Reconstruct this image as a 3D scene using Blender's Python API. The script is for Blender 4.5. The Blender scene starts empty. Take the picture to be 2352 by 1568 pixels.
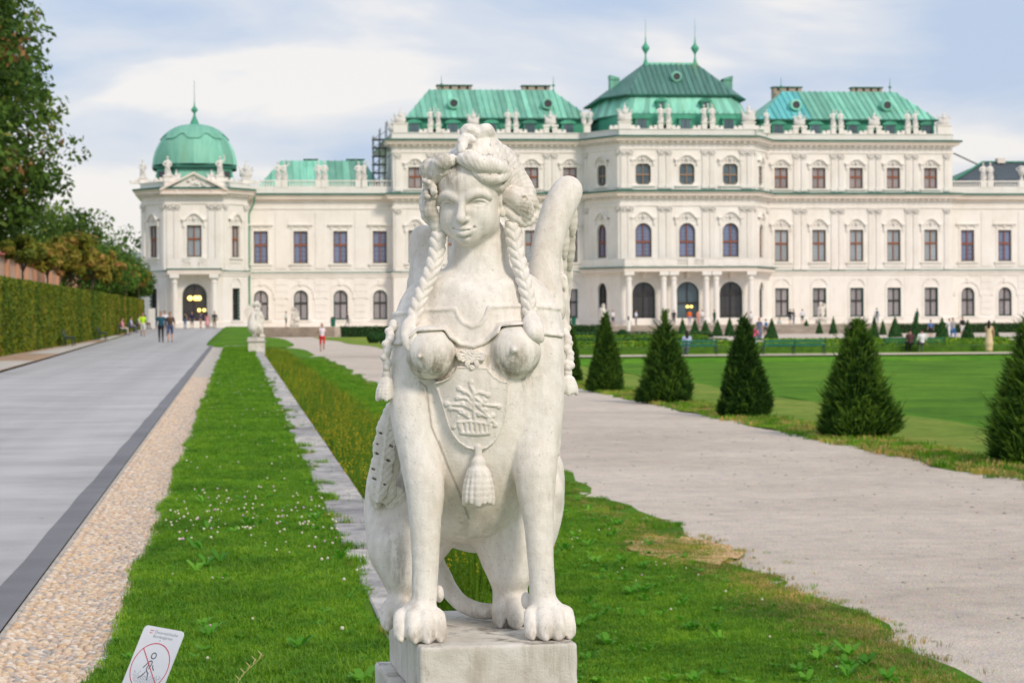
import bpy, math, random
import numpy as np
from mathutils import Vector, Matrix

# ------------------------------------------------------------------ camera, world, sun, exposure
SC = bpy.context.scene
COL = SC.collection
FPX = 5400.0                     # focal length in pixels of a 2352 px wide frame
EYE = 1.6
PSI = math.atan(632 / FPX)       # the camera is turned this far to the right of the garden's axis (+Y)
ROLL = 0.0057
HOR = 718.4                      # horizon row at the middle of the frame

cam_d = bpy.data.cameras.new('camera')
cam = bpy.data.objects.new('camera', cam_d)
COL.objects.link(cam)
cam_d.sensor_width = 36.0
cam_d.lens = 36.0 * FPX / 2352
cam_d.shift_y = -(784 - HOR) / 2352
cam_d.clip_start = 0.1
cam_d.clip_end = 12000
cam.matrix_world = (Matrix.Translation((0, 0, EYE)) @ Matrix.Rotation(-PSI, 4, 'Z')
                    @ Matrix.Rotation(math.radians(90), 4, 'X') @ Matrix.Rotation(-ROLL, 4, 'Z'))
cam_d.dof.use_dof = True
cam_d.dof.focus_distance = 6.95
cam_d.dof.aperture_fstop = 11.0
SC.camera = cam

SUN_EL, SUN_AZ = math.radians(37), math.radians(152)     # azimuth clockwise from +Y (garden axis), behind the camera to the right
W = bpy.data.worlds.new('World')
SC.world = W
W.use_nodes = True
nt = W.node_tree
nt.nodes.clear()
wo = nt.nodes.new('ShaderNodeOutputWorld')
bg = nt.nodes.new('ShaderNodeBackground')
bg.inputs['Strength'].default_value = 0.12
sky = nt.nodes.new('ShaderNodeTexSky')
sky.sky_type = 'NISHITA'
sky.sun_disc = False
sky.sun_elevation = SUN_EL
sky.sun_rotation = SUN_AZ
sky.air_density = 1.0
sky.dust_density = 1.5
sky.ozone_density = 1.5
# clouds: thin bright sheets over a pale overcast, laid out by direction
geo = nt.nodes.new('ShaderNodeTexCoord')
mapn = nt.nodes.new('ShaderNodeMapping')
mapn.inputs['Scale'].default_value = (1.0, 1.0, 3.2)
mapn.inputs['Location'].default_value = (0.31, 0.12, 0.335)
nt.links.new(geo.outputs['Generated'], mapn.inputs['Vector'])
n1 = nt.nodes.new('ShaderNodeTexNoise')
n1.inputs['Scale'].default_value = 6.5
n1.inputs['Detail'].default_value = 6
n1.inputs['Roughness'].default_value = 0.48
n1.inputs['Distortion'].default_value = 0.35
nt.links.new(mapn.outputs[0], n1.inputs['Vector'])
r1 = nt.nodes.new('ShaderNodeValToRGB')
r1.color_ramp.elements[0].position = 0.425
r1.color_ramp.elements[0].color = (4.45, 5.30, 6.90, 1)
r1.color_ramp.elements[1].position = 0.635
r1.color_ramp.elements[1].color = (8.1, 7.75, 7.55, 1)
e = r1.color_ramp.elements.new(0.50)
e.color = (5.4, 5.95, 7.05, 1)
e = r1.color_ramp.elements.new(0.57)
e.color = (6.4, 6.6, 7.2, 1)
nt.links.new(n1.outputs['Fac'], r1.inputs['Fac'])
mx = nt.nodes.new('ShaderNodeMix')
mx.data_type = 'RGBA'
mx.inputs['Factor'].default_value = 0.86
nt.links.new(sky.outputs[0], mx.inputs['A'])
nt.links.new(r1.outputs[0], mx.inputs['B'])
nt.links.new(mx.outputs['Result'], bg.inputs['Color'])
nt.links.new(bg.outputs[0], wo.inputs['Surface'])

sun_d = bpy.data.lights.new('sun', 'SUN')
sun = bpy.data.objects.new('sun', sun_d)
COL.objects.link(sun)
sun_d.energy = 2.2
sun_d.angle = math.radians(12)
sun_d.color = (1.0, 0.86, 0.70)
_d = Vector((math.sin(SUN_AZ) * math.cos(SUN_EL), math.cos(SUN_AZ) * math.cos(SUN_EL), math.sin(SUN_EL)))
sun.rotation_euler = _d.to_track_quat('Z', 'Y').to_euler()

SC.view_settings.view_transform = 'Standard'
SC.view_settings.look = 'None'
SC.view_settings.exposure = 0.0
SC.view_settings.gamma = 1.0
SC.view_settings.use_curve_mapping = False

# ------------------------------------------------------------------ helpers
RND = random.Random(7)
NP = np.random.default_rng(7)
_s, _c = math.sin(PSI), math.cos(PSI)
_rs, _rc = math.sin(ROLL), math.cos(ROLL)


def at(px, py, Y=None, Z=None):
    """World point seen at survey mark (px, py), on the plane at depth Y or at height Z."""
    dx, dy = px - 1176.0, py - HOR
    h = dx * _rc - dy * _rs
    v = dx * _rs + dy * _rc
    a = math.atan(h / FPX) + PSI
    if Y is None:
        zc = (EYE - Z) * FPX / v
        Y = zc / (math.tan(a) * _s + _c)
    X = Y * math.tan(a)
    zc = X * _s + Y * _c
    return Vector((X, Y, EYE - v * zc / FPX))


def mesh_obj(name, verts, faces, mats, parent=None, smooth=False, midx=None):
    me = bpy.data.meshes.new(name)
    me.from_pydata(verts, [], faces)
    if not isinstance(mats, (list, tuple)):
        mats = [mats]
    for m in mats:
        me.materials.append(m)
    if midx is not None:
        me.polygons.foreach_set('material_index', np.asarray(midx, dtype=np.int32))
    if smooth:
        me.polygons.foreach_set('use_smooth', np.ones(len(me.polygons), dtype=bool))
    me.update()
    o = bpy.data.objects.new(name, me)
    COL.objects.link(o)
    if parent is not None:
        o.parent = parent
    return o


def np_mesh(name, V, Q, mats, parent=None, smooth=True):
    """Fast mesh from numpy verts (n,3) and faces (m,k)."""
    me = bpy.data.meshes.new(name)
    V = np.ascontiguousarray(V, dtype=np.float32)
    Q = np.ascontiguousarray(Q, dtype=np.int32)
    k = Q.shape[1]
    me.vertices.add(len(V))
    me.vertices.foreach_set('co', V.ravel())
    me.loops.add(Q.size)
    me.loops.foreach_set('vertex_index', Q.ravel())
    me.polygons.add(len(Q))
    me.polygons.foreach_set('loop_start', np.arange(0, Q.size, k, dtype=np.int32))
    me.polygons.foreach_set('loop_total', np.full(len(Q), k, dtype=np.int32))
    if smooth:
        me.polygons.foreach_set('use_smooth', np.ones(len(Q), dtype=bool))
    if not isinstance(mats, (list, tuple)):
        mats = [mats]
    for m in mats:
        me.materials.append(m)
    me.update(calc_edges=True)
    me.validate()
    o = bpy.data.objects.new(name, me)
    COL.objects.link(o)
    if parent is not None:
        o.parent = parent
    return o


def empty(name, loc=(0, 0, 0), rz=0.0, label=None, cat=None, group=None, parent=None):
    o = bpy.data.objects.new(name, None)
    COL.objects.link(o)
    o.location = loc
    o.rotation_euler = (0, 0, rz)
    o.empty_display_size = 0.2
    tag(o, label, cat, group)
    if parent is not None:
        o.parent = parent
    return o


def tag(o, label=None, cat=None, group=None, kind=None):
    if label:
        o['label'] = label
    if cat:
        o['category'] = cat
    if group:
        o['group'] = group
    if kind:
        o['kind'] = kind
    return o


def copy_tree(o, parent=None, label=None):
    c = o.copy()
    COL.objects.link(c)
    c.parent = parent
    if label:
        c['label'] = label
    for ch in list(o.children):
        copy_tree(ch, c)
    return c


class MB:
    """Collects simple solids into one mesh."""
    def __init__(self):
        self.v, self.f, self.m = [], [], []
        self.mi = 0

    def add(self, vs, fs):
        n = len(self.v)
        self.v.extend([tuple(p) for p in vs])
        self.f.extend([tuple(i + n for i in f) for f in fs])
        self.m.extend([self.mi] * len(fs))

    def box(self, x0, x1, y0, y1, z0, z1, taper=0.0, ty=None):
        t = taper
        u = taper if ty is None else ty
        vs = [(x0, y0, z0), (x1, y0, z0), (x1, y1, z0), (x0, y1, z0),
              (x0 + t, y0 + u, z1), (x1 - t, y0 + u, z1), (x1 - t, y1 - u, z1), (x0 + t, y1 - u, z1)]
        self.add(vs, [(0, 3, 2, 1), (4, 5, 6, 7), (0, 1, 5, 4), (1, 2, 6, 5), (2, 3, 7, 6), (3, 0, 4, 7)])

    def prism(self, pts, lo, hi, axis='z'):
        """Extrude a 2-D polygon (counter-clockwise) between lo and hi along an axis."""
        n = len(pts)
        def P(a, b, t):
            return (a, b, t) if axis == 'z' else ((a, t, b) if axis == 'y' else (t, a, b))
        vs = [P(a, b, lo) for a, b in pts] + [P(a, b, hi) for a, b in pts]
        fs = [tuple(range(n))[::-1], tuple(range(n, 2 * n))]
        fs += [(i, (i + 1) % n, n + (i + 1) % n, n + i) for i in range(n)]
        self.add(vs, fs)

    def tube(self, pts, rs, n=8, cap=True):
        pts = [Vector(p) for p in pts]
        if not isinstance(rs, (list, tuple)):
            rs = [rs] * len(pts)
        vs, fs = [], []
        up = Vector((0.13, 0.31, 0.94)).normalized()
        for i, p in enumerate(pts):
            t = (pts[min(i + 1, len(pts) - 1)] - pts[max(i - 1, 0)]).normalized()
            a = t.cross(up)
            if a.length < 1e-3:
                a = t.cross(Vector((1, 0, 0)))
            a.normalize()
            b = t.cross(a)
            for k in range(n):
                w = 2 * math.pi * k / n
                vs.append(p + (a * math.cos(w) + b * math.sin(w)) * rs[i])
        for i in range(len(pts) - 1):
            for k in range(n):
                fs.append((i * n + k, i * n + (k + 1) % n, (i + 1) * n + (k + 1) % n, (i + 1) * n + k))
        if cap:
            fs.append(tuple(range(n)))
            fs.append(tuple(range((len(pts) - 1) * n, len(pts) * n))[::-1])
        self.add(vs, fs)

    def lathe(self, prof, cx, cy, n=16, a0=0.0, a1=2 * math.pi):
        """prof: list of (r, z)."""
        full = abs(a1 - a0 - 2 * math.pi) < 1e-6
        m = n if full else n + 1
        vs = []
        for r, z in prof:
            for k in range(m):
                w = a0 + (a1 - a0) * k / n
                vs.append((cx + r * math.cos(w), cy + r * math.sin(w), z))
        fs = []
        for i in range(len(prof) - 1):
            for k in range(n):
                k2 = (k + 1) % m if full else k + 1
                fs.append((i * m + k, i * m + k2, (i + 1) * m + k2, (i + 1) * m + k))
        self.add(vs, fs)

    def build(self, name, mats, parent=None, smooth=False):
        return mesh_obj(name, self.v, self.f, mats, parent, smooth, self.m)


# ---- implicit solids: blended primitives on a grid, polygonised by surface nets
class Field:
    def __init__(self, lo, hi, h):
        self.h = h
        self.lo = np.array(lo, dtype=np.float64)
        n = [int(math.ceil((hi[i] - lo[i]) / h)) + 1 for i in range(3)]
        self.n = n
        self.ax = [(lo[i] + h * np.arange(n[i])).astype(np.float32) for i in range(3)]
        self.d = np.full(n, 9.0, dtype=np.float32)

    def sl(self, lo, hi):
        out = []
        for i in range(3):
            a = int(max(0, math.floor((lo[i] - self.lo[i]) / self.h)))
            b = int(min(self.n[i], math.ceil((hi[i] - self.lo[i]) / self.h) + 1))
            if b <= a:
                return None
            out.append(slice(a, b))
        return tuple(out)

    def grid(self, s):
        return (self.ax[0][s[0]][:, None, None], self.ax[1][s[1]][None, :, None], self.ax[2][s[2]][None, None, :])

    def comb(self, s, d, k, op):
        D = self.d[s]
        if op == 'sub':
            d = -d
            h = np.clip(0.5 - 0.5 * (D - d) / k, 0, 1)
            self.d[s] = D * (1 - h) + d * h + k * h * (1 - h)
        else:
            h = np.clip(0.5 + 0.5 * (D - d) / k, 0, 1)
            self.d[s] = D * (1 - h) + d * h - k * h * (1 - h)

    def ell(self, c, r, k=0.02, R=None, op='add'):
        if not hasattr(r, '__len__'):
            r = (r, r, r)
        m = (max(r) if R is not None else 0)
        ext = [m or r[i] for i in range(3)]
        pad = k + 3 * self.h
        s = self.sl([c[i] - ext[i] - pad for i in range(3)], [c[i] + ext[i] + pad for i in range(3)])
        if s is None:
            return
        x, y, z = self.grid(s)
        x, y, z = x - c[0], y - c[1], z - c[2]
        if R is not None:
            p = [R[0][i] * x + R[1][i] * y + R[2][i] * z for i in range(3)]   # R columns = local axes
        else:
            p = [x, y, z]
        q = (p[0] / r[0]) ** 2 + (p[1] / r[1]) ** 2 + (p[2] / r[2]) ** 2
        k0 = np.sqrt(q)
        k1 = np.sqrt((p[0] / r[0] ** 2) ** 2 + (p[1] / r[1] ** 2) ** 2 + (p[2] / r[2] ** 2) ** 2) + 1e-6
        self.comb(s, k0 * (k0 - 1) / k1, k, op)

    def cone(self, a, b, ra, rb, k=0.02, op='add'):
        pad = k + 3 * self.h
        s = self.sl([min(a[i] - ra, b[i] - rb) - pad for i in range(3)], [max(a[i] + ra, b[i] + rb) + pad for i in range(3)])
        if s is None:
            return
        x, y, z = self.grid(s)
        v = [b[i] - a[i] for i in range(3)]
        L = sum(t * t for t in v) + 1e-12
        t = np.clip(((x - a[0]) * v[0] + (y - a[1]) * v[1] + (z - a[2]) * v[2]) / L, 0, 1)
        d = np.sqrt((x - a[0] - t * v[0]) ** 2 + (y - a[1] - t * v[1]) ** 2 + (z - a[2] - t * v[2]) ** 2) - (ra + (rb - ra) * t)
        self.comb(s, d, k, op)

    def chain(self, P, rs, k=0.02, op='add'):
        if not hasattr(rs, '__len__'):
            rs = [rs] * len(P)
        if len(P) > 2:
            Q, q = [], []
            for i in range(len(P) - 1):
                p0, p1, p2, p3 = P[max(i - 1, 0)], P[i], P[i + 1], P[min(i + 2, len(P) - 1)]
                r0, r1, r2, r3 = rs[max(i - 1, 0)], rs[i], rs[i + 1], rs[min(i + 2, len(P) - 1)]
                for t in (0.0, 1 / 3, 2 / 3):
                    w = (-0.5 * t + t * t - 0.5 * t ** 3, 1 - 2.5 * t * t + 1.5 * t ** 3, 0.5 * t + 2 * t * t - 1.5 * t ** 3, -0.5 * t * t + 0.5 * t ** 3)
                    Q.append(tuple(w[0] * p0[j] + w[1] * p1[j] + w[2] * p2[j] + w[3] * p3[j] for j in range(3)))
                    q.append(w[0] * r0 + w[1] * r1 + w[2] * r2 + w[3] * r3)
            Q.append(tuple(P[-1]))
            q.append(rs[-1])
            P, rs = Q, q
        for i in range(len(P) - 1):
            self.cone(P[i], P[i + 1], rs[i], rs[i + 1], k, op)

    def mesh(self):
        d = self.d
        ins = d < 0
        nx, ny, nz = d.shape
        cnt = np.zeros((nx - 1, ny - 1, nz - 1), dtype=np.uint8)
        for a in (0, 1):
            for b in (0, 1):
                for c in (0, 1):
                    cnt += ins[a:nx - 1 + a, b:ny - 1 + b, c:nz - 1 + c]
        act = (cnt > 0) & (cnt < 8)
        ijk = np.argwhere(act)
        idx = np.full(act.shape, -1, dtype=np.int32)
        idx[act] = np.arange(len(ijk), dtype=np.int32)
        I, J, K = ijk[:, 0], ijk[:, 1], ijk[:, 2]
        val = {}
        for a in (0, 1):
            for b in (0, 1):
                for c in (0, 1):
                    val[(a, b, c)] = d[I + a, J + b, K + c]
        acc = np.zeros((len(ijk), 3), dtype=np.float64)
        num = np.zeros(len(ijk))
        cor = list(val.keys())
        for p in cor:
            for ax_ in range(3):
                if p[ax_] == 0:
                    q = list(p)
                    q[ax_] = 1
                    q = tuple(q)
                    va, vb = val[p], val[q]
                    m = (va < 0) != (vb < 0)
                    t = np.where(m, va / (va - vb + 1e-12), 0)
                    for w in range(3):
                        base = p[w]
                        acc[:, w] += np.where(m, base + (t if w == ax_ else 0), 0)
                    num += m
        V = ijk + acc / num[:, None]
        V = self.lo[None, :] + V * self.h
        quads = []
        for ax_ in range(3):
            u, w = (ax_ + 1) % 3, (ax_ + 2) % 3
            sA = [slice(1, -1)] * 3
            sA[ax_] = slice(0, -1)
            sB = list(sA)
            sB[ax_] = slice(1, None)
            A, B = ins[tuple(sA)], ins[tuple(sB)]
            e_ = np.argwhere(A != B)
            if not len(e_):
                continue
            flip = A[tuple(e_.T)]
            e_ = e_ + 1
            e_[:, ax_] -= 1
            def g(du, dw):
                q = e_.copy()
                q[:, u] -= du
                q[:, w] -= dw
                return idx[q[:, 0], q[:, 1], q[:, 2]]
            q = np.stack([g(1, 1), g(0, 1), g(0, 0), g(1, 0)], axis=1)
            q[~flip] = q[~flip][:, ::-1]
            quads.append(q)
        Q = np.concatenate(quads)
        Q = Q[(Q >= 0).all(axis=1)]
        return V, Q

    def noise(self, f):
        band = np.argwhere(np.abs(self.d) < 0.03)
        x, y, z = (self.ax[i][band[:, i]] for i in range(3))
        self.d[tuple(band.T)] += f(x, y, z).astype(np.float32)


# ------------------------------------------------------------------ materials
def mat(name, build):
    m = bpy.data.materials.new(name)
    m.use_nodes = True
    n = m.node_tree
    b = n.nodes['Principled BSDF']
    build(n, b)
    return m


def _noise(n, scale, detail=4, rough=0.55, vec=None, dist=0.0):
    t = n.nodes.new('ShaderNodeTexNoise')
    t.inputs['Scale'].default_value = scale
    t.inputs['Detail'].default_value = detail
    t.inputs['Roughness'].default_value = rough
    t.inputs['Distortion'].default_value = dist
    if vec is not None:
        n.links.new(vec, t.inputs['Vector'])
    return t.outputs['Fac']


def _ramp(n, fac, stops):
    r = n.nodes.new('ShaderNodeValToRGB')
    el = r.color_ramp.elements
    while len(el) < len(stops):
        el.new(0.5)
    for i, (p, c) in enumerate(stops):
        el[i].position = p
        el[i].color = (c[0], c[1], c[2], 1) if hasattr(c, '__len__') else (c, c, c, 1)
    n.links.new(fac, r.inputs['Fac'])
    return r.outputs['Color']


def _mix(n, fac, a, b, blend='MIX'):
    m = n.nodes.new('ShaderNodeMix')
    m.data_type = 'RGBA'
    m.blend_type = blend
    for key, v in (('Factor', fac), ('A', a), ('B', b)):
        if isinstance(v, (int, float)):
            if key == 'Factor':
                m.inputs[key].default_value = v
            else:
                m.inputs[key].default_value = (v, v, v, 1)
        elif isinstance(v, (tuple, list)):
            m.inputs[key].default_value = (v[0], v[1], v[2], 1)
        else:
            n.links.new(v, m.inputs[key])
    return m.outputs['Result']


def _math(n, op, a, b=None):
    m = n.nodes.new('ShaderNodeMath')
    m.operation = op
    for i, v in enumerate((a, b)):
        if v is None:
            continue
        if isinstance(v, (int, float)):
            m.inputs[i].default_value = v
        else:
            n.links.new(v, m.inputs[i])
    return m.outputs[0]


def _bump(n, b, h, strength=0.3, dist=0.01):
    u = n.nodes.new('ShaderNodeBump')
    u.inputs['Strength'].default_value = strength
    u.inputs['Distance'].default_value = dist
    n.links.new(h, u.inputs['Height'])
    n.links.new(u.outputs[0], b.inputs['Normal'])


def _obj(n, scale=None):
    t = n.nodes.new('ShaderNodeTexCoord')
    if scale is None:
        return t.outputs['Object']
    mp = n.nodes.new('ShaderNodeMapping')
    mp.inputs['Scale'].default_value = scale
    n.links.new(t.outputs['Object'], mp.inputs['Vector'])
    return mp.outputs[0]


def _pos(n, scale=None):
    t = n.nodes.new('ShaderNodeNewGeometry')
    if scale is None:
        return t.outputs['Position']
    mp = n.nodes.new('ShaderNodeMapping')
    mp.inputs['Scale'].default_value = scale
    n.links.new(t.outputs['Position'], mp.inputs['Vector'])
    return mp.outputs[0]


def simple(name, col, rough=0.7, var=0.15, scale=3.0, bump=0.0, metal=0.0, spec=0.3):
    def f(n, b):
        fac = _noise(n, scale, 4, 0.6, _obj(n))
        lo = tuple(c * (1 - var) for c in col)
        hi = tuple(min(1, c * (1 + var)) for c in col)
        n.links.new(_ramp(n, fac, [(0.3, lo), (0.7, hi)]), b.inputs['Base Color'])
        b.inputs['Roughness'].default_value = rough
        b.inputs['Metallic'].default_value = metal
        b.inputs['Specular IOR Level'].default_value = spec
        if bump:
            _bump(n, b, _noise(n, scale * 12, 3, 0.6, _obj(n)), bump, 0.02)
    return mat(name, f)
# ------------------------------------------------------------------ the sphinx in front
def _statue(n, b):
    o = _obj(n)
    big = _noise(n, 3.2, 5, 0.6, o)
    fine = _noise(n, 34, 4, 0.65, o)
    col = _ramp(n, big, [(0.30, (0.78, 0.72, 0.63)), (0.46, (0.855, 0.81, 0.745)), (0.62, (0.88, 0.85, 0.80)), (0.75, (0.87, 0.85, 0.82))])
    col = _mix(n, 0.26, col, _ramp(n, fine, [(0.30, (0.80, 0.775, 0.73)), (0.52, (1.0, 1.0, 1.0))]), 'MULTIPLY')
    at_ = n.nodes.new('ShaderNodeAttribute')
    at_.attribute_name = 'stain'
    sep = n.nodes.new('ShaderNodeSeparateColor')
    n.links.new(at_.outputs['Color'], sep.inputs[0])
    streak = _noise(n, 26, 5, 0.7, _obj(n, (1, 1, 0.28)))
    grime = _math(n, 'MULTIPLY', sep.outputs[0], _ramp(n, streak, [(0.40, 0.0), (0.62, 1.0)]))
    col = _mix(n, grime, col, (0.33, 0.285, 0.22))
    spk = _noise(n, 70, 5, 0.8, o)
    lich = _math(n, 'MULTIPLY', sep.outputs[1], _ramp(n, spk, [(0.58, 0.0), (0.68, 1.0)]))
    col = _mix(n, lich, col, (0.085, 0.078, 0.07))
    col = _mix(n, sep.outputs[2], col, (0.20, 0.165, 0.13))
    pit = _ramp(n, _noise(n, 60, 4, 0.8, o), [(0.735, 0.0), (0.775, 1.0)])
    col = _mix(n, _math(n, 'MULTIPLY', pit, 0.45), col, (0.25, 0.22, 0.18))
    n.links.new(col, b.inputs['Base Color'])
    b.inputs['Roughness'].default_value = 0.78
    b.inputs['Specular IOR Level'].default_value = 0.22
    hgt = _math(n, 'ADD', _math(n, 'MULTIPLY', _noise(n, 140, 4, 0.7, o), 0.5), _math(n, 'MULTIPLY', fine, 1.0))
    hgt = _math(n, 'SUBTRACT', hgt, _math(n, 'MULTIPLY', pit, 0.6))
    _bump(n, b, hgt, 0.55, 0.0045)


M_STATUE = mat('weathered_white_stone', _statue)
SX, SY, SZ = 0.72, 7.12, 0.64            # middle of the plinth top


def S(px, py, y):
    p = at(px, py, Y=SY + y)
    return (p.x - SX, y, p.z - SZ)


def smooth_attr(o, fn):
    """Stain attribute: R grime, G lichen specks, B cracks; fn maps (x, y, z, nz) -> three arrays."""
    me = o.data
    n = len(me.vertices)
    co = np.empty(n * 3, dtype=np.float32)
    me.vertices.foreach_get('co', co)
    no = np.empty(n * 3, dtype=np.float32)
    me.vertices.foreach_get('normal', no)
    co, no = co.reshape(-1, 3), no.reshape(-1, 3)
    r, g, b_ = fn(co[:, 0], co[:, 1], co[:, 2], no)
    a = me.attributes.new('stain', 'FLOAT_COLOR', 'POINT')
    buf = np.stack([np.clip(r, 0, 1), np.clip(g, 0, 1), np.clip(b_, 0, 1), np.ones(n)], axis=1).astype(np.float32)
    a.data.foreach_set('color', buf.ravel())


def bell(x, c, w):
    return np.exp(-((x - c) / w) ** 2)


def seg2(x, z, P):
    """2-D distance to a polyline of (x, z) points."""
    best = np.full(np.broadcast(x, z).shape, 9.0, dtype=np.float32)
    for (x0, z0), (x1, z1) in zip(P[:-1], P[1:]):
        vx, vz = x1 - x0, z1 - z0
        t = np.clip(((x - x0) * vx + (z - z0) * vz) / (vx * vx + vz * vz + 1e-12), 0, 1)
        best = np.minimum(best, np.sqrt((x - x0 - t * vx) ** 2 + (z - z0 - t * vz) ** 2))
    return best


# head frame: a to the statue's left (image right), b forward (towards the camera), c up
HA = math.radians(19)
HR = math.radians(2.5)
_f = Vector((-math.sin(HA), -math.cos(HA), 0.0))
_r0 = Vector((math.cos(HA), -math.sin(HA), 0.0))
_r = (_r0 * math.cos(HR) + Vector((0, 0, 1)) * math.sin(HR)).normalized()
_u = (Vector((0, 0, 1)) * math.cos(HR) - _r0 * math.sin(HR)).normalized()
HP = math.radians(6)                    # the head is bowed a little
_f, _u = (_f * math.cos(HP) - _u * math.sin(HP)).normalized(), (_u * math.cos(HP) + _f * math.sin(HP)).normalized()
H0 = Vector(S(1080, 457, -0.07))
HROT = [[_r[i], _f[i], _u[i]] for i in range(3)]      # rows: world axis, columns: head axes


def H(a, b, c):
    p = H0 + _r * a + _f * b + _u * c
    return (p.x, p.y, p.z)


def add_body(F):
    L = lambda *p: S(*p)
    # trunk
    F.ell(L(1097, 790, -0.03), (0.198, 0.165, 0.22), 0.04)
    F.ell(L(1095, 700, -0.02), (0.195, 0.13, 0.11), 0.06)
    F.chain([L(1100, 880, -0.03), L(1092, 1010, 0.0), L(1078, 1110, 0.05)], [0.195, 0.19, 0.178], 0.06)
    F.chain([L(1097, 770, 0.07), L(1097, 950, 0.22), L(1097, 1130, 0.30)], [0.17, 0.20, 0.19], 0.08)
    # shoulders
    F.chain([L(1050, 676, -0.02), L(984, 712, -0.01), L(966, 790, -0.05)], [0.068, 0.074, 0.078], 0.04)
    F.chain([L(1150, 674, -0.02), L(1206, 707, -0.01), L(1227, 790, -0.05)], [0.068, 0.074, 0.080], 0.04)
    # neck
    F.chain([L(1104, 545, -0.005), L(1100, 600, -0.015), L(1097, 650, -0.02), L(1097, 705, -0.02)], [0.072, 0.073, 0.078, 0.105], 0.035)
    # collar bones and the hollow between them
    F.chain([L(1085, 668, -0.120), L(1030, 660, -0.11), L(985, 672, -0.07)], [0.007, 0.010, 0.012], 0.03)
    F.chain([L(1118, 668, -0.120), L(1170, 660, -0.11), L(1212, 672, -0.07)], [0.007, 0.010, 0.012], 0.03)
    # front legs
    F.chain([L(964, 800, -0.08), L(950, 930, -0.12), L(957, 1010, -0.155), L(975, 1110, -0.19), L(977, 1210, -0.21), L(976, 1300, -0.22),
             L(974, 1385, -0.23)], [0.078, 0.066, 0.056, 0.053, 0.0400, 0.0335, 0.0320], 0.022)
    F.chain([L(1232, 800, -0.08), L(1238, 930, -0.12), L(1232, 1010, -0.155), L(1229, 1090, -0.19), L(1238, 1210, -0.21), L(1243, 1300, -0.22),
             L(1247, 1385, -0.23)], [0.080, 0.069, 0.060, 0.057, 0.0385, 0.0325, 0.0335], 0.022)
    # elbows
    F.ell(L(962, 1030, -0.05), (0.05, 0.07, 0.07), 0.05)
    F.ell(L(1225, 1030, -0.05), (0.05, 0.07, 0.07), 0.05)
    # breasts
    F.ell(L(989, 811, -0.200), (0.074, 0.078, 0.077), 0.018)
    F.ell(L(1183, 807, -0.200), (0.077, 0.079, 0.079), 0.018)
    F.ell(L(963, 818, -0.278), (0.0085, 0.012, 0.0085), 0.008)
    F.ell(L(1181, 804, -0.283), (0.0085, 0.012, 0.0085), 0.008)
    # haunches, drawn-up thighs and hind legs
    F.chain([L(922, 1080, 0.20), L(916, 1180, 0.14), L(920, 1260, 0.06)], [0.09, 0.094, 0.077], 0.04)
    F.chain([L(913, 1260, 0.06), L(930, 1325, 0.02), L(938, 1368, 0.05)], [0.085, 0.055, 0.038], 0.03)
    F.chain([L(1208, 1080, 0.20), L(1204, 1180, 0.14), L(1190, 1260, 0.07)], [0.112, 0.105, 0.084], 0.04)
    F.chain([L(1150, 1160, 0.10), L(1165, 1240, 0.06), L(1172, 1318, 0.04)], [0.10, 0.085, 0.052], 0.04)
    F.chain([L(1010, 1150, 0.14), L(975, 1230, 0.14), L(950, 1290, 0.10)], [0.10, 0.075, 0.05], 0.04)
    F.chain([L(1172, 1318, 0.04), L(1162, 1385, 0.08)], [0.052, 0.040], 0.03)
    F.ell(L(1274, 1130, 0.10), (0.026, 0.05, 0.055), 0.02)
    # tail: from behind the rump, over the plinth and round to the right hind foot
    F.chain([L(985, 1262, 0.33), L(1000, 1295, 0.30), L(1017, 1326, 0.27), L(1038, 1361, 0.24), L(1066, 1388, 0.20), L(1104, 1402, 0.16), L(1136, 1402, 0.11)],
            [0.034, 0.028, 0.025, 0.023, 0.022, 0.021, 0.020], 0.015)


    # paws
    def paw(cx, cy, y, w, hgt, toes, side, k=0.012, knuckle=1.0):
        c = S(cx, cy, y)
        F.ell((c[0], c[1] + 0.045, 0.045 * hgt), (w * 0.86, 0.075, 0.050 * hgt), 0.02)
        for i in range(toes):
            t = (i - (toes - 1) / 2) / ((toes - 1) / 2)
            ax_ = c[0] + t * w * 0.74
            fy = c[1] - 0.050 + abs(t) * 0.030 * (1.25 if t * side > 0 else 0.9)
            r = 0.0255 - 0.004 * abs(t)
            F.chain([(ax_ - t * 0.016, fy + 0.075, 0.060 * hgt), (ax_, fy + 0.030, 0.058 * hgt * knuckle), (ax_ + t * 0.004, fy, 0.027)],
                    [r * 0.8, r * 0.96, r], 0.006)
            F.ell((ax_ + t * 0.004, fy - 0.019, 0.012), (0.008, 0.010, 0.009), 0.010)
    paw(964, 1440, -0.275, 0.072, 1.28, 4, -1)
    paw(1262, 1440, -0.275, 0.070, 1.28, 4, 1)
    paw(924, 1420, -0.02, 0.056, 1.15, 3, -1)
    paw(1180, 1420, 0.01, 0.058, 1.20, 3, 1)
    F.ell(L(917, 1392, 0.01), (0.030, 0.045, 0.045), 0.03)
    F.ell(L(1176, 1375, 0.06), (0.045, 0.05, 0.05), 0.03)
    # dew claws on the wrists
    F.ell(L(1009, 1363, -0.17), (0.015, 0.028, 0.026), 0.016)
    F.ell(L(1208, 1378, -0.17), (0.015, 0.028, 0.026), 0.016)


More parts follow.
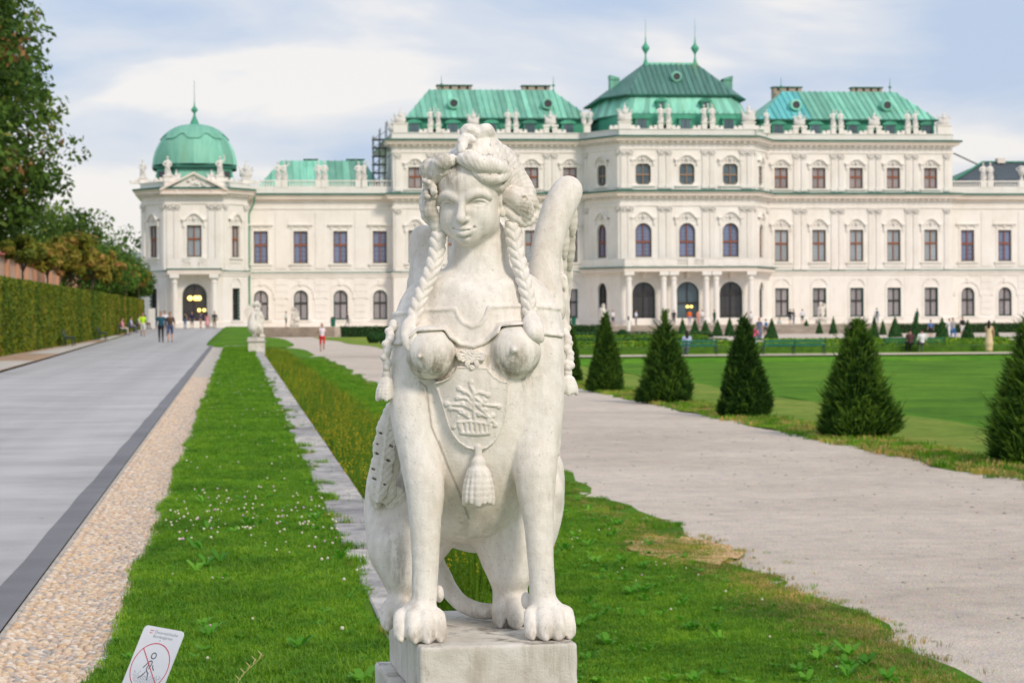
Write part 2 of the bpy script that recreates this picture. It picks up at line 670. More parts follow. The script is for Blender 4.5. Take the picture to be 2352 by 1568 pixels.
def add_head(F):
    E_ = lambda c, r, k=0.02, op='add': F.ell(H(*c), r, k, HROT, op)
    E_((0, -0.02, 0.05), (0.102, 0.125, 0.115))
    E_((0, 0.018, -0.008), (0.086, 0.098, 0.111), 0.02)
    E_((0, 0.035, -0.078), (0.062, 0.063, 0.056), 0.034)
    E_((0, 0.085, -0.112), (0.029, 0.022, 0.020), 0.026)
    for s in (-1, 1):
        E_((s * 0.046, 0.059, -0.054), (0.033, 0.037, 0.040), 0.034)
        E_((s * 0.055, 0.002, -0.070), (0.026, 0.045, 0.032), 0.03)
    E_((0, 0.040, 0.050), (0.084, 0.076, 0.065), 0.03)
    # hollows of the eyes under the brows
    for s in (-1, 1):
        E_((s * 0.044, 0.122, -0.007), (0.029, 0.029, 0.0185), 0.014, 'sub')
        E_((s * 0.021, 0.122, -0.006), (0.011, 0.017, 0.020), 0.012, 'sub')
    for s in (-1, 1):
        P = [H(s * a, b, c) for a, b, c in ((0.012, 0.114, 0.001), (0.024, 0.113, 0.014), (0.044, 0.107, 0.021), (0.064, 0.093, 0.016), (0.079, 0.073, 0.003))]
        F.chain(P, [0.004, 0.0048, 0.0050, 0.0045, 0.004], 0.014)
        E_((s * 0.0460, 0.0785, -0.010), (0.0235, 0.0165, 0.0160), 0.003)
        U, D_, C_ = [], [], []
        for t in np.linspace(-1, 1, 7):
            a = 0.0460 + 0.0245 * t
            bb = 0.0960 - 0.0060 * t - 0.0115 * t * t
            U.append(H(s * a, bb + 0.0035, -0.0100 + 0.0120 * (1 - t * t)))
            D_.append(H(s * a, bb + 0.0005, -0.0120 - 0.0100 * (1 - t * t)))
            C_.append(H(s * a, bb - 0.001, -0.0015 + 0.0150 * (1 - t * t)))
        F.chain([(p[0], p[1], p[2] - 0.0055) for p in U[1:-1]], 0.0024, 0.002, 'sub')
        F.chain(U, 0.0036, 0.002)
        F.chain(D_, 0.0030, 0.004)
        F.chain(C_, 0.0026, 0.004, 'sub')
    # nose
    F.chain([H(0, 0.106, 0.018), H(0, 0.120, -0.012), H(0, 0.137, -0.042), H(0, 0.1415, -0.052)], [0.0095, 0.0080, 0.0098, 0.0112], 0.010)
    for s in (-1, 1):
        E_((s * 0.0145, 0.1235, -0.0535), (0.0075, 0.0125, 0.0080), 0.006)
        E_((s * 0.0085, 0.130, -0.0650), (0.0042, 0.006, 0.0035), 0.004, 'sub')
    # mouth
    E_((0, 0.088, -0.084), (0.036, 0.033, 0.026), 0.022)
    F.chain([H(0, 0.1235, -0.066), H(0, 0.125, -0.076)], [0.0030, 0.0034], 0.004, 'sub')
    F.chain([H(-0.028, 0.105, -0.0800), H(-0.016, 0.1165, -0.0820), H(-0.005, 0.1225, -0.0800), H(0, 0.122, -0.0815), H(0.005, 0.1225, -0.0800),
             H(0.016, 0.1165, -0.0820), H(0.028, 0.105, -0.0800)], [0.0026, 0.0044, 0.0050, 0.0047, 0.0050, 0.0044, 0.0026], 0.005)
    F.chain([H(-0.023, 0.107, -0.0880), H(-0.010, 0.1160, -0.0945), H(0, 0.1180, -0.0958), H(0.010, 0.1160, -0.0945), H(0.023, 0.107, -0.0880)],
            [0.0032, 0.0060, 0.0066, 0.0060, 0.0032], 0.007)
    F.chain([H(-0.028, 0.106, -0.0800), H(-0.017, 0.119, -0.0855), H(-0.006, 0.1265, -0.0880), H(0.006, 0.1265, -0.0880), H(0.017, 0.119, -0.0855),
             H(0.028, 0.106, -0.0800)], [0.0020, 0.0022, 0.0022, 0.0022, 0.0022, 0.0020], 0.0030, 'sub')
    for s in (-1, 1):
        E_((s * 0.031, 0.106, -0.0800), (0.0020, 0.003, 0.0020), 0.008, 'sub')
    E_((0, 0.110, -0.1055), (0.018, 0.008, 0.0045), 0.010, 'sub')
    # ear
    E_((0.095, -0.012, -0.012), (0.012, 0.022, 0.034), 0.008)
    E_((0.097, 0.000, -0.048), (0.010, 0.013, 0.014), 0.008)
    E_((0.104, -0.002, -0.020), (0.006, 0.010, 0.016), 0.006, 'sub')


def curl(F, P, r, k=0.006, step=None):
    F.chain(P, r, k)


def add_hair(F):
    L = S
    # cap of the head and the drape that falls behind the ear
    F.ell(H(0.008, -0.030, 0.055), (0.103, 0.126, 0.088), 0.03, HROT)
    F.chain([L(1098, 396, -0.05), L(1101, 356, -0.05), L(1101, 322, -0.06)], [0.098, 0.066, 0.034], 0.022)
    F.chain([L(1138, 378, 0.0), L(1176, 428, 0.0), L(1200, 454, 0.0)], [0.064, 0.046, 0.036], 0.03)
    F.chain([L(1030, 400, 0.0), L(1005, 440, 0.0)], [0.06, 0.045], 0.03)
    # bow on the crown
    F.chain([L(1066, 304, -0.10), L(1078, 299, -0.105), L(1098, 306, -0.10), L(1116, 298, -0.10), L(1126, 308, -0.08)], [0.012, 0.0165, 0.0125, 0.0155, 0.014], 0.012)
    F.chain([L(1076, 306, -0.125), L(1097, 311, -0.130), L(1119, 309, -0.122)], [0.005, 0.006, 0.005], 0.008, 'sub')
    F.chain([L(1070, 322, -0.140), L(1096, 332, -0.150), L(1130, 330, -0.135)], [0.004, 0.006, 0.004], 0.012, 'sub')
    F.chain([L(1060, 345, -0.155), L(1066, 318, -0.135), L(1088, 322, -0.14)], [0.013, 0.013, 0.009], 0.010)
    # the roll on the right side of the parting
    F.chain([L(1058, 364, -0.178), L(1078, 368, -0.190), L(1104, 377, -0.192), L(1130, 381, -0.178), L(1155, 390, -0.150)],
            [0.015, 0.0235, 0.026, 0.024, 0.018], 0.006)
    F.chain([L(1090, 396, -0.188), L(1112, 407, -0.186), L(1138, 411, -0.172), L(1160, 404, -0.145)], [0.009, 0.0155, 0.0165, 0.014], 0.004)
    F.chain([L(1110, 424, -0.160), L(1130, 428, -0.150), L(1150, 430, -0.130)], [0.006, 0.010, 0.012], 0.006)
    F.chain([L(1065, 392, -0.168), L(1080, 398, -0.174), L(1088, 412, -0.168), L(1097, 409, -0.166)], [0.0055, 0.006, 0.0055, 0.004], 0.004)
    F.chain([L(1166, 388, -0.125), L(1170, 405, -0.122), L(1162, 422, -0.125), L(1150, 436, -0.13)], [0.007, 0.008, 0.008, 0.007], 0.004)
    for i in range(7):
        F.ell(L(1168 - i * 2.6, 402 + i * 5.6, -0.135), 0.0058, 0.002)
    # the rolls on the left side
    F.chain([L(1038, 368, -0.168), L(1018, 371, -0.168), L(1001, 379, -0.150)], [0.017, 0.023, 0.019], 0.005)
    F.chain([L(1036, 392, -0.150), L(1013, 395, -0.148), L(991, 398, -0.125)], [0.010, 0.016, 0.018], 0.005)
    F.chain([L(990, 376, -0.13), L(980, 388, -0.115), L(984, 404, -0.11)], [0.017, 0.020, 0.016], 0.008)
    F.chain([L(1022, 404, -0.135), L(1004, 408, -0.130), L(992, 420, -0.12)], [0.009, 0.013, 0.013], 0.006)
    rr = random.Random(3)
    for i in range(16):
        t = i / 15
        F.ell(L(984 + 10 * math.sin(i * 2.1) + 6 * t, 410 + 46 * t, -0.125 + 0.02 * math.sin(i * 1.7)), 0.0085 + 0.003 * rr.random(), 0.004)
    F.chain([L(994, 430, -0.10), L(982, 452, -0.09), L(977, 474, -0.09)], [0.018, 0.020, 0.018], 0.008)
    F.chain([L(1002, 452, -0.115), L(989, 470, -0.11), L(988, 488, -0.105), L(1000, 500, -0.10)], [0.010, 0.018, 0.022, 0.016], 0.004)
    F.chain([L(973, 478, -0.09), L(978, 498, -0.09), L(992, 510, -0.09)], [0.011, 0.012, 0.012], 0.004)
    F.chain([L(1000, 512, -0.09), L(1008, 528, -0.08), L(1014, 542, -0.07)], [0.020, 0.020, 0.015], 0.008)
    # the knot beside the ear
    F.chain([L(1152, 450, -0.085), L(1176, 452, -0.10), L(1196, 466, -0.10), L(1208, 484, -0.09), L(1204, 500, -0.085)],
            [0.016, 0.024, 0.026, 0.024, 0.018], 0.006)
    F.chain([L(1150, 470, -0.08), L(1166, 484, -0.09), L(1184, 502, -0.09), L(1206, 512, -0.08), L(1226, 500, -0.07), L(1230, 486, -0.06)],
            [0.010, 0.014, 0.014, 0.013, 0.012, 0.010], 0.005)
    F.chain([L(1180, 438, -0.07), L(1206, 446, -0.08), L(1224, 462, -0.07), L(1232, 480, -0.06)], [0.014, 0.016, 0.015, 0.011], 0.005)
    F.ell(L(1206, 456, -0.115), (0.014, 0.012, 0.007), 0.004, None, 'sub')
    F.ell(L(1180, 480, -0.125), (0.012, 0.010, 0.005), 0.004, None, 'sub')
    for px, py, q in ((1127, 402, -0.198), (1147, 398, -0.178), (1012, 398, -0.17)):
        F.ell(L(px, py, q), (0.006, 0.010, 0.004), 0.004, None, 'sub')
    # parting and combed grooves
    F.chain([L(1050, 350, -0.185), L(1048, 375, -0.175), L(1052, 395, -0.17)], [0.003, 0.003, 0.002], 0.006, 'sub')

    def comb_(x, y, z):
        ang = np.arctan2(z - 1.30, x - 0.03)
        rr_ = np.sqrt((x - 0.03) ** 2 + (z - 1.30) ** 2)
        w = np.sin(ang * 60 + 2.2 * np.sin(rr_ * 40) + 5 * y) * 0.00065
        w += np.sin(z * 210 + x * 120 + 3 * np.sin(y * 60)) * 0.0004
        return w
    F.noise(comb_)


body_lo, body_hi = (-0.40, -0.42, -0.02), (0.36, 0.52, 1.175)
FB = Field(body_lo, body_hi, 0.0048)
add_body(FB)
BODY_WAVE = lambda x, y, z: np.clip((1.24 - z) / 0.05, 0, 1) * (0.0012 * np.sin(x * 31 + 2 * np.sin(z * 17)) * np.sin(y * 27 + z * 19) + 0.0005 * np.sin(x * 95 + z * 70) * np.sin(y * 88 + z * 60))
FB.noise(BODY_WAVE)
FBd = FB.d.copy()
zi = int((1.168 - body_lo[2]) / 0.0048)
FB.d += (0.006 * np.clip((FB.ax[2] - 1.095) / 0.05, 0, 1)).astype(np.float32)[None, None, :]

sphinx = empty('sphinx_statue', (SX, SY, SZ), 0, 'large weathered white stone sphinx with a smiling braided head sitting upright on its plinth', 'statue')
FB.d = FB.d[:, :, :zi]
V, Q = FB.mesh()
body = np_mesh('body', V, Q, M_STATUE, sphinx)

FH = Field((H0.x - 0.16, H0.y - 0.20, 1.075), (H0.x + 0.16, H0.y + 0.16, 1.58), 0.0027)
add_body(FH)
add_head(FH)
FH.noise(BODY_WAVE)
V2, Q2 = FH.mesh()
head = np_mesh('head', V2, Q2, M_STATUE, sphinx)

FX = Field((-0.20, -0.30, 1.13), (0.24, 0.16, 1.60), 0.0030)
add_hair(FX)
V3, Q3 = FX.mesh()
hair = np_mesh('hair', V3, Q3, M_STATUE, sphinx)

# ---- braids
def braid(name, P, r0, r1, n, knot):
    allp = list(P) + [p for q in knot for p in q[0]]
    lo = [min(p[i] for p in allp) - 0.05 for i in range(3)]
    hi = [max(p[i] for p in allp) + 0.05 for i in range(3)]
    F = Field(lo, hi, 0.0030)
    P = [Vector(p) for p in P]
    Ls = [0]
    for a, b in zip(P[:-1], P[1:]):
        Ls.append(Ls[-1] + (b - a).length)
    def pt(t):
        s = t * Ls[-1]
        for i in range(len(P) - 1):
            if s <= Ls[i + 1] or i == len(P) - 2:
                u = (s - Ls[i]) / (Ls[i + 1] - Ls[i])
                return P[i].lerp(P[i + 1], u), (P[i + 1] - P[i]).normalized()
    F.chain([tuple(p) for p in P], [r0 + (r1 - r0) * k / (len(P) - 1) for k in range(len(P))], 0.008)
    zs = np.array([p[2] for p in P])[::-1]
    xs = np.array([p[0] for p in P])[::-1]

    def plait(x, y, z):
        lat = x - np.interp(z, zs, xs)
        w = np.abs(np.sin(math.pi * (z / 0.030 - np.abs(lat) / 0.030)))
        return 0.0030 - 0.0060 * w ** 0.6 - 0.0018 * np.minimum(1, np.abs(lat) / 0.004) * 1.0
    F.noise(plait)
    for q in knot:
        F.chain(q[0], q[1], 0.006)
    V, Q = F.mesh()
    return np_mesh(name, V, Q, M_STATUE, sphinx)


braid('braid', [S(1006, 545, -0.09), S(1001, 590, -0.10), S(984, 640, -0.125), S(962, 690, -0.145), S(948, 735, -0.16)], 0.0205, 0.0155, 15,
      [([S(948, 735, -0.165), S(936, 752, -0.19), S(934, 775, -0.21), S(938, 800, -0.225)], [0.016, 0.019, 0.018, 0.009]),
       ([S(944, 752, -0.19), S(952, 772, -0.22), S(946, 790, -0.23)], [0.013, 0.013, 0.008])])
braid('braid', [S(1176, 520, -0.08), S(1184, 570, -0.10), S(1198, 625, -0.125), S(1212, 680, -0.15), S(1218, 722, -0.165)], 0.0200, 0.0165, 15,
      [([S(1220, 725, -0.17), S(1214, 745, -0.215), S(1224, 765, -0.245), S(1240, 778, -0.235)], [0.016, 0.017, 0.018, 0.013]),
       ([S(1226, 730, -0.18), S(1236, 750, -0.22), S(1240, 772, -0.235)], [0.014, 0.014, 0.012])])

# ---- harness, palmette, apron with its flower basket, laid over the chest
def c2(zx, zy):
    return ((920 + zx / 3.136) / 1.0884, (640 + zy / 3.136) / 1.0884)


def xz(points, y=-0.20, conv=True):
    out = []
    for p in points:
        q = S(*(c2(*p) if conv else p), y)
        out.append((q[0], q[2]))
    return out


upper = xz([(150, 462), (300, 445), (440, 425), (690, 410), (712, 470), (745, 520), (815, 555), (885, 530), (925, 480), (955, 398), (1210, 385), (1400, 395), (1560, 412)])
lower = xz([(150, 690), (260, 680), (370, 575), (600, 562), (645, 632), (725, 686), (820, 705), (915, 672), (1000, 592), (1030, 535), (1260, 515), (1370, 600), (1560, 622)])
FHb = Field(body_lo, body_hi, 0.0048)
s_ = FHb.sl((-0.40, -0.42, 0.30), (0.36, 0.30, 1.10))
x_, y_, z_ = FHb.grid(s_)
db = FBd[s_]
x2 = x_[:, :, 0][:, 0]
zU = np.interp(x2, *np.array(upper).T)[:, None, None].astype(np.float32)
zL = np.interp(x2, *np.array(lower).T)[:, None, None].astype(np.float32)
dU = seg2(x_, z_, upper)
dL = seg2(x_, z_, lower)
band = np.maximum(np.maximum(z_ - zU, zL - z_), db - 0.0055)
rim = np.minimum(np.sqrt(dU ** 2 + np.maximum(db - 0.005, 0) ** 2), np.sqrt(dL ** 2 + np.maximum(db - 0.005, 0) ** 2)) - 0.0068
h_ = np.maximum(np.minimum(band, rim), -db - 0.012)
FHb.d[s_] = h_
V, Q = FHb.mesh()
np_mesh('harness', V, Q, M_STATUE, sphinx)

FA = Field((-0.16, -0.36, 0.50), (0.16, -0.02, 0.92), 0.0030)
FT = Field((-0.16, -0.36, 0.50), (0.16, -0.02, 0.92), 0.0030)
add_body(FT)
x_, y_, z_ = FA.grid((slice(None),) * 3)
db = FT.d
apr = xz([(690, 862), (672, 905), (630, 950), (575, 978), (515, 990), (540, 1060), (565, 1140), (590, 1230), (620, 1330), (655, 1400), (700, 1460), (770, 1505), (860, 1522), (930, 1500), (985, 1455),
          (1030, 1385), (1060, 1300), (1078, 1180), (1088, 1080), (1095, 985), (1030, 970), (975, 935), (940, 895), (925, 868)], -0.2)
# polygon distance (signed)
A = np.array(apr)
ins = np.zeros((x_.shape[0], 1, z_.shape[2]), dtype=bool)
xx, zz = x_, z_
for i in range(len(A)):
    (xa, za), (xb, zb) = A[i], A[(i + 1) % len(A)]
    c_ = ((za > zz) != (zb > zz)) & (xx < (xb - xa) * (zz - za) / (zb - za + 1e-12) + xa)
    ins ^= c_
dp = seg2(x_, z_, [tuple(p) for p in A] + [tuple(A[0])])
sp = np.where(ins, -dp, dp)
strokes = []
def st(*pts):
    strokes.append(xz(pts))
st((700, 1300), (790, 1290), (930, 1310))
st((705, 1320), (730, 1380), (935, 1385), (950, 1320))
st((720, 1380), (830, 1395), (940, 1385))
for i in range(6):
    st((720 + 38 * i, 1310), (728 + 37 * i, 1375))
for P_ in (((825, 1290), (815, 1180), (815, 1050)), ((815, 1200), (730, 1160), (620, 1160)), ((815, 1170), (760, 1110), (690, 1110)), ((820, 1120), (760, 1060), (705, 1040)),
           ((825, 1100), (900, 1160), (1010, 1170)), ((830, 1150), (900, 1220), (985, 1310)), ((820, 1080), (860, 1060), (920, 1080)), ((815, 1060), (790, 1010), (795, 985)),
           ((780, 1260), (700, 1200), (640, 1190)), ((700, 1250), (665, 1330)), ((840, 1220), (930, 1260), (960, 1250))):
    st(*P_)
rel = np.full((x_.shape[0], 1, z_.shape[2]), 9.0, dtype=np.float32)
for P_ in strokes:
    rel = np.minimum(rel, seg2(x_, z_, P_) - 0.0022)
for cx_, cy_, r_ in ((610, 1155, 16), (640, 1190, 14), (690, 1108, 14), (705, 1035, 14), (745, 1060, 12), (795, 985, 14), (925, 1085, 16), (1015, 1175, 14), (985, 1320, 14),
                     (665, 1335, 13), (775, 1165, 20), (720, 1215, 18), (760, 1235, 15), (860, 1165, 18), (905, 1200, 14), (860, 1235, 16), (800, 1110, 12), (965, 1245, 15), (905, 1130, 12),
                     (880, 1070, 10), (730, 1150, 12), (935, 1290, 14)):
    q = xz([(cx_, cy_)])[0]
    rel = np.minimum(rel, np.sqrt((x_ - q[0]) ** 2 + (z_ - q[1]) ** 2) - r_ / 3.136 / 1.0884 / 782)
lift = 0.0105 + 0.0055 * np.clip(1 - rel / 0.0035, 0, 1) * (rel < 0.0035) + 0.004 * np.clip(1 - np.abs(sp + 0.003) / 0.003, 0, 1)
apron = np.maximum(np.maximum(sp, db - lift), -db - 0.012)
pal = xz([(800, 785)])[0]
an = np.arctan2(z_ - pal[1], x_ - pal[0])
rad = np.sqrt(((x_ - pal[0]) / 1.9) ** 2 + (z_ - pal[1]) ** 2)
pd = rad - (0.0205 + 0.0022 * np.cos(an * 17))
palm = np.maximum(pd, db - (0.013 + 0.0022 * np.cos(an * 17)))
knob = np.full_like(pd, 9.0)
for cx_, cy_ in ((700, 775), (712, 800), (900, 775), (890, 800), (770, 845), (845, 845), (805, 870)):
    q = xz([(cx_, cy_)])[0]
    knob = np.minimum(knob, np.sqrt((x_ - q[0]) ** 2 + (z_ - q[1]) ** 2) - 0.008)
palm = np.minimum(palm, np.maximum(knob, db - 0.016))
FA.d[:] = np.maximum(np.minimum(apron, palm), -db - 0.012)
V, Q = FA.mesh()
np_mesh('apron', V, Q, M_STATUE, sphinx)

# ---- tassels
def tassel(c, r, hgt, bead, yaw, tilt=0.0):
    """c = top point; skirt of twisted cords under a bead."""
    F = Field((c[0] - 0.07, c[1] - 0.07, c[2] - hgt - 0.04), (c[0] + 0.07, c[1] + 0.07, c[2] + 0.05), 0.0024)
    z = c[2]
    F.chain([(c[0], c[1] + 0.004, z + 0.018), (c[0], c[1], z - bead)], [0.011, 0.011], 0.004)
    F.ell((c[0], c[1], z - bead * 1.2), (bead, bead, bead), 0.004)
    top = z - bead * 2.1
    bot = z - hgt
    n = 13
    F.cone((c[0], c[1], top - 0.012), (c[0] + tilt, c[1], bot + 0.026), r * 0.80, r * 0.95, 0.006)
    for i in range(n):
        w = 2 * math.pi * i / n + yaw
        x0, y0 = c[0] + math.cos(w) * r * 0.62, c[1] + math.sin(w) * r * 0.62
        x1, y1 = c[0] + tilt + math.cos(w) * r * 0.97, c[1] + math.sin(w) * r * 0.97
        rr = r * (0.20 + 0.05 * math.sin(i * 2.3))
        F.chain([(x0, y0, top - 0.004), ((x0 + x1) / 2 + math.cos(w) * 0.003, (y0 + y1) / 2 + math.sin(w) * 0.003, (top + bot) / 2), (x1, y1, bot + 0.008 + 0.003 * math.sin(i * 1.9))],
                [rr * 0.9, rr * 1.15, rr * 1.1], 0.005)
    V, Q = F.mesh()
    return np_mesh('tassel', V, Q, M_STATUE, sphinx)


tassel(S(1099, 1042, -0.235), 0.040, 0.148, 0.022, 0.2)
tassel(S(888, 848, -0.13), 0.0235, 0.094, 0.013, 0.5, -0.006)
tassel(S(1305, 846, -0.10), 0.0215, 0.082, 0.012, 0.1, 0.004)

# ---- beaded cords that carry the side tassels
for P_ in ([S(903, 742, -0.08), S(896, 765, -0.10), S(891, 790, -0.115), S(887, 815, -0.125), S(888, 845, -0.13)],
           [S(1296, 742, -0.02), S(1302, 770, -0.05), S(1306, 800, -0.08), S(1308, 830, -0.09), S(1305, 845, -0.10)]):
    lo = [min(p[i] for p in P_) - 0.03 for i in range(3)]
    hi = [max(p[i] for p in P_) + 0.03 for i in range(3)]
    F = Field(lo, hi, 0.0028)
    F.chain(P_, 0.010, 0.004)
    for i in range(11):
        t = i / 10 * (len(P_) - 1)
        j = min(int(t), len(P_) - 2)
        p = Vector(P_[j]).lerp(Vector(P_[j + 1]), t - j)
        F.ell((p.x + 0.008 * math.sin(i * 2.2), p.y - 0.005, p.z), 0.0115 + 0.002 * math.sin(i * 3.1), 0.004)
    V, Q = F.mesh()
    np_mesh('cord', V, Q, M_STATUE, sphinx)

# ---- wings
def wing(side):
    sgn = side
    if side > 0:
        lo, hi = (0.08, -0.10, 0.36), (0.36, 0.46, 1.50)
    else:
        lo, hi = (-0.44, -0.06, 0.33), (-0.02, 0.46, 1.32)
    F = Field(lo, hi, 0.0042)
    if side > 0:
        E1 = [S(1264, 715, 0.06), S(1252, 655, 0.08), S(1251, 600, 0.10), S(1263, 540, 0.125), S(1282, 482, 0.15), S(1305, 436, 0.175)]
        R1 = [0.046, 0.044, 0.042, 0.043, 0.045, 0.044]
    else:
        E1 = [S(985, 700, 0.08), S(982, 640, 0.10), S(974, 590, 0.125), S(973, 546, 0.14)]
        R1 = [0.046, 0.042, 0.040, 0.039]
    F.chain(E1, R1, 0.02)
    # blade reaching back from the leading roll
    for i in range(len(E1) - (1 if side > 0 else 2)):
        a = Vector(E1[i])
        b = a + Vector((0.012 * sgn, 0.10, -0.035))
        F.cone(tuple(a), tuple(b), R1[i] * 0.72, 0.022, 0.02)
        F.cone(tuple(b), tuple(b + Vector((0.0, 0.12, -0.07))), 0.022, 0.014, 0.02)
    # rows of feathers hanging from the back of the roll
    rr = random.Random(5 if side > 0 else 6)
    tops = E1[::-1]
    for row in range(3):
        for j in range(7):
            t = j / 6
            k = t * (len(E1) - 1)
            i0 = min(int(k), len(E1) - 2)
            p = Vector(E1[i0]).lerp(Vector(E1[i0 + 1]), k - i0)
            p += Vector((sgn * (0.016 + 0.004 * row), 0.045 + 0.065 * row, -0.03 - 0.05 * row))
            ln = 0.11 + 0.05 * row + 0.02 * rr.random()
            q = p + Vector((sgn * 0.006, 0.03 + 0.03 * row, -ln))
            F.chain([tuple(p), tuple(p.lerp(q, 0.6)), tuple(q)], [0.015, 0.0185, 0.009], 0.006)
    if side > 0:
        # the feather fan down the flank
        for j, (x0, y0, x1, y1, yy, r) in enumerate(((1283, 600, 1280, 700, 0.14, 0.018), (1292, 640, 1293, 790, 0.12, 0.020), (1285, 690, 1296, 880, 0.10, 0.020),
                                                     (1284, 780, 1284, 950, 0.12, 0.018), (1274, 860, 1276, 1040, 0.13, 0.020), (1272, 640, 1272, 760, 0.11, 0.014))):
            F.chain([S(x0, y0, yy), S((x0 + x1) / 2 + 2, (y0 + y1) / 2, yy), S(x1, y1, yy)], [r * 0.8, r, r * 0.7], 0.004)
        for px, py in ((1283, 668), (1296, 668), (1276, 655), (1292, 745), (1290, 812), (1266, 632)):
            F.ell(S(px, py, 0.085), (0.006, 0.03, 0.010), 0.004, None, 'sub')
    V, Q = F.mesh()
    return np_mesh('wing', V, Q, M_STATUE, sphinx)


wing(1)
wing(-1)

# flank feathers on the statue's right side: a long veined feather overlapping three others
def feather(P, w, thick, holes, vein=True):
    """P: centre line points; w: half widths at those points; flat towards the viewer, bulging."""
    lo = [min(p[i] for p in P) - max(w) - 0.02 for i in range(3)]
    hi = [max(p[i] for p in P) + max(w) + 0.02 for i in range(3)]
    F = Field(lo, hi, 0.0028)
    x, y, z = F.grid((slice(None),) * 3)
    zs = np.array([p[2] for p in P])[::-1]
    xs = np.array([p[0] for p in P])[::-1]
    ys = np.array([p[1] for p in P])[::-1]
    ws = np.array(w)[::-1]
    zf = z.ravel()
    cx_ = np.interp(zf, zs, xs)[None, None, :].astype(np.float32)
    cy_ = np.interp(zf, zs, ys)[None, None, :].astype(np.float32)
    cw = np.interp(zf, zs, ws)[None, None, :].astype(np.float32)
    # scalloped edge
    sc_ = cw * (1 - 0.13 * np.abs(np.sin(z * 52 + np.sign(x - cx_) * 0.9)) ** 3)
    u = (x - cx_) / sc_
    prof = thick * (1 - 0.45 * u * u)
    front = cy_ - prof + 0.004
    d = np.maximum(np.maximum((np.abs(u) - 1) * sc_, (front - y) * 0.8), y - cy_ - 0.03)
    ez = np.maximum(z - zs[-1], zs[0] - z)
    d = np.maximum(d, ez)
    if vein:
        d -= 0.0030 * np.exp(-((x - cx_) / 0.0035) ** 2)
    d += 0.0010 * np.sin((z - np.abs(x - cx_) * 1.2) * 260)
    F.d[:] = d
    for hx, hy, hr in holes:
        q = S(hx, hy, P[0][1] - 0.01)
        F.ell((q[0], P[0][1] - 0.02, q[2]), (hr * 1.35, 0.030, hr * 0.62), 0.004, [[0.9, 0, 0.43], [0, 1, 0], [-0.43, 0, 0.9]], 'sub')
    V, Q = F.mesh()
    return np_mesh('feather', V, Q, M_STATUE, sphinx)


def f6(zx, zy):
    return ((900 + zx / 4.612) / 1.0884, (960 + zy / 4.612) / 1.0884)


def fP(pts, y):
    return [S(*f6(*p), y) for p in pts]


feather(fP([(355, 215), (335, 330), (310, 500), (285, 700), (262, 900), (235, 1100), (205, 1250), (200, 1350)], 0.01), [0.008, 0.021, 0.031, 0.035, 0.035, 0.033, 0.029, 0.012], 0.026,
        [(*f6(395, 482), 0.006), (*f6(240, 565), 0.005), (*f6(360, 712), 0.006), (*f6(200, 690), 0.004), (*f6(195, 800), 0.0055), (*f6(325, 878), 0.006),
         (*f6(155, 980), 0.0055), (*f6(165, 1090), 0.006), (*f6(285, 1155), 0.0045), (*f6(435, 720), 0.005)])
feather(fP([(410, 560), (405, 760), (400, 900), (395, 1010), (385, 1100)], 0.035), [0.012, 0.024, 0.022, 0.017, 0.006], 0.020, [])
feather(fP([(340, 1010), (345, 1130), (325, 1260), (290, 1370)], 0.030), [0.014, 0.022, 0.026, 0.016], 0.022, [])
feather(fP([(430, 1180), (430, 1290), (390, 1380), (360, 1425)], 0.045), [0.018, 0.028, 0.030, 0.016], 0.022, [])
feather(fP([(160, 1180), (170, 1290), (190, 1385), (190, 1425)], 0.04), [0.018, 0.020, 0.018, 0.008], 0.016, [])

# ---- stains and cracks
crk = [xz([(410, 985), (465, 1030), (480, 1180), (500, 1340), (560, 1480), (600, 1570)]),
       xz([((545, 10)), (610, 160), (690, 330), (760, 510)], -0.17) if False else [(S((880 + a / 2.583) / 1.0884, (1100 + b / 2.583) / 1.0884, -0.16)[0], S((880 + a / 2.583) / 1.0884, (1100 + b / 2.583) / 1.0884, -0.16)[2]) for a, b in ((555, 0), (610, 150), (690, 330), (762, 512))],
       xz([(810, 890), (815, 1030), (830, 1300), (845, 1520)])]


def body_stain(x, y, z, no):
    g = np.zeros_like(x)
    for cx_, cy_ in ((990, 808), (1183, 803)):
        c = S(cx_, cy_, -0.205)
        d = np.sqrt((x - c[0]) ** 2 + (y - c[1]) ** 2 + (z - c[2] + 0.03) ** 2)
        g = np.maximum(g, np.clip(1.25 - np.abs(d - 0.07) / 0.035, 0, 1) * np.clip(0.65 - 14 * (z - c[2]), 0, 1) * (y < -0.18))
    c = S(905, 1290, 0.05)
    g = np.maximum(g, bell(x, c[0] + (c[2] - z) * 0.25 + 0.01, 0.035) * bell(z, c[2], 0.11) * 1.1)
    g = np.maximum(g, 0.7 * bell(z, 0.02, 0.05))
    g = np.maximum(g, 0.45 * bell(x, 0.0, 0.10) * bell(z, 0.34, 0.12) * (y < 0))
    g = np.maximum(g, 0.22)
    c = S(1240, 1220, -0.2)
    l = 0.34 * np.ones_like(x)
    b_ = np.zeros_like(x)
    for P_ in crk:
        b_ = np.maximum(b_, np.clip(1.15 - seg2(x, z, P_) / 0.0040, 0, 1) * (y < -0.05) * np.clip(-no[:, 1] * 2.2 - 0.5, 0, 1) * 0.7)
    return g, l, b_


smooth_attr(body, body_stain)


def head_stain(x, y, z, no):
    g = 0.26 + 0.9 * bell(x, S(1040, 430, -0.18)[0], 0.028) * np.clip((z - 1.30) / 0.05, 0, 1) * (y < -0.1)
    g = np.maximum(g, 0.5 * bell(x, S(1115, 520, -0.15)[0], 0.02) * bell(z, 1.20, 0.07) * (y < -0.1))
    l = 0.1 + 0.5 * np.clip((z - 1.36) / 0.04, 0, 1)
    return g, l, np.zeros_like(x)


smooth_attr(head, head_stain)


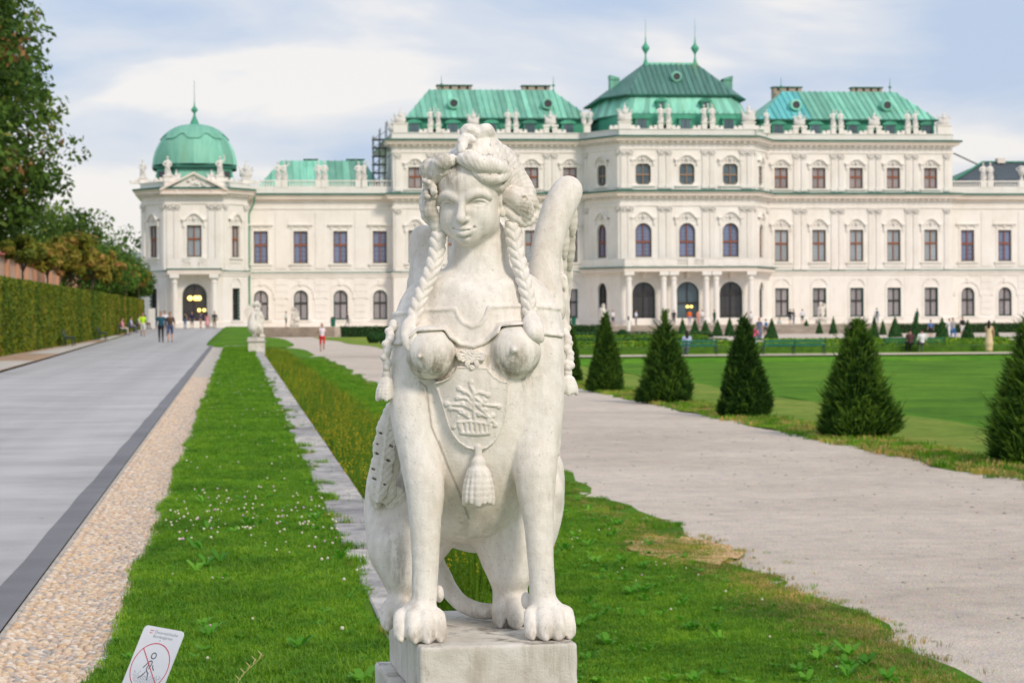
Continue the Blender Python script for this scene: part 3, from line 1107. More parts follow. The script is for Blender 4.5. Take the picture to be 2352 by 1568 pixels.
def hair_stain(x, y, z, no):
    g = 0.35 + 0.3 * (x < -0.09) + 0.5 * bell(x, S(1204, 480, -0.1)[0], 0.03) * bell(z, S(1204, 480, -0.1)[2] - 0.01, 0.04)
    l = 0.15 + 0.95 * bell(z, 1.44, 0.055) + 0.35 * (x < -0.08) + 0.9 * bell(x, S(1222, 495, -0.1)[0], 0.025) * bell(z, S(1204, 490, -0.1)[2], 0.035)
    return g, l, np.zeros_like(x)


smooth_attr(hair, hair_stain)
for ch in sphinx.children:
    if 'stain' not in ch.data.attributes:
        smooth_attr(ch, lambda x, y, z, no: (0.26 + 0 * x, 0.35 + 0 * x, 0 * x))

# ---- plinth (carved in one with the figure) and the pedestal under it
def _plinth(n, b):
    o = _obj(n)
    col = _ramp(n, _noise(n, 5, 6, 0.65, o), [(0.3, (0.52, 0.48, 0.41)), (0.5, (0.68, 0.65, 0.59)), (0.7, (0.76, 0.745, 0.71))])
    spots = _ramp(n, _noise(n, 16, 6, 0.72, o), [(0.60, 0.0), (0.70, 1.0)])
    g = n.nodes.new('ShaderNodeNewGeometry')
    sx = n.nodes.new('ShaderNodeSeparateXYZ')
    n.links.new(g.outputs['Normal'], sx.inputs[0])
    col = _mix(n, _math(n, 'MULTIPLY', spots, 0.6), col, (0.30, 0.25, 0.19))
    top = _math(n, 'GREATER_THAN', sx.outputs[2], 0.8)
    blot = _ramp(n, _noise(n, 7, 5, 0.7, _obj(n, (1, 1, 1))), [(0.50, 0.0), (0.62, 0.85)])
    col = _mix(n, _math(n, 'MULTIPLY', top, blot), col, (0.23, 0.195, 0.155))
    streak = _ramp(n, _noise(n, 22, 4, 0.7, _obj(n, (1, 1, 0.1))), [(0.52, 0.0), (0.66, 0.55)])
    col = _mix(n, _math(n, 'MULTIPLY', _math(n, 'SUBTRACT', 1.0, top), streak), col, (0.45, 0.40, 0.33))
    n.links.new(col, b.inputs['Base Color'])
    b.inputs['Roughness'].default_value = 0.85
    _bump(n, b, _noise(n, 70, 6, 0.75, o), 0.6, 0.008)


M_PLINTH = mat('stained_plinth_stone', _plinth)


def worn_block(name, x0, x1, y0, y1, z0, z1, m, parent=None, h=0.012, r=0.010, amp=0.003, seed=0.0, loc=None):
    F = Field((x0 - 0.03, y0 - 0.03, z0 - 0.03), (x1 + 0.03, y1 + 0.03, z1 + 0.03), h)
    x, y, z = F.grid((slice(None),) * 3)
    q = [np.abs(x - (x0 + x1) / 2) - (x1 - x0) / 2 + r, np.abs(y - (y0 + y1) / 2) - (y1 - y0) / 2 + r, np.abs(z - (z0 + z1) / 2) - (z1 - z0) / 2 + r]
    d = np.sqrt(np.maximum(q[0], 0) ** 2 + np.maximum(q[1], 0) ** 2 + np.maximum(q[2], 0) ** 2) + np.minimum(np.maximum(np.maximum(q[0], q[1]), q[2]), 0) - r
    d = d + amp * np.sin(x * 23 + seed) * np.sin(y * 19 + 1 + seed) * np.sin(z * 27 + seed) + 0.4 * amp * np.sin(x * 70 + z * 50) * np.sin(y * 66 + z * 40 + seed)
    F.d[:] = d
    V, Q = F.mesh()
    return np_mesh(name, V, Q, m, parent)


PX0, PX1 = -0.222, 0.238
worn_block('plinth', PX0, PX1, -0.385, 0.43, -0.16, 0.004, M_PLINTH, sphinx, 0.007, 0.009, 0.0022).rotation_euler = (0, 0, 0.045)
ped = empty('stone_pedestal', (SX, SY, 0), 0.045, 'stone pedestal with a projecting upper ledge under the large sphinx', 'pedestal')
worn_block('cap_ledge', -0.262, 0.295, -0.44, 0.48, 0.385, 0.48, M_PLINTH, ped, 0.009, 0.008, 0.0025, 2.0)
worn_block('shaft', -0.245, 0.28, -0.41, 0.45, -0.75, 0.385, M_PLINTH, ped, 0.016, 0.010, 0.002, 4.0)
# ------------------------------------------------------------------ ground: roads, paths, lawns
LOW = -0.70                      # level of the parterre, below the drive on the left


def rise(y):
    t = min(1, max(0, (y - 150) / 85))
    return 0.27 * t * t * (3 - 2 * t)


def sheet(name, fn, ys, xs, m, parent=None, kind='structure', jit=0.0):
    """Grid surface; xs(y) -> list of x; fn(x, y) -> z."""
    vs, fs = [], []
    k = None
    for y in ys:
        row = xs(y)
        k = len(row)
        for x in row:
            vs.append((x, y, fn(x, y)))
    for i in range(len(ys) - 1):
        for j in range(k - 1):
            a = i * k + j
            fs.append((a, a + 1, a + k + 1, a + k))
    o = mesh_obj(name, vs, fs, m, parent, True)
    if kind:
        o['kind'] = kind
    return o


def lin(a, b, n):
    return [a + (b - a) * i / (n - 1) for i in range(n)]


def _lawn(c1, c2, c3, yellow=0.0):
    def f(n, b):
        p = _pos(n)
        a = _noise(n, 0.30, 7, 0.68, p)
        c = _noise(n, 2.5, 7, 0.78, p)
        d = _noise(n, 55, 4, 0.8, p)
        col = _ramp(n, a, [(0.36, c1), (0.5, c2), (0.64, c3)])
        col = _mix(n, 0.75, col, _ramp(n, c, [(0.34, (0.60, 0.66, 0.6)), (0.66, (1.30, 1.2, 1.1))]), 'MULTIPLY')
        col = _mix(n, 0.6, col, _ramp(n, d, [(0.3, (0.45, 0.5, 0.4)), (0.7, (1.4, 1.35, 1.2))]), 'MULTIPLY')
        n.links.new(col, b.inputs['Base Color'])
        b.inputs['Roughness'].default_value = 0.9
        b.inputs['Specular IOR Level'].default_value = 0.1
        _bump(n, b, _math(n, 'ADD', d, _math(n, 'MULTIPLY', c, 2.0)), 0.9, 0.03)
    return f


M_LAWN = mat('lawn', _lawn((0.075, 0.20, 0.014), (0.11, 0.27, 0.018), (0.17, 0.33, 0.026)))
M_LAWN_DRY = mat('lawn_dry', _lawn((0.15, 0.27, 0.035), (0.23, 0.34, 0.055), (0.33, 0.38, 0.085)))
M_LAWN_DEEP = mat('lawn_deep', _lawn((0.075, 0.24, 0.012), (0.105, 0.30, 0.016), (0.16, 0.36, 0.024)))


def _gravel(n, b):
    p = _pos(n)
    a = _noise(n, 0.35, 5, 0.6, _pos(n, (0.6, 1.0, 1)))
    f1 = _noise(n, 38, 6, 0.82, p)
    v = n.nodes.new('ShaderNodeTexVoronoi')
    v.inputs['Scale'].default_value = 55
    n.links.new(p, v.inputs['Vector'])
    col = _ramp(n, a, [(0.30, (0.60, 0.52, 0.435)), (0.5, (0.71, 0.625, 0.53)), (0.7, (0.78, 0.69, 0.59))])
    col = _mix(n, 0.75, col, _ramp(n, f1, [(0.30, (0.42, 0.42, 0.43)), (0.5, (0.95, 0.95, 0.95)), (0.70, (1.35, 1.33, 1.3))]), 'MULTIPLY')
    col = _mix(n, 0.30, col, v.outputs['Color'], 'SOFT_LIGHT')
    mid_ = _ramp(n, _noise(n, 3.2, 6, 0.75, p), [(0.32, (0.80, 0.81, 0.83)), (0.55, (1.0, 1.0, 1.0)), (0.70, (1.10, 1.08, 1.05))])
    col = _mix(n, 0.9, col, mid_, 'MULTIPLY')
    spots = _ramp(n, _noise(n, 4.5, 3, 0.5, p), [(0.70, 0.0), (0.74, 0.5)])
    col = _mix(n, spots, col, (0.25, 0.25, 0.20))
    n.links.new(col, b.inputs['Base Color'])
    b.inputs['Roughness'].default_value = 0.95
    b.inputs['Specular IOR Level'].default_value = 0.1
    foot = _noise(n, 2.6, 5, 0.6, _pos(n, (1.0, 0.55, 1)))
    _bump(n, b, _math(n, 'ADD', _math(n, 'ADD', f1, v.outputs['Distance']), _math(n, 'MULTIPLY', foot, 3.0)), 0.9, 0.014)


M_GRAVEL = mat('gravel', _gravel)


def _asphalt(c):
    def f(n, b):
        p = _pos(n, (0.55, 1.0, 1))
        a = _noise(n, 0.75, 8, 0.68, p)
        f1 = _noise(n, 60, 4, 0.8, _pos(n))
        col = _ramp(n, a, [(0.3, tuple(v * 0.80 for v in c)), (0.5, c), (0.68, tuple(min(1, v * 1.16) for v in c))])
        col = _mix(n, 0.5, col, _ramp(n, f1, [(0.3, 0.65), (0.7, 1.25)]), 'MULTIPLY')
        wheel = _ramp(n, _noise(n, 0.5, 3, 0.5, _pos(n, (2.2, 0.02, 1))), [(0.35, 0.90), (0.65, 1.06)])
        col = _mix(n, 1.0, col, wheel, 'MULTIPLY')
        n.links.new(col, b.inputs['Base Color'])
        b.inputs['Roughness'].default_value = 0.72
        b.inputs['Specular IOR Level'].default_value = 0.35
        _bump(n, b, f1, 0.5, 0.006)
    return f


M_ROAD = mat('pale_asphalt', _asphalt((0.46, 0.455, 0.455)))
M_ROAD_DARK = mat('dark_asphalt', _asphalt((0.20, 0.20, 0.212)))
M_EARTH = simple('bare_earth', (0.44, 0.31, 0.21), 0.95, 0.25, 1.2, 0.4)
M_CONC = simple('pale_concrete', (0.56, 0.53, 0.48), 0.9, 0.14, 1.5, 0.3)
M_CEMENT = simple('gutter_cement', (0.52, 0.48, 0.43), 0.9, 0.2, 9, 0.5)

ys_n = lin(-4, 60, 60) + lin(63, 236, 60)
sheet('ground', lambda x, y: LOW - 0.25, [-60, 0, 120, 400, 1500, 6000], lambda y: [-4000, -600, -100, 0, 100, 600, 4000], M_LAWN)
# drive and its edges (all on the upper level)
RL = lambda y: -6.55 - 0.016 * max(0, y - 60) - 0.05 * math.sin(y * 0.06)
sheet('road', lambda x, y: rise(y), ys_n, lambda y: lin(RL(y), -1.385, 8), M_ROAD)
sheet('road_edge_strip', lambda x, y: rise(y) + 0.004, ys_n[:100], lambda y: [-1.395 + 0.006 * math.sin(y * 1.7) + 0.004 * math.sin(y * 5), -1.3, -1.2], M_ROAD_DARK)
sheet('pavement', lambda x, y: rise(y) + 0.05, ys_n, lambda y: [-9.0 - 0.004 * y, RL(y) - 0.9, RL(y) - 0.02, RL(y)], M_EARTH)
mbp = MB()
for y0, y1, x0, x1 in ((60, 82, -8.6, -6.9), (97, 136, -8.4, -7.35), (150, 175, -9.1, -8.3)):
    mbp.add([(x0 - 0.1, y0, 0.056 + rise(y0)), (RL(y0) - 0.06, y0, 0.056 + rise(y0)), (RL(y1) - 0.06, y1, 0.056 + rise(y1)), (x0, y1, 0.056 + rise(y1))], [(0, 1, 2, 3)])
o = mbp.build('pavement_slab', M_CONC)
o['kind'] = 'structure'
# pebbled gutter
GX0, GX1 = -1.20, -0.60
gz = lambda x: -0.045 * (1 - ((x - (GX0 + GX1) / 2) / ((GX1 - GX0) / 2)) ** 2) - 0.012
gut = sheet('gutter', lambda x, y: gz(x) + 0.004, lin(-4, 119, 90), lambda y: lin(GX0, GX1, 7), M_CEMENT)


def _peb(n, b):
    a = n.nodes.new('ShaderNodeAttribute')
    a.attribute_name = 'tint'
    col = _ramp(n, a.outputs['Fac'], [(0.0, (0.60, 0.40, 0.26)), (0.25, (0.72, 0.60, 0.46)), (0.45, (0.55, 0.36, 0.24)), (0.6, (0.74, 0.68, 0.60)), (0.75, (0.66, 0.47, 0.27)),
                                      (0.88, (0.50, 0.44, 0.39)), (1.0, (0.36, 0.34, 0.33))])
    col = _mix(n, 0.4, col, _ramp(n, _noise(n, 60, 3, 0.6, _pos(n)), [(0.3, 0.7), (0.7, 1.2)]), 'MULTIPLY')
    n.links.new(col, b.inputs['Base Color'])
    b.inputs['Roughness'].default_value = 0.6


M_PEB = mat('river_pebble', _peb)
# a rounded stone: 3 rings
PV = [(0, 0, 0.5)]
for zz, rr, off in ((0.34, 0.70, 0), (0.0, 1.0, 0.4), (-0.34, 0.8, 0)):
    for i in range(7):
        w = 2 * math.pi * i / 7 + off
        PV.append((rr * math.cos(w), rr * math.sin(w), zz))
PF = [(0, 1 + i, 1 + (i + 1) % 7) for i in range(7)]
for rg in (0, 1):
    for i in range(7):
        a, b_ = 1 + rg * 7 + i, 1 + rg * 7 + (i + 1) % 7
        PF += [(a, a + 7, b_ + 7), (a, b_ + 7, b_)]
PV = np.array(PV)
PF = np.array(PF)
pts = []
y = 8.5
while y < 62:
    st_ = 0.0275 if y < 34 else 0.036
    x = GX0 + 0.012 + NP.random() * 0.02
    while x < GX1 - 0.01:
        w = (0.020 + 0.013 * NP.random()) * (1 if y < 34 else 1.25)
        pts.append((x + w, y + NP.normal() * 0.008, w, 0.0135 + 0.006 * NP.random(), NP.normal() * 0.35, NP.random()))
        x += w * 1.92
    y += st_
pts = np.array(pts)
first = []
order = np.argsort(np.abs(pts[:, 1] - 10.35) + 0 * pts[:, 0])
# the 300 largest in view are single stones: nearest rows in the frame
near = [i for i in np.argsort(pts[:, 1]) if pts[i, 1] > 10.05][:300]
near = set(int(i) for i in near)
me_p = []
for k in range(5):
    me = bpy.data.meshes.new('pebble')
    jit_ = 1 + NP.normal(size=PV.shape) * 0.09
    me.from_pydata([tuple(v) for v in PV * jit_], [], [tuple(f) for f in PF])
    me.materials.append(M_PEB)
    me.polygons.foreach_set('use_smooth', np.ones(len(me.polygons), dtype=bool))
    a = me.attributes.new('tint', 'FLOAT', 'POINT')
    a.data.foreach_set('value', np.full(len(PV), (0.05, 0.3, 0.5, 0.65, 0.85)[k], dtype=np.float32))
    me_p.append(me)
VV, QQ, TT = [], [], []
cnt = 0
for i, (x, y, w, l, rot, tn) in enumerate(pts):
    if i in near:
        o = bpy.data.objects.new('pebble', me_p[int(tn * 4.99)])
        o.location = (x, y, gz(x) + 0.006)
        o.scale = (w, l, 0.018 + 0.008 * tn)
        o.rotation_euler = (0, 0, rot)
        COL.objects.link(o)
        o.parent = gut
        continue
    c_, s2 = math.cos(rot), math.sin(rot)
    P = PV * (w, l, 0.020 + 0.008 * tn)
    VV.append(np.stack([P[:, 0] * c_ - P[:, 1] * s2 + x, P[:, 0] * s2 + P[:, 1] * c_ + y, P[:, 2] + gz(x) + 0.006], axis=1))
    QQ.append(PF + cnt)
    TT.append(np.full(len(PV), tn))
    cnt += len(PV)
o = np_mesh('pebbles', np.concatenate(VV), np.concatenate(QQ), M_PEB, gut)
o['kind'] = 'stuff'
a = o.data.attributes.new('tint', 'FLOAT', 'POINT')
a.data.foreach_set('value', np.concatenate(TT).astype(np.float32))

# grass verge between gutter and slabs, lawn right of the wall, paths, lawns beyond
sheet('lawn', lambda x, y: 0.0 + 0.012 * math.sin(x * 5 + y) * math.sin(y * 1.3), lin(-4, 118, 120), lambda y: lin(-0.605 + 0.012 * math.sin(y * 3.1), 0.74, 8), M_LAWN)
sheet('lawn', lambda x, y: LOW + 0.0 + 0.015 * math.sin(x * 3 + y) * math.sin(y * 0.9), lin(-4, 60, 90) + lin(62, 134, 30), lambda y: lin(1.07, 4.62 + 0.10 * math.sin(y * 0.8) + 0.06 * math.sin(y * 2.3), 12), M_LAWN)
sheet('gravel_path', lambda x, y: LOW - 0.010, lin(-4, 235, 80), lambda y: lin(4.35, 10.65, 8), M_GRAVEL)
mbw = MB()
mbw.box(1.02, 1.068, -4, 120, LOW - 0.2, -0.03)
mbw.build('retaining_wall', simple('old_masonry', (0.30, 0.28, 0.25), 0.9, 0.25, 3, 0.5)).update_tag()
tag(bpy.data.objects['retaining_wall'], 'low stone retaining wall under the line of slabs, behind the yellow flowers', 'wall')

# slabs along the top of the retaining wall
def _slab(n, b):
    p = _pos(n)
    big = _noise(n, 1.3, 5, 0.7, p)
    col = _ramp(n, big, [(0.34, (0.27, 0.26, 0.265)), (0.47, (0.44, 0.425, 0.41)), (0.62, (0.55, 0.53, 0.50))])
    g2 = _ramp(n, _noise(n, 6, 6, 0.75, _pos(n, (1, 0.5, 1))), [(0.46, 0.0), (0.66, 0.8)])
    col = _mix(n, g2, col, (0.20, 0.195, 0.20))
    oi = n.nodes.new('ShaderNodeObjectInfo')
    col = _mix(n, 1.0, col, _ramp(n, oi.outputs['Random'], [(0.0, (0.72, 0.72, 0.74)), (0.5, (1.0, 1.0, 1.0)), (1.0, (1.25, 1.22, 1.16))]), 'MULTIPLY')
    n.links.new(col, b.inputs['Base Color'])
    b.inputs['Roughness'].default_value = 0.85
    _bump(n, b, _noise(n, 40, 5, 0.75, p), 0.6, 0.01)


M_SLAB = mat('weathered_slab', _slab)
path = empty('slab_path', (0.9, 0, 0))
path['kind'] = 'structure'
rs = random.Random(11)
y = -3.0
joints = []
while y < 119:
    ln = rs.choice((0.75, 1.9, 2.3, 2.6, 1.2, 2.1))
    b_ = MB()
    x0, x1 = 0.715 + rs.uniform(-0.01, 0.01), 1.072
    zt = 0.018 + rs.uniform(-0.004, 0.006)
    bv = 0.008
    b_.box(x0 - 0.9, x1 - 0.9, y + 0.026, y + ln - 0.026, -0.09, zt - bv)
    b_.add([(x0 - 0.9, y + 0.026, zt - bv), (x1 - 0.9, y + 0.026, zt - bv), (x1 - 0.9, y + ln - 0.026, zt - bv), (x0 - 0.9, y + ln - 0.026, zt - bv),
            (x0 + bv - 0.9, y + 0.026 + bv, zt), (x1 - bv - 0.9, y + 0.026 + bv, zt), (x1 - bv - 0.9, y + ln - 0.026 - bv, zt), (x0 + bv - 0.9, y + ln - 0.026 - bv, zt)],
           [(4, 5, 6, 7), (0, 1, 5, 4), (1, 2, 6, 5), (2, 3, 7, 6), (3, 0, 4, 7)])
    b_.build('slab', M_SLAB, path)
    joints.append(y)
    y += ln

# lawn right of the gravel path: dry verge, then the sunken lawn
def basin(x, y):
    """Height of the sunken lawn right of the cypress row."""
    ex = (x - 15.2) / 4.5
    ey = (119.0 - y) / 11.0
    ex, ey = min(1, max(0, ex)), min(1, max(0, ey))
    # rounded near-left corner
    r = 1.0
    if y > 95:
        d = 1 - min(1, math.hypot(1 - ex, 1 - ey))
        r = d
    else:
        r = ex
    r = min(r, ey)
    t = r * r * (3 - 2 * r)
    return LOW - 2.0 * t - 0.06 * min(1, max(0, (x - 11) / 4))


sheet('lawn_verge', lambda x, y: LOW + 0.0 + 0.02 * math.sin(x * 2 + y * 0.7) - 0.06 * min(1, max(0, (x - 11) / 4)), lin(-4, 121, 90),
      lambda y: [10.35 + 0.12 * math.sin(y * 0.9) + 0.08 * math.sin(y * 2.9)] + lin(10.8, 15.0, 5), M_LAWN_DRY)
sheet('sunken_lawn', basin, lin(10, 119.5, 110), lambda y: [15.0] + lin(15.3, 21, 12) + lin(23, 120, 12), M_LAWN_DEEP)


# ------------------------------------------------------------------ scattering of grass (one object each)
def scatter(name, P, rot, scl, protos, idx=None, kind='stuff'):
    """Points with per-point yaw, scale and proto index; geometry nodes put a tuft on each."""
    hid = bpy.data.collections.new(name + '_kit')
    for p_ in protos:
        hid.objects.link(p_)
    me = bpy.data.meshes.new(name)
    me.vertices.add(len(P))
    me.vertices.foreach_set('co', np.ascontiguousarray(P, dtype=np.float32).ravel())
    a = me.attributes.new('yaw', 'FLOAT', 'POINT')
    a.data.foreach_set('value', np.asarray(rot, dtype=np.float32))
    a = me.attributes.new('size', 'FLOAT', 'POINT')
    a.data.foreach_set('value', np.asarray(scl, dtype=np.float32))
    a = me.attributes.new('pick', 'INT', 'POINT')
    a.data.foreach_set('value', np.asarray(idx if idx is not None else np.zeros(len(P)), dtype=np.int32))
    o = bpy.data.objects.new(name, me)
    COL.objects.link(o)
    ng = bpy.data.node_groups.new(name, 'GeometryNodeTree')
    ng.interface.new_socket('Geometry', in_out='INPUT', socket_type='NodeSocketGeometry')
    ng.interface.new_socket('Geometry', in_out='OUTPUT', socket_type='NodeSocketGeometry')
    gi = ng.nodes.new('NodeGroupInput')
    go = ng.nodes.new('NodeGroupOutput')
    ci = ng.nodes.new('GeometryNodeCollectionInfo')
    ci.inputs['Collection'].default_value = hid
    ci.inputs['Separate Children'].default_value = True
    ci.inputs['Reset Children'].default_value = True
    ip = ng.nodes.new('GeometryNodeInstanceOnPoints')
    ip.inputs['Pick Instance'].default_value = True
    def attr(nm, tp):
        q = ng.nodes.new('GeometryNodeInputNamedAttribute')
        q.data_type = tp
        q.inputs['Name'].default_value = nm
        return q.outputs['Attribute']
    cx = ng.nodes.new('ShaderNodeCombineXYZ')
    ng.links.new(attr('yaw', 'FLOAT'), cx.inputs['Z'])
    ng.links.new(gi.outputs[0], ip.inputs['Points'])
    ng.links.new(ci.outputs[0], ip.inputs['Instance'])
    ng.links.new(attr('pick', 'INT'), ip.inputs['Instance Index'])
    ng.links.new(cx.outputs[0], ip.inputs['Rotation'])
    cs = ng.nodes.new('ShaderNodeCombineXYZ')
    s_a = attr('size', 'FLOAT')
    for k in range(3):
        ng.links.new(s_a, cs.inputs[k])
    ng.links.new(cs.outputs[0], ip.inputs['Scale'])
    ng.links.new(ip.outputs[0], go.inputs[0])
    md = o.modifiers.new('scatter', 'NODES')
    md.node_group = ng
    o['kind'] = kind
    return o


def blade_mat(name, c1, c2, c3, rough=0.55):
    def f(n, b):
        oi = n.nodes.new('ShaderNodeObjectInfo')
        col = _ramp(n, oi.outputs['Random'], [(0.0, c1), (0.5, c2), (1.0, c3)])
        pn = _ramp(n, _noise(n, 1.1, 4, 0.65, _pos(n)), [(0.30, (0.58, 0.66, 0.70)), (0.5, (0.95, 0.95, 0.9)), (0.68, (1.40, 1.22, 1.1))])
        col = _mix(n, 1.0, col, pn, 'MULTIPLY')
        n.links.new(col, b.inputs['Base Color'])
        b.inputs['Roughness'].default_value = rough
        b.inputs['Specular IOR Level'].default_value = 0.2
        tr = n.nodes.new('ShaderNodeBsdfTranslucent')
        n.links.new(_mix(n, 1.0, col, (1.1, 1.25, 0.6), 'MULTIPLY'), tr.inputs['Color'])
        ms = n.nodes.new('ShaderNodeMixShader')
        ms.inputs[0].default_value = 0.35
        n.links.new(b.outputs[0], ms.inputs[1])
        n.links.new(tr.outputs[0], ms.inputs[2])
        n.links.new(ms.outputs[0], n.nodes['Material Output'].inputs['Surface'])
    return mat(name, f)


M_BLADE = blade_mat('grass_blade', (0.095, 0.24, 0.012), (0.150, 0.33, 0.018), (0.25, 0.42, 0.035))
M_BLADE_DRY = blade_mat('dry_blade', (0.26, 0.27, 0.06), (0.44, 0.34, 0.12), (0.60, 0.42, 0.20))
M_LEAFW = blade_mat('weed_leaf', (0.08, 0.28, 0.02), (0.12, 0.36, 0.03), (0.17, 0.42, 0.04))


def tuft(name, n, h, spread, w, m, lean=0.5, seed=0):
    r = random.Random(seed)
    vs, fs = [], []
    for i in range(n):
        a = r.random() * 6.283
        d = spread * math.sqrt(r.random())
        bx, by = d * math.cos(a), d * math.sin(a)
        a2 = r.random() * 6.283
        hh = h * r.uniform(0.55, 1.15)
        ln = hh * lean * r.random()
        dx, dy = math.cos(a2), math.sin(a2)
        px_, py_ = -dy * w / 2, dx * w / 2
        k = len(vs)
        vs += [(bx - px_, by - py_, 0), (bx + px_, by + py_, 0),
               (bx + dx * ln * 0.35 - px_ * 0.8, by + dy * ln * 0.35 - py_ * 0.8, hh * 0.6), (bx + dx * ln * 0.35 + px_ * 0.8, by + dy * ln * 0.35 + py_ * 0.8, hh * 0.6),
               (bx + dx * ln, by + dy * ln, hh * (1 - 0.25 * (ln / hh)))]
        fs += [(k, k + 1, k + 3, k + 2), (k + 2, k + 3, k + 4)]
    me = bpy.data.meshes.new(name)
    me.from_pydata(vs, [], fs)
    me.materials.append(m)
    return bpy.data.objects.new(name, me)


def rosette(name, n, r_, m, seed=0, lift=0.6):
    r = random.Random(seed)
    vs, fs = [], []
    for i in range(n):
        a = 6.283 * i / n + r.uniform(-0.3, 0.3)
        L_ = r_ * r.uniform(0.7, 1.15)
        up = L_ * lift * r.uniform(0.5, 1.2)
        dx, dy = math.cos(a), math.sin(a)
        w = L_ * 0.24
        k = len(vs)
        vs += [(0, 0, 0.004), (dx * L_ * .45 - dy * w, dy * L_ * .45 + dx * w, up * .7), (dx * L_ * .45 + dy * w, dy * L_ * .45 - dx * w, up * .7),
               (dx * L_ * .85 - dy * w * .8, dy * L_ * .85 + dx * w * .8, up), (dx * L_ * .85 + dy * w * .8, dy * L_ * .85 - dx * w * .8, up), (dx * L_ * 1.1, dy * L_ * 1.1, up * .9)]
        fs += [(k, k + 2, k + 1), (k + 1, k + 2, k + 4, k + 3), (k + 3, k + 4, k + 5)]
    me = bpy.data.meshes.new(name)
    me.from_pydata(vs, [], fs)
    me.materials.append(m)
    return bpy.data.objects.new(name, me)


def bits(x, y):
    """Smooth patchiness between 0 and 1."""
    return 0.5 + 0.5 * np.sin(x * 2.1 + 1.7 * np.sin(y * 0.9)) * np.sin(y * 1.3 + 1.1 * np.sin(x * 1.7))


def area(x0, x1, y0, y1, dens):
    n = int((x1 - x0) * (y1 - y0) * dens)
    return np.stack([NP.uniform(x0, x1, n), NP.uniform(y0, y1, n)], axis=1)


protos = [tuft('grass_tuft', 22, 0.042, 0.045, 0.0042, M_BLADE, 0.9, 1), tuft('grass_tuft', 20, 0.052, 0.05, 0.0040, M_BLADE, 1.1, 2),
          tuft('grass_tuft', 16, 0.034, 0.05, 0.0050, M_BLADE, 1.2, 3), rosette('clover_patch', 9, 0.022, M_LEAFW, 4, 0.9)]
PT = []
for y0, y1, dn in ((8.5, 16, 1000), (16, 26, 640), (26, 45, 300), (45, 80, 110), (80, 118, 50)):
    A_ = area(-0.64, 0.80, y0, y1, dn)
    keep = (A_[:, 0] < 0.71 + 0.035 * np.sin(A_[:, 1] * 1.9) + 0.03 * np.sin(A_[:, 1] * 5.3)) & (A_[:, 0] > -0.60 - 0.05 * np.maximum(0, np.sin(A_[:, 1] * 1.3 + 1)) ** 3)
    A_ = A_[keep]
    PT.append(np.concatenate([A_, np.zeros((len(A_), 1))], axis=1))
for y0, y1, dn in ((12.5, 20, 900), (20, 30, 520), (30, 50, 230), (50, 80, 90), (80, 118, 40)):
    A_ = area(1.09 if y0 < 18 else 2.3, 4.95, y0, y1, dn)
    A_ = A_[(A_[:, 0] > 2.3) | (A_[:, 1] < 18.8)]
    edge = 4.45 + 0.22 * np.sin(A_[:, 1] * 0.8) * 0.5 + 0.16 * np.sin(A_[:, 1] * 2.3) + 0.12 * np.sin(A_[:, 1] * 5.1)
    keep = A_[:, 0] < edge - 0.25 * NP.random(len(A_)) ** 2
    A_ = A_[keep]
    PT.append(np.concatenate([A_, np.full((len(A_), 1), LOW)], axis=1))
PT = np.concatenate(PT)
bt = bits(PT[:, 0] * 1.6, PT[:, 1])
dry = (PT[:, 2] < -0.1) & (NP.random(len(PT)) < np.clip((PT[:, 0] - 3.72) / 0.55, 0, 0.92) * (0.35 + 0.65 * bits(PT[:, 0] * 2, PT[:, 1] * 0.8)))
worn = (((PT[:, 0] - 4.25) / 0.50) ** 2 + ((PT[:, 1] - 22.3) / 1.25) ** 2 < 1 + 0.5 * np.sin(PT[:, 0] * 9) * np.sin(PT[:, 1] * 6)) & (PT[:, 2] < -0.1)
G = PT[~dry & ~(worn & (NP.random(len(PT)) < 0.93))]
u = NP.random(len(G))
pk = np.where(u < 0.40, 0, np.where(u < 0.68, 1, np.where(u < 0.86, 2, 3)))
g_ = scatter('grass', G, NP.random(len(G)) * 6.28, (0.75 + 0.5 * NP.random(len(G))) * (0.8 + 0.4 * bits(G[:, 0] * 1.6, G[:, 1])) * np.clip(1 + (G[:, 1] - 20) / 70, 1, 1.7), protos, pk)
tag(g_, 'bright green mown grass with clover on both sides of the statue', 'grass')
Dd = PT[dry]
# worn patch of straw beside the gravel
pa = np.stack([NP.normal(4.2, 0.24, 1500), NP.normal(22.3, 0.7, 1500), np.full(1500, LOW)], axis=1)
WP = [(4.25 + (0.50 + 0.06 * math.sin(k * 2.3)) * math.cos(6.2832 * k / 30), 22.3 + (1.25 + 0.25 * math.sin(k * 1.7)) * math.sin(6.2832 * k / 30), LOW + 0.022) for k in range(30)]
o = mesh_obj('worn_ground', WP, [tuple(range(30))], simple('worn_straw_earth', (0.66, 0.43, 0.23), 0.95, 0.25, 5, 0.5))
o['kind'] = 'structure'
pb = np.stack([NP.normal(4.25, 0.20, 1300), NP.normal(17.4, 1.4, 1300), np.full(1300, LOW)], axis=1)
Dd = np.concatenate([Dd, pa, pb])
dp_ = [tuft('dry_tuft', 16, 0.036, 0.05, 0.0042, M_BLADE_DRY, 1.6, 11), tuft('dry_tuft', 12, 0.048, 0.05, 0.004, M_BLADE_DRY, 1.4, 12), tuft('dry_tuft', 16, 0.04, 0.05, 0.0045, M_BLADE, 1.2, 13)]
g_ = scatter('dry_grass', Dd, NP.random(len(Dd)) * 6.28, 0.7 + 0.6 * NP.random(len(Dd)), dp_, NP.integers(0, 3, len(Dd)))
tag(g_, 'yellowed dry grass along the edge of the gravel path', 'grass')
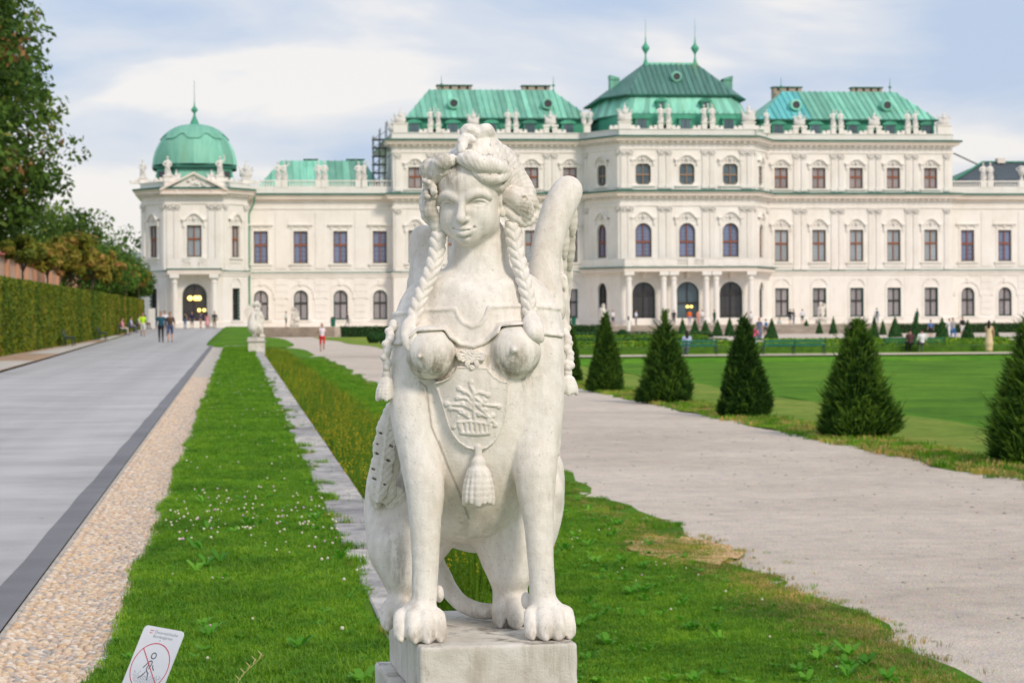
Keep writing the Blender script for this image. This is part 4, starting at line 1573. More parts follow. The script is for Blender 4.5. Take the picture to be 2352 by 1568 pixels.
# broad leaved weeds in the right-hand lawn
A_ = area(1.6, 4.1, 13, 30, 13)
A_ = A_[(A_[:, 0] > 2.7) | (A_[:, 1] < 18)]
A_ = A_[NP.random(len(A_)) < 0.25 + 0.75 * (bits(A_[:, 0] * 2.3, A_[:, 1] * 1.2) > 0.55)]
wd = [rosette('weed', 8, 0.075, M_LEAFW, 21, 0.8), rosette('weed', 6, 0.06, M_LEAFW, 22, 1.1), rosette('weed', 9, 0.05, M_LEAFW, 23, 0.6)]
B_ = area(-0.5, 0.7, 9, 22, 3)
Wp = np.concatenate([np.concatenate([A_, np.full((len(A_), 1), LOW + 0.012)], axis=1), np.concatenate([B_, np.full((len(B_), 1), 0.008)], axis=1)])
g_ = scatter('weeds', Wp, NP.random(len(Wp)) * 6.28, 0.6 + 0.7 * NP.random(len(Wp)), wd, NP.integers(0, 3, len(Wp)))
tag(g_, 'broad leaved weeds scattered through the grass by the statue', 'weeds')
# tufts that have crept on to the slabs at the joints
Tp = []
for j in joints:
    if 8 < j < 60 and rs.random() < 0.75:
        for k in range(rs.randint(3, 12)):
            Tp.append((rs.uniform(0.69, 0.74 + 0.22 * rs.random()), j + rs.gauss(0, 0.035), 0.005))
for yc in (9.3, 11.7, 14.9, 18.4, 20.2, 27.0):
    for k in range(16):
        Tp.append((0.70 + abs(rs.gauss(0, 0.055)), yc + rs.gauss(0, 0.14), 0.008))
Tp = np.array(Tp)
tf = [tuft('edge_tuft', 26, 0.075, 0.05, 0.0045, M_BLADE, 1.2, 31), tuft('edge_tuft', 14, 0.06, 0.04, 0.004, M_BLADE_DRY, 1.2, 32)]
g_ = scatter('edge_grass', Tp, NP.random(len(Tp)) * 6.28, 0.5 + 0.7 * NP.random(len(Tp)), tf, (NP.random(len(Tp)) < 0.22).astype(int))
tag(g_, 'long tufts of grass creeping over the joints of the slabs', 'grass')

# clover flowers
M_CLOVER = simple('clover_white', (0.66, 0.64, 0.46), 0.8, 0.1, 30)
M_CLOVERP = simple('clover_pink', (0.66, 0.40, 0.58), 0.8, 0.15, 30)


def flower(name, m, r, h):
    b_ = MB()
    b_.mi = 1
    b_.tube([(0, 0, 0), (0.002, 0, h * 0.5), (0, 0.001, h)], 0.0012, 4, False)
    b_.mi = 0
    rows = 4
    for k in range(rows):
        t0, t1 = math.pi * (k / rows), math.pi * ((k + 1) / rows)
        b_.lathe([(r * math.sin(t0), h + r * math.cos(t0)), (r * math.sin(t1), h + r * math.cos(t1))], 0, 0, 7)
    me = bpy.data.meshes.new(name)
    me.from_pydata(b_.v, [], b_.f)
    me.materials.append(m)
    me.materials.append(M_BLADE)
    me.polygons.foreach_set('material_index', np.array(b_.m, dtype=np.int32))
    return bpy.data.objects.new(name, me)


A_ = area(-0.55, 0.74, 9, 60, 13)
kp = NP.random(len(A_)) < 0.04 + 0.85 * np.exp(-((A_[:, 1] - 18.2) / 2.6) ** 2) + 0.30 * (A_[:, 1] > 22) * (bits(A_[:, 0] * 3, A_[:, 1]) > 0.6)
C1 = np.concatenate([A_[kp], np.zeros((kp.sum(), 1))], axis=1)
xa = np.stack([NP.uniform(-0.5, 0.72, 90), NP.normal(18.3, 1.1, 90), np.zeros(90)], axis=1)
xb = np.stack([NP.normal(3.6, 0.4, 24), NP.uniform(13.5, 26, 24), np.full(24, LOW)], axis=1)
C1 = np.concatenate([C1, xa, xb])
g_ = scatter('clover_flowers', C1, NP.random(len(C1)) * 6.28, 0.7 + 0.5 * NP.random(len(C1)),
             [flower('clover', M_CLOVER, 0.0090, 0.050), flower('clover', M_CLOVERP, 0.0085, 0.045)], (NP.random(len(C1)) < 0.16).astype(int))
tag(g_, 'small white and pink clover flowers in the grass beside the slabs', 'flowers')

# ---- tall yellow-flowering plants below the wall
M_STALK = blade_mat('flower_stalk', (0.065, 0.17, 0.012), (0.11, 0.23, 0.016), (0.17, 0.28, 0.02))
M_YEL = simple('yellow_bloom', (0.62, 0.46, 0.02), 0.8, 0.2, 20)


def stalks(name, n, seed, nf):
    r = random.Random(seed)
    vs, fs, mi = [], [], []
    for i in range(n):
        bx, by = r.gauss(0, 0.06), r.gauss(0, 0.06)
        hh = r.uniform(0.45, 0.78)
        lx, ly = r.gauss(0, 0.07), r.gauss(0, 0.07)
        w = 0.003
        k = len(vs)
        vs += [(bx - w, by, 0), (bx + w, by, 0), (bx + lx + w * .6, by + ly, hh), (bx + lx - w * .6, by + ly, hh)]
        fs.append((k, k + 1, k + 2, k + 3))
        mi.append(0)
        for q in range(7):
            t = r.uniform(0.1, 0.98)
            cx_, cy_, cz_ = bx + lx * t, by + ly * t, hh * t
            a = r.random() * 6.28
            L_ = r.uniform(0.035, 0.075) * (1.2 - t * 0.5)
            dx, dy = math.cos(a) * L_, math.sin(a) * L_
            k = len(vs)
            vs += [(cx_, cy_, cz_), (cx_ + dx * .5 - dy * .12, cy_ + dy * .5 + dx * .12, cz_ + L_ * .35), (cx_ + dx, cy_ + dy, cz_ + L_ * .3), (cx_ + dx * .5 + dy * .12, cy_ + dy * .5 - dx * .12, cz_ + L_ * .3)]
            fs.append((k, k + 1, k + 2, k + 3))
            mi.append(0)
        if i < nf:
            for q in range(9):
                t = r.uniform(0.80, 1.03)
                cx_, cy_, cz_ = bx + lx * t + r.gauss(0, 0.008), by + ly * t + r.gauss(0, 0.008), hh * t
                e_ = 0.0062
                k = len(vs)
                vs += [(cx_ - e_, cy_, cz_), (cx_, cy_ - e_, cz_ + .003), (cx_ + e_, cy_, cz_), (cx_, cy_ + e_, cz_ + .003), (cx_, cy_, cz_ + e_ * 1.3), (cx_, cy_, cz_ - e_)]
                fs += [(k, k + 1, k + 4), (k + 1, k + 2, k + 4), (k + 2, k + 3, k + 4), (k + 3, k, k + 4), (k + 1, k, k + 5), (k + 2, k + 1, k + 5), (k + 3, k + 2, k + 5), (k, k + 3, k + 5)]
                mi += [1] * 8
    me = bpy.data.meshes.new(name)
    me.from_pydata(vs, [], fs)
    me.materials.append(M_STALK)
    me.materials.append(M_YEL)
    me.polygons.foreach_set('material_index', np.array(mi, dtype=np.int32))
    return bpy.data.objects.new(name, me)


PY = []
for y0, y1, dn in ((17.0, 24, 70), (24, 40, 52), (40, 70, 34), (70, 118, 20)):
    A_ = area(1.12, 2.62, y0, y1, dn)
    A_ = A_[(A_[:, 0] < np.minimum(2.35, 1.25 + 0.42 * (A_[:, 1] - 16.5)) + 0.2 * np.sin(A_[:, 1] * 1.1) + 0.1 * np.sin(A_[:, 1] * 3.7))]
    A_ = A_[NP.random(len(A_)) < np.clip((A_[:, 1] - 16.8) / 3.0, 0.15, 1)]
    PY.append(A_)
PY = np.concatenate(PY)
PY = np.concatenate([PY, np.full((len(PY), 1), LOW)], axis=1)
patch = bits(PY[:, 0] * 1.2, PY[:, 1] * 0.7)
pk = np.where(NP.random(len(PY)) < 0.25 + 0.6 * (patch > 0.5), NP.integers(0, 2, len(PY)), 2)
g_ = scatter('yellow_wildflowers', PY, NP.random(len(PY)) * 6.28, (0.72 + 0.32 * NP.random(len(PY))) * (1.05 - 0.30 * np.clip((PY[:, 0] - 1.4) / 1.2, 0, 1)),
             [stalks('wildflower', 16, 41, 4), stalks('wildflower', 16, 42, 3), stalks('wildflower_green', 20, 43, 0)], pk)
tag(g_, 'tall yellow flowering weeds in the bed beside the stone slabs', 'flowers')

# low weeds with yellow flowers along the verge at the cypress row
A_ = area(10.25, 11.6, 28, 80, 26)
A_ = A_[NP.random(len(A_)) < 0.3 + 0.7 * bits(A_[:, 0] * 3, A_[:, 1] * 0.6)]
Vp = np.concatenate([A_, np.full((len(A_), 1), LOW)], axis=1)
g_ = scatter('verge_grass', Vp, NP.random(len(Vp)) * 6.28, 1.4 + 1.2 * NP.random(len(Vp)), [tuft('verge_tuft', 26, 0.05, 0.07, 0.008, M_BLADE_DRY, 1.0, 51), tuft('verge_tuft', 26, 0.05, 0.07, 0.008, M_BLADE, 1.0, 52)],
             (NP.random(len(Vp)) < 0.6).astype(int))
tag(g_, 'patchy low grass and weeds round the feet of the clipped yews', 'grass')

# loose stones on the gravel path
A_ = area(4.6, 10.3, 14, 45, 3.0)
VV, QQ = [], []
cnt = 0
for (x, y) in A_:
    s_1 = 0.008 + 0.016 * NP.random() ** 2
    P = PV * (s_1 * 1.2, s_1, s_1 * 0.8)
    VV.append(P + (x, y, LOW - 0.010 + s_1 * 0.3))
    QQ.append(PF + cnt)
    cnt += len(PV)
o = np_mesh('loose_stones', np.concatenate(VV), np.concatenate(QQ), simple('path_stone', (0.46, 0.42, 0.38), 0.9, 0.3, 0.5))
tag(o, 'scattered loose stones lying on the pale gravel path', 'stones', kind='stuff')

# a few fallen leaves on the gravel and the drive
LV = []
for k, (cx_, cy_, cz_) in enumerate([(NP.uniform(4.7, 10.2), NP.uniform(14.5, 48), LOW - 0.004) for _ in range(110)] + [(NP.uniform(-5.5, -0.7), NP.uniform(11, 40), 0.010) for _ in range(22)]):
    LV.append((cx_, cy_, cz_))
LV = np.array(LV)
g_ = scatter('fallen_leaves', LV, NP.random(len(LV)) * 6.28, 0.35 + 0.5 * NP.random(len(LV)),
             [rosette('leaf', 1, 0.045, M_BLADE_DRY, 61, 0.25), rosette('leaf', 2, 0.04, simple('leaf_dark', (0.09, 0.11, 0.04), 0.8, 0.3, 9), 62, 0.3)], NP.integers(0, 2, len(LV)))
tag(g_, 'small fallen leaves lying about on the gravel path and the drive', 'leaves')
# ------------------------------------------------------------------ the palace
XC = 46.9
YM, YW, YF, YP = 248.5, 250.0, 242.5, 237.5        # main front, wings, middle front, corner pavilion front
GZ = 0.27                                           # terrace level in front of the palace


def _plaster(n, b):
    p = _pos(n)
    col = _ramp(n, _noise(n, 0.35, 5, 0.65, p), [(0.3, (0.80, 0.765, 0.71)), (0.5, (0.86, 0.83, 0.785)), (0.7, (0.89, 0.87, 0.835))])
    st2 = _ramp(n, _noise(n, 2.2, 5, 0.7, _pos(n, (1, 1, 0.15))), [(0.50, 0.0), (0.72, 0.35)])
    col = _mix(n, st2, col, (0.66, 0.60, 0.52))
    n.links.new(col, b.inputs['Base Color'])
    b.inputs['Roughness'].default_value = 0.9
    _bump(n, b, _noise(n, 6, 4, 0.7, p), 0.2, 0.02)


M_WALL = mat('cream_plaster', _plaster)
M_TRIM = simple('warm_cornice', (0.82, 0.735, 0.665), 0.9, 0.08, 0.5)
M_ORN = simple('grey_carving', (0.72, 0.70, 0.67), 0.9, 0.18, 1.6)


def copper(name, col, var=0.30):
    def f(n, b):
        oi = n.nodes.new('ShaderNodeObjectInfo')
        lo, hi = tuple(c * (1 - var) for c in col), tuple(min(1, c * (1 + var)) for c in col)
        base = _ramp(n, oi.outputs['Random'], [(0.0, lo), (1.0, hi)])
        strk = _noise(n, 0.9, 5, 0.65, _pos(n, (1.5, 0.3, 0.3)))
        c2_ = _mix(n, 0.7, base, _ramp(n, strk, [(0.34, (0.66, 0.74, 0.70)), (0.5, (0.98, 0.98, 0.98)), (0.66, (1.30, 1.16, 1.14))]), 'MULTIPLY')
        rust = _ramp(n, _noise(n, 0.5, 5, 0.7, _pos(n, (1.2, 0.3, 0.5))), [(0.60, 0.0), (0.72, 0.5)])
        c2_ = _mix(n, rust, c2_, (0.24, 0.36, 0.12))
        n.links.new(c2_, b.inputs['Base Color'])
        b.inputs['Roughness'].default_value = 0.55
        b.inputs['Specular IOR Level'].default_value = 0.3
    return mat(name, f)


M_CU = copper('copper_patina', (0.22, 0.55, 0.42))
M_CU2 = copper('copper_patina_deep', (0.07, 0.33, 0.22))
M_CU3 = copper('copper_slate_green', (0.095, 0.235, 0.20), 0.15)
M_CUB = copper('copper_turquoise', (0.14, 0.52, 0.53), 0.12)
M_CUD = simple('copper_dark_line', (0.035, 0.145, 0.105), 0.6, 0.2, 1)
M_SLATE = simple('dark_slate', (0.075, 0.095, 0.115), 0.6, 0.2, 1)
M_FRAME_R = simple('red_brown_frame', (0.30, 0.105, 0.05), 0.6, 0.15, 1)
M_FRAME_D = simple('dark_iron_frame', (0.045, 0.045, 0.045), 0.6, 0.2, 1)
M_MUNT = simple('pale_muntin', (0.36, 0.38, 0.42), 0.6, 0.1, 1)


def glass(name, col, r=0.12):
    def f(n, b):
        oi = n.nodes.new('ShaderNodeObjectInfo')
        c = _ramp(n, oi.outputs['Random'], [(0.0, tuple(v * 0.75 for v in col)), (1.0, tuple(min(1, v * 1.25) for v in col))])
        n.links.new(c, b.inputs['Base Color'])
        b.inputs['Roughness'].default_value = r
        b.inputs['Specular IOR Level'].default_value = 0.6
    return mat(name, f)


M_GL_BLUE = glass('blue_glass', (0.15, 0.20, 0.36))
M_GL_PALE = glass('curtained_glass', (0.36, 0.43, 0.47))
M_GL_DARK = glass('dark_glass', (0.055, 0.053, 0.058))
M_GL_GREY = glass('grey_blind_glass', (0.36, 0.33, 0.34))
M_GL_TEAL = glass('teal_glass', (0.085, 0.13, 0.16))

palace = empty('palace', (XC, YM, 0), 0, 'wide cream baroque palace with green copper roofs and a domed corner pavilion', 'palace')
INV = Matrix.Translation((-XC, -YM, 0))


def part(mb, name, m, parent=palace, smooth=False):
    """Build from world coordinates under the palace."""
    o = mb.build(name, m, parent, smooth)
    if parent is palace:
        o.location = (-XC, -YM, 0)
    return o


def sweep(mb, plan, prof, closed=False):
    """Sweep a profile [(out, z)] along a plan polyline, mitred; out = towards the viewer's side (right-hand normal of travel = -y for +x)."""
    n = len(plan)
    dirs = []
    for i in range(n - 1):
        d = Vector((plan[i + 1][0] - plan[i][0], plan[i + 1][1] - plan[i][1]))
        dirs.append(d.normalized())
    rows = []
    for i in range(n):
        a = dirs[max(i - 1, 0)]
        b_ = dirs[min(i, n - 2)]
        na, nb = Vector((a.y, -a.x)), Vector((b_.y, -b_.x))
        m = (na + nb)
        m.normalize()
        k = 1.0 / max(0.35, m.dot(na))
        rows.append([(plan[i][0] + m.x * k * o_, plan[i][1] + m.y * k * o_, z) for o_, z in prof])
    k = len(prof)
    vs = [p for r in rows for p in r]
    fs = []
    for i in range(n - 1):
        for j in range(k - 1):
            a = i * k + j
            fs.append((a, a + k, a + k + 1, a + 1))
    mb.add(vs, fs)
    if not closed:
        mb.add(rows[0], [tuple(range(k))])
        mb.add(rows[-1], [tuple(range(k))[::-1]])


def arch_pts(w, zs, zt, n=12):
    """Points of an arch from right springing to left over width w; zs springing, zt crown; centred on x=0."""
    out = []
    for i in range(n + 1):
        a = math.pi * i / n
        out.append((w / 2 * math.cos(a), zs + (zt - zs) * math.sin(a)))
    return out


class Wall:
    """One straight stretch of facade: local x along the wall, local y inwards, z up."""
    def __init__(self, p0, p1):
        self.p0 = Vector((p0[0], p0[1], 0))
        d = Vector((p1[0] - p0[0], p1[1] - p0[1], 0))
        self.L = d.length
        self.a = math.atan2(d.y, d.x)
        self.M = Matrix.Translation(self.p0) @ Matrix.Rotation(self.a, 4, 'Z')
        self.op = []

    def opening(self, x, w, z0, z1, arch=False, depth=0.3):
        self.op.append((x - w / 2, x + w / 2, z0, z1, arch, depth))

    def build(self, z0, z1, name='wall'):
        mb = MB()
        xs = sorted(set([0, self.L] + [v for o in self.op for v in o[:2]]))
        zs = sorted(set([z0, z1] + [v for o in self.op for v in o[2:4]]))
        for i in range(len(xs) - 1):
            for j in range(len(zs) - 1):
                cx_, cz_ = (xs[i] + xs[i + 1]) / 2, (zs[j] + zs[j + 1]) / 2
                if any(o[0] < cx_ < o[1] and o[2] < cz_ < o[3] for o in self.op):
                    continue
                mb.add([(xs[i], 0, zs[j]), (xs[i + 1], 0, zs[j]), (xs[i + 1], 0, zs[j + 1]), (xs[i], 0, zs[j + 1])], [(0, 1, 2, 3)])
        for a, b_, c, d, arch, dp in self.op:
            w = b_ - a
            cx_ = (a + b_) / 2
            if not arch:
                mb.add([(a, 0, c), (b_, 0, c), (b_, 0, d), (a, 0, d), (a, dp, c), (b_, dp, c), (b_, dp, d), (a, dp, d)],
                       [(0, 4, 5, 1), (1, 5, 6, 2), (2, 6, 7, 3), (3, 7, 4, 0)])
            else:
                sp_ = d - w / 2
                P = arch_pts(w, sp_, d)
                P = [(cx_ + x, z) for x, z in P]
                mb.add([(a, 0, c), (b_, 0, c), (b_, 0, sp_), (a, 0, sp_), (a, dp, c), (b_, dp, c), (b_, dp, sp_), (a, dp, sp_)],
                       [(0, 4, 5, 1), (1, 5, 6, 2), (3, 7, 4, 0)])
                n = len(P)
                mb.add([(x, 0, z) for x, z in P] + [(x, dp, z) for x, z in P], [(i, i + 1, n + i + 1, n + i) for i in range(n - 1)])
                h = n // 2
                mb.add([(b_, 0, d)] + [(x, 0, z) for x, z in P[:h + 1]], [(0, i + 2, i + 1) for i in range(h)])
                mb.add([(a, 0, d)] + [(x, 0, z) for x, z in P[h:]], [(0, i + 2, i + 1) for i in range(n - 1 - h)])
        o = mb.build(name, M_WALL, palace)
        o.matrix_basis = INV @ self.M
        return o

    def put(self, o, x, z=0.0, y=0.0, parent=palace):
        o.parent = parent
        o.matrix_basis = INV @ self.M @ Matrix.Translation((x, y, z))
        return o


def outline(w, h, arch, inset=0.0):
    w2 = w / 2 - inset
    if arch == 'arch':
        P = [(-w2, inset)] + [(w2, inset)] + [(x, z) for x, z in arch_pts(2 * w2, h - w / 2, h - inset, 10)]
        return P
    if arch == 'oct':
        c = w * 0.2
        return [(-w2 + c, inset), (w2 - c, inset), (w2, inset + c), (w2, h - inset - c * 1.2), (w2 - c * 0.4, h - inset - c * 0.4), (w2 - c, h - inset), (-w2 + c, h - inset),
                (-w2 + c * 0.4, h - inset - c * 0.4), (-w2, h - inset - c * 1.2), (-w2, inset + c)]
    return [(-w2, inset), (w2, inset), (w2, h - inset), (-w2, h - inset)]


def ring(mb, A, B, y0, y1):
    n = len(A)
    vs = [(x, y0, z) for x, z in A] + [(x, y0, z) for x, z in B] + [(x, y1, z) for x, z in A] + [(x, y1, z) for x, z in B]
    fs = []
    for i in range(n):
        j = (i + 1) % n
        fs += [(i, j, n + j, n + i), (i, 2 * n + i, 2 * n + j, j), (n + i, n + j, 3 * n + j, 3 * n + i)]
    mb.add(vs, fs)


KITS = {}


def window_kit(key, w, h, kind, frame_m, glass_m, edge_m, hood, cross=0.5, munt=(2, 3)):
    """Make one window with its panes and stone surround; returns the prototype (not placed)."""
    mb = MB()
    t = 0.10
    mb.mi = 1
    ring(mb, outline(w, h, kind), outline(w, h, kind, 0.055), 0.16, 0.24)      # thin dark-green edge
    mb.mi = 0
    ring(mb, outline(w, h, kind, 0.055), outline(w, h, kind, 0.055 + t * 0.6), 0.18, 0.28)
    zc_ = h * cross
    mb.box(-0.055, 0.055, 0.17, 0.27, 0.1, h - 0.1)
    mb.box(-w / 2 + 0.08, w / 2 - 0.08, 0.165, 0.265, zc_ - 0.09, zc_ + 0.09)
    fr = mb.build('window', [frame_m, edge_m])
    COL.objects.unlink(fr)
    kids = []
    for sx in (-1, 1):
        for (za, zb, top) in ((0.06, zc_, False), (zc_, h - 0.06, True)):
            pb = MB()
            xa, xb = (0, w / 2 - 0.06) if sx > 0 else (-w / 2 + 0.06, 0)
            if kind == 'arch' and top:
                P = [(xb if sx > 0 else xa, za)]
                A = arch_pts(w - 0.1, h - w / 2, h - 0.05, 12)
                A = [p for p in A if p[0] * sx >= -1e-6]
                poly = [(0, za), (sx * (w / 2 - 0.05), za)] + sorted(A, key=lambda p: -abs(p[0]))
                if sx < 0:
                    poly = poly[::-1]
                pb.add([(x, 0.30, z) for x, z in poly], [tuple(range(len(poly)))])
            elif kind == 'oct':
                c = w * 0.2
                if top:
                    poly = [(0, za), (sx * (w / 2 - .05), za), (sx * (w / 2 - .05), zb - c * 1.2), (sx * (w / 2 - c * .5), zb - c * .4), (sx * (w / 2 - c), zb), (0, zb)]
                else:
                    poly = [(0, za), (sx * (w / 2 - c), za), (sx * (w / 2 - .05), za + c), (sx * (w / 2 - .05), zb), (0, zb)]
                if sx < 0:
                    poly = poly[::-1]
                pb.add([(x, 0.30, z) for x, z in poly], [tuple(range(len(poly)))])
            else:
                pb.add([(xa, 0.30, za), (xb, 0.30, za), (xb, 0.30, zb), (xa, 0.30, zb)], [(0, 1, 2, 3)])
            if munt:
                pb.mi = 1
                ww = abs(xb - xa)
                zt = zb - (w * 0.28 if (kind == 'arch' and top) else 0.0)
                for i in range(1, munt[0] + 0):
                    xm = min(xa, xb) + ww * i / munt[0]
                    pb.box(xm - 0.018, xm + 0.018, 0.27, 0.292, za + 0.08, zt - 0.05)
                for i in range(1, munt[1]):
                    zm = za + (zt - za) * i / munt[1]
                    pb.box(min(xa, xb) + 0.05, max(xa, xb) - 0.05, 0.27, 0.292, zm - 0.018, zm + 0.018)
            po = pb.build('pane', [glass_m, M_MUNT if glass_m is not M_GL_DARK else M_FRAME_D])
            COL.objects.unlink(po)
            kids.append(po)
    if hood:
        sb = MB()
        if hood != 'door':
            if kind == 'oct':
                c_ = w * 0.2
                wo, zo0, zo1 = w / 2 + 0.16, -0.12, h + 0.12
                A_, B_ = [], []
                for sx_, sz_ in ((1, 0), (1, 1), (-1, 1), (-1, 0)):
                    zc0 = 0 if sz_ == 0 else h
                    dz_ = 1 if sz_ == 0 else -1
                    p1 = (sx_ * (w / 2 - c_), zc0)
                    p2 = (sx_ * w / 2, zc0 + dz_ * c_)
                    pm_ = (sx_ * (w / 2 - c_ * 0.38), zc0 + dz_ * c_ * 0.38)
                    tri = [p1, pm_, p2]
                    out_ = [(p1[0], zo0 if sz_ == 0 else zo1), (sx_ * wo, zo0 if sz_ == 0 else zo1), (sx_ * wo, p2[1])]
                    if (sx_ > 0) != (sz_ == 0):
                        tri, out_ = tri[::-1], out_[::-1]
                    B_ += tri
                    A_ += out_
                ring(sb, A_, B_, -0.03, 0.16)
            else:
              ring(sb, outline(w + 0.46, h + 0.20, kind if kind == 'arch' else 'rect'), [(x * 1.0, z + 0.0) for x, z in outline(w + 0.02, h, kind if kind == 'arch' else 'rect')], -0.07, 0.02)
            sb.box(-w / 2 - 0.42, w / 2 + 0.42, -0.24, 0.0, -0.22, -0.05)
            sb.box(-w / 2 - 0.30, w / 2 + 0.30, -0.08, -0.002, -0.62, -0.22)
        if hood == 'curved' or hood == 'low':
            kx = 1.0 if hood == 'curved' else 0.8
            zb = h + (0.52 if hood == 'curved' else 0.36)
            pts_ = []
            for i in range(25):
                x = -1 + 2 * i / 24
                z = (0.60 * kx * math.exp(-abs(x / 0.52) ** 2.8) - 0.10 * math.exp(-((abs(x) - 0.75) / 0.16) ** 2))
                pts_.append((x * (w / 2 + 0.52), zb + z))
            for i in range(24):
                (xa, z_a), (xb, z_b) = pts_[i], pts_[i + 1]
                sb.add([(xa, -0.30, z_a), (xb, -0.30, z_b), (xb, -0.30, z_b + 0.15), (xa, -0.30, z_a + 0.15), (xa, 0, z_a), (xb, 0, z_b), (xb, 0, z_b + 0.15), (xa, 0, z_a + 0.15)],
                       [(0, 1, 2, 3), (0, 4, 5, 1), (3, 2, 6, 7), (4, 7, 6, 5)])
                if abs((xa + xb) / 2) < w / 2 * 0.95:
                    sb.add([(xa, -0.05, h + 0.22), (xb, -0.05, h + 0.22), (xb, -0.05, z_b), (xa, -0.05, z_a)], [(0, 1, 2, 3)])
            for s in (-1, 1):
                sb.box(s * (w / 2 + 0.30) - 0.09, s * (w / 2 + 0.30) + 0.09, -0.2, 0, h - 0.15, zb)
            sb.mi = 1
            sb.lathe([(0.0, zb + 0.42 * kx), (0.20, zb + 0.30 * kx), (0.24, zb + 0.10), (0.10, zb - 0.14), (0, zb - 0.2)], 0, -0.06, 8)
            for s in (-1, 1):
                sb.lathe([(0.0, zb + 0.2), (0.12, zb + 0.1), (0.10, zb - 0.06), (0, zb - 0.12)], s * 0.42, -0.05, 7)
        elif hood == 'flat':
            sb.box(-w / 2 - 0.55, w / 2 + 0.55, -0.30, 0, h + 0.60, h + 0.74)
            sb.box(-w / 2 - 0.42, w / 2 + 0.42, -0.16, 0, h + 0.48, h + 0.60)
            sb.box(-w / 2 - 0.55, w / 2 + 0.55, -0.05, -0.002, h + 0.74, h + 1.28)
            for s in (-1, 0, 1):
                sb.box(s * (w / 2 + 0.15) - 0.12, s * (w / 2 + 0.15) + 0.12, -0.13, 0, h + 0.26, h + 0.48)
        elif hood == 'archband':
            A = arch_pts(w + 1.6, h - w / 2, h + 0.82, 14)
            B = arch_pts(w + 1.15, h - w / 2, h + 0.60, 14)
            n = len(A)
            sb.add([(x, -0.09, z) for x, z in A] + [(x, -0.09, z) for x, z in B] + [(x, 0, z) for x, z in A] + [(x, 0, z) for x, z in B],
                   [(i, n + i, n + i + 1, i + 1) for i in range(n - 1)] + [(i, i + 1, 2 * n + i + 1, 2 * n + i) for i in range(n - 1)] + [(n + i, 3 * n + i, 3 * n + i + 1, n + i + 1) for i in range(n - 1)])
            sb.box(-0.14, 0.14, -0.16, 0, h + 0.5, h + 1.0)
            for s in (-1, 1):
                xa, xb = sorted((s * (w / 2 + 0.55), s * (w / 2 + 0.83)))
                sb.box(xa, xb, -0.13, 0, h - w / 2 - 0.14, h - w / 2 + 0.06)
                xa, xb = sorted((s * 0.35, s * 1.75))
                sb.box(xa, xb, -0.06, -0.002, h + 1.22, h + 1.30)
        elif hood == 'scallop':
            # wavy dark ironwork edge and a shallow relief over it
            sb.mi = 2
            for s in (-1, 1):
                for i in range(9):
                    z = 0.15 + (h - 0.3) * i / 8
                    sb.lathe([(0.0, z + 0.17), (0.075, z + 0.1), (0.10, z), (0.075, z - 0.1), (0, z - 0.17)], s * (w / 2 - 0.01), 0.02, 6)
            sb.mi = 1
            for s in (-1, 1):
                sb.tube([(s * 0.15, -0.05, h + 0.95), (s * 0.45, -0.07, h + 0.90), (s * 0.75, -0.05, h + 0.60), (s * 0.95, -0.04, h + 0.2)], 0.05, 5)
            sb.mi = 0
        elif hood == 'door':
            A = arch_pts(w + 0.5, h - w / 2, h + 0.25, 14)
            B = arch_pts(w + 0.02, h - w / 2, h + 0.01, 14)
            n = len(A)
            sb.add([(x, -0.06, z) for x, z in A] + [(x, -0.06, z) for x, z in B] + [(x, 0, z) for x, z in A], [(i, n + i, n + i + 1, i + 1) for i in range(n - 1)] + [(i, i + 1, 2 * n + i + 1, 2 * n + i) for i in range(n - 1)])
        so = sb.build('surround', [M_WALL, M_ORN, M_CUD])
        COL.objects.unlink(so)
        kids.append(so)
    KITS[key] = (fr, kids)


window_kit('first', 1.50, 3.40, 'rect', M_FRAME_R, M_GL_PALE, M_CUD, 'curved', 0.57, (2, 4))
window_kit('first_wing', 1.50, 3.40, 'rect', M_FRAME_R, M_GL_BLUE, M_CUD, 'flat', 0.57, (2, 4))
window_kit('top', 1.48, 2.22, 'rect', M_FRAME_R, M_GL_GREY, M_CUD, 'low', 0.55, (2, 3))
window_kit('ground', 1.48, 3.10, 'rect', M_FRAME_D, M_GL_GREY, M_CUD, 'scallop', 0.55, (2, 3))
window_kit('ground_wing', 1.50, 3.12, 'arch', M_FRAME_D, M_GL_GREY, M_CUD, 'archband', 0.56, (2, 3))
window_kit('mid', 1.72, 3.55, 'arch', M_FRAME_R, M_GL_BLUE, M_CUD, 'curved', 0.45, (2, 4))
window_kit('mid_top', 1.62, 2.20, 'oct', simple('tan_frame', (0.30, 0.21, 0.15), 0.6, 0.1, 1), M_GL_TEAL, M_CUD, 'low', 0.48, None)
window_kit('door', 2.45, 4.25, 'arch', M_FRAME_D, M_GL_DARK, M_CUD, 'door', 0.68, (2, 4))
window_kit('door_grey', 2.45, 4.25, 'arch', M_FRAME_D, M_GL_TEAL, M_CUD, 'door', 0.48, None)
window_kit('niche', 1.62, 4.1, 'arch', M_FRAME_D, M_GL_DARK, M_CUD, 'door', 0.6, (2, 4))
window_kit('first_pav', 1.45, 3.15, 'rect', M_FRAME_R, M_GL_PALE, M_CUD, 'curved', 0.57, (2, 4))
window_kit('iron', 1.30, 3.20, 'rect', M_FRAME_D, M_GL_DARK, M_CUD, 'scallop', 0.5, (3, 6))


def place_window(wl, key, x, z, depth=0.0, opening=True, arch=None):
    fr, kids = KITS[key]
    o = fr.copy()
    COL.objects.link(o)
    wl.put(o, x, z, depth)
    for k in kids:
        c = k.copy()
        COL.objects.link(c)
        c.parent = o
    return o


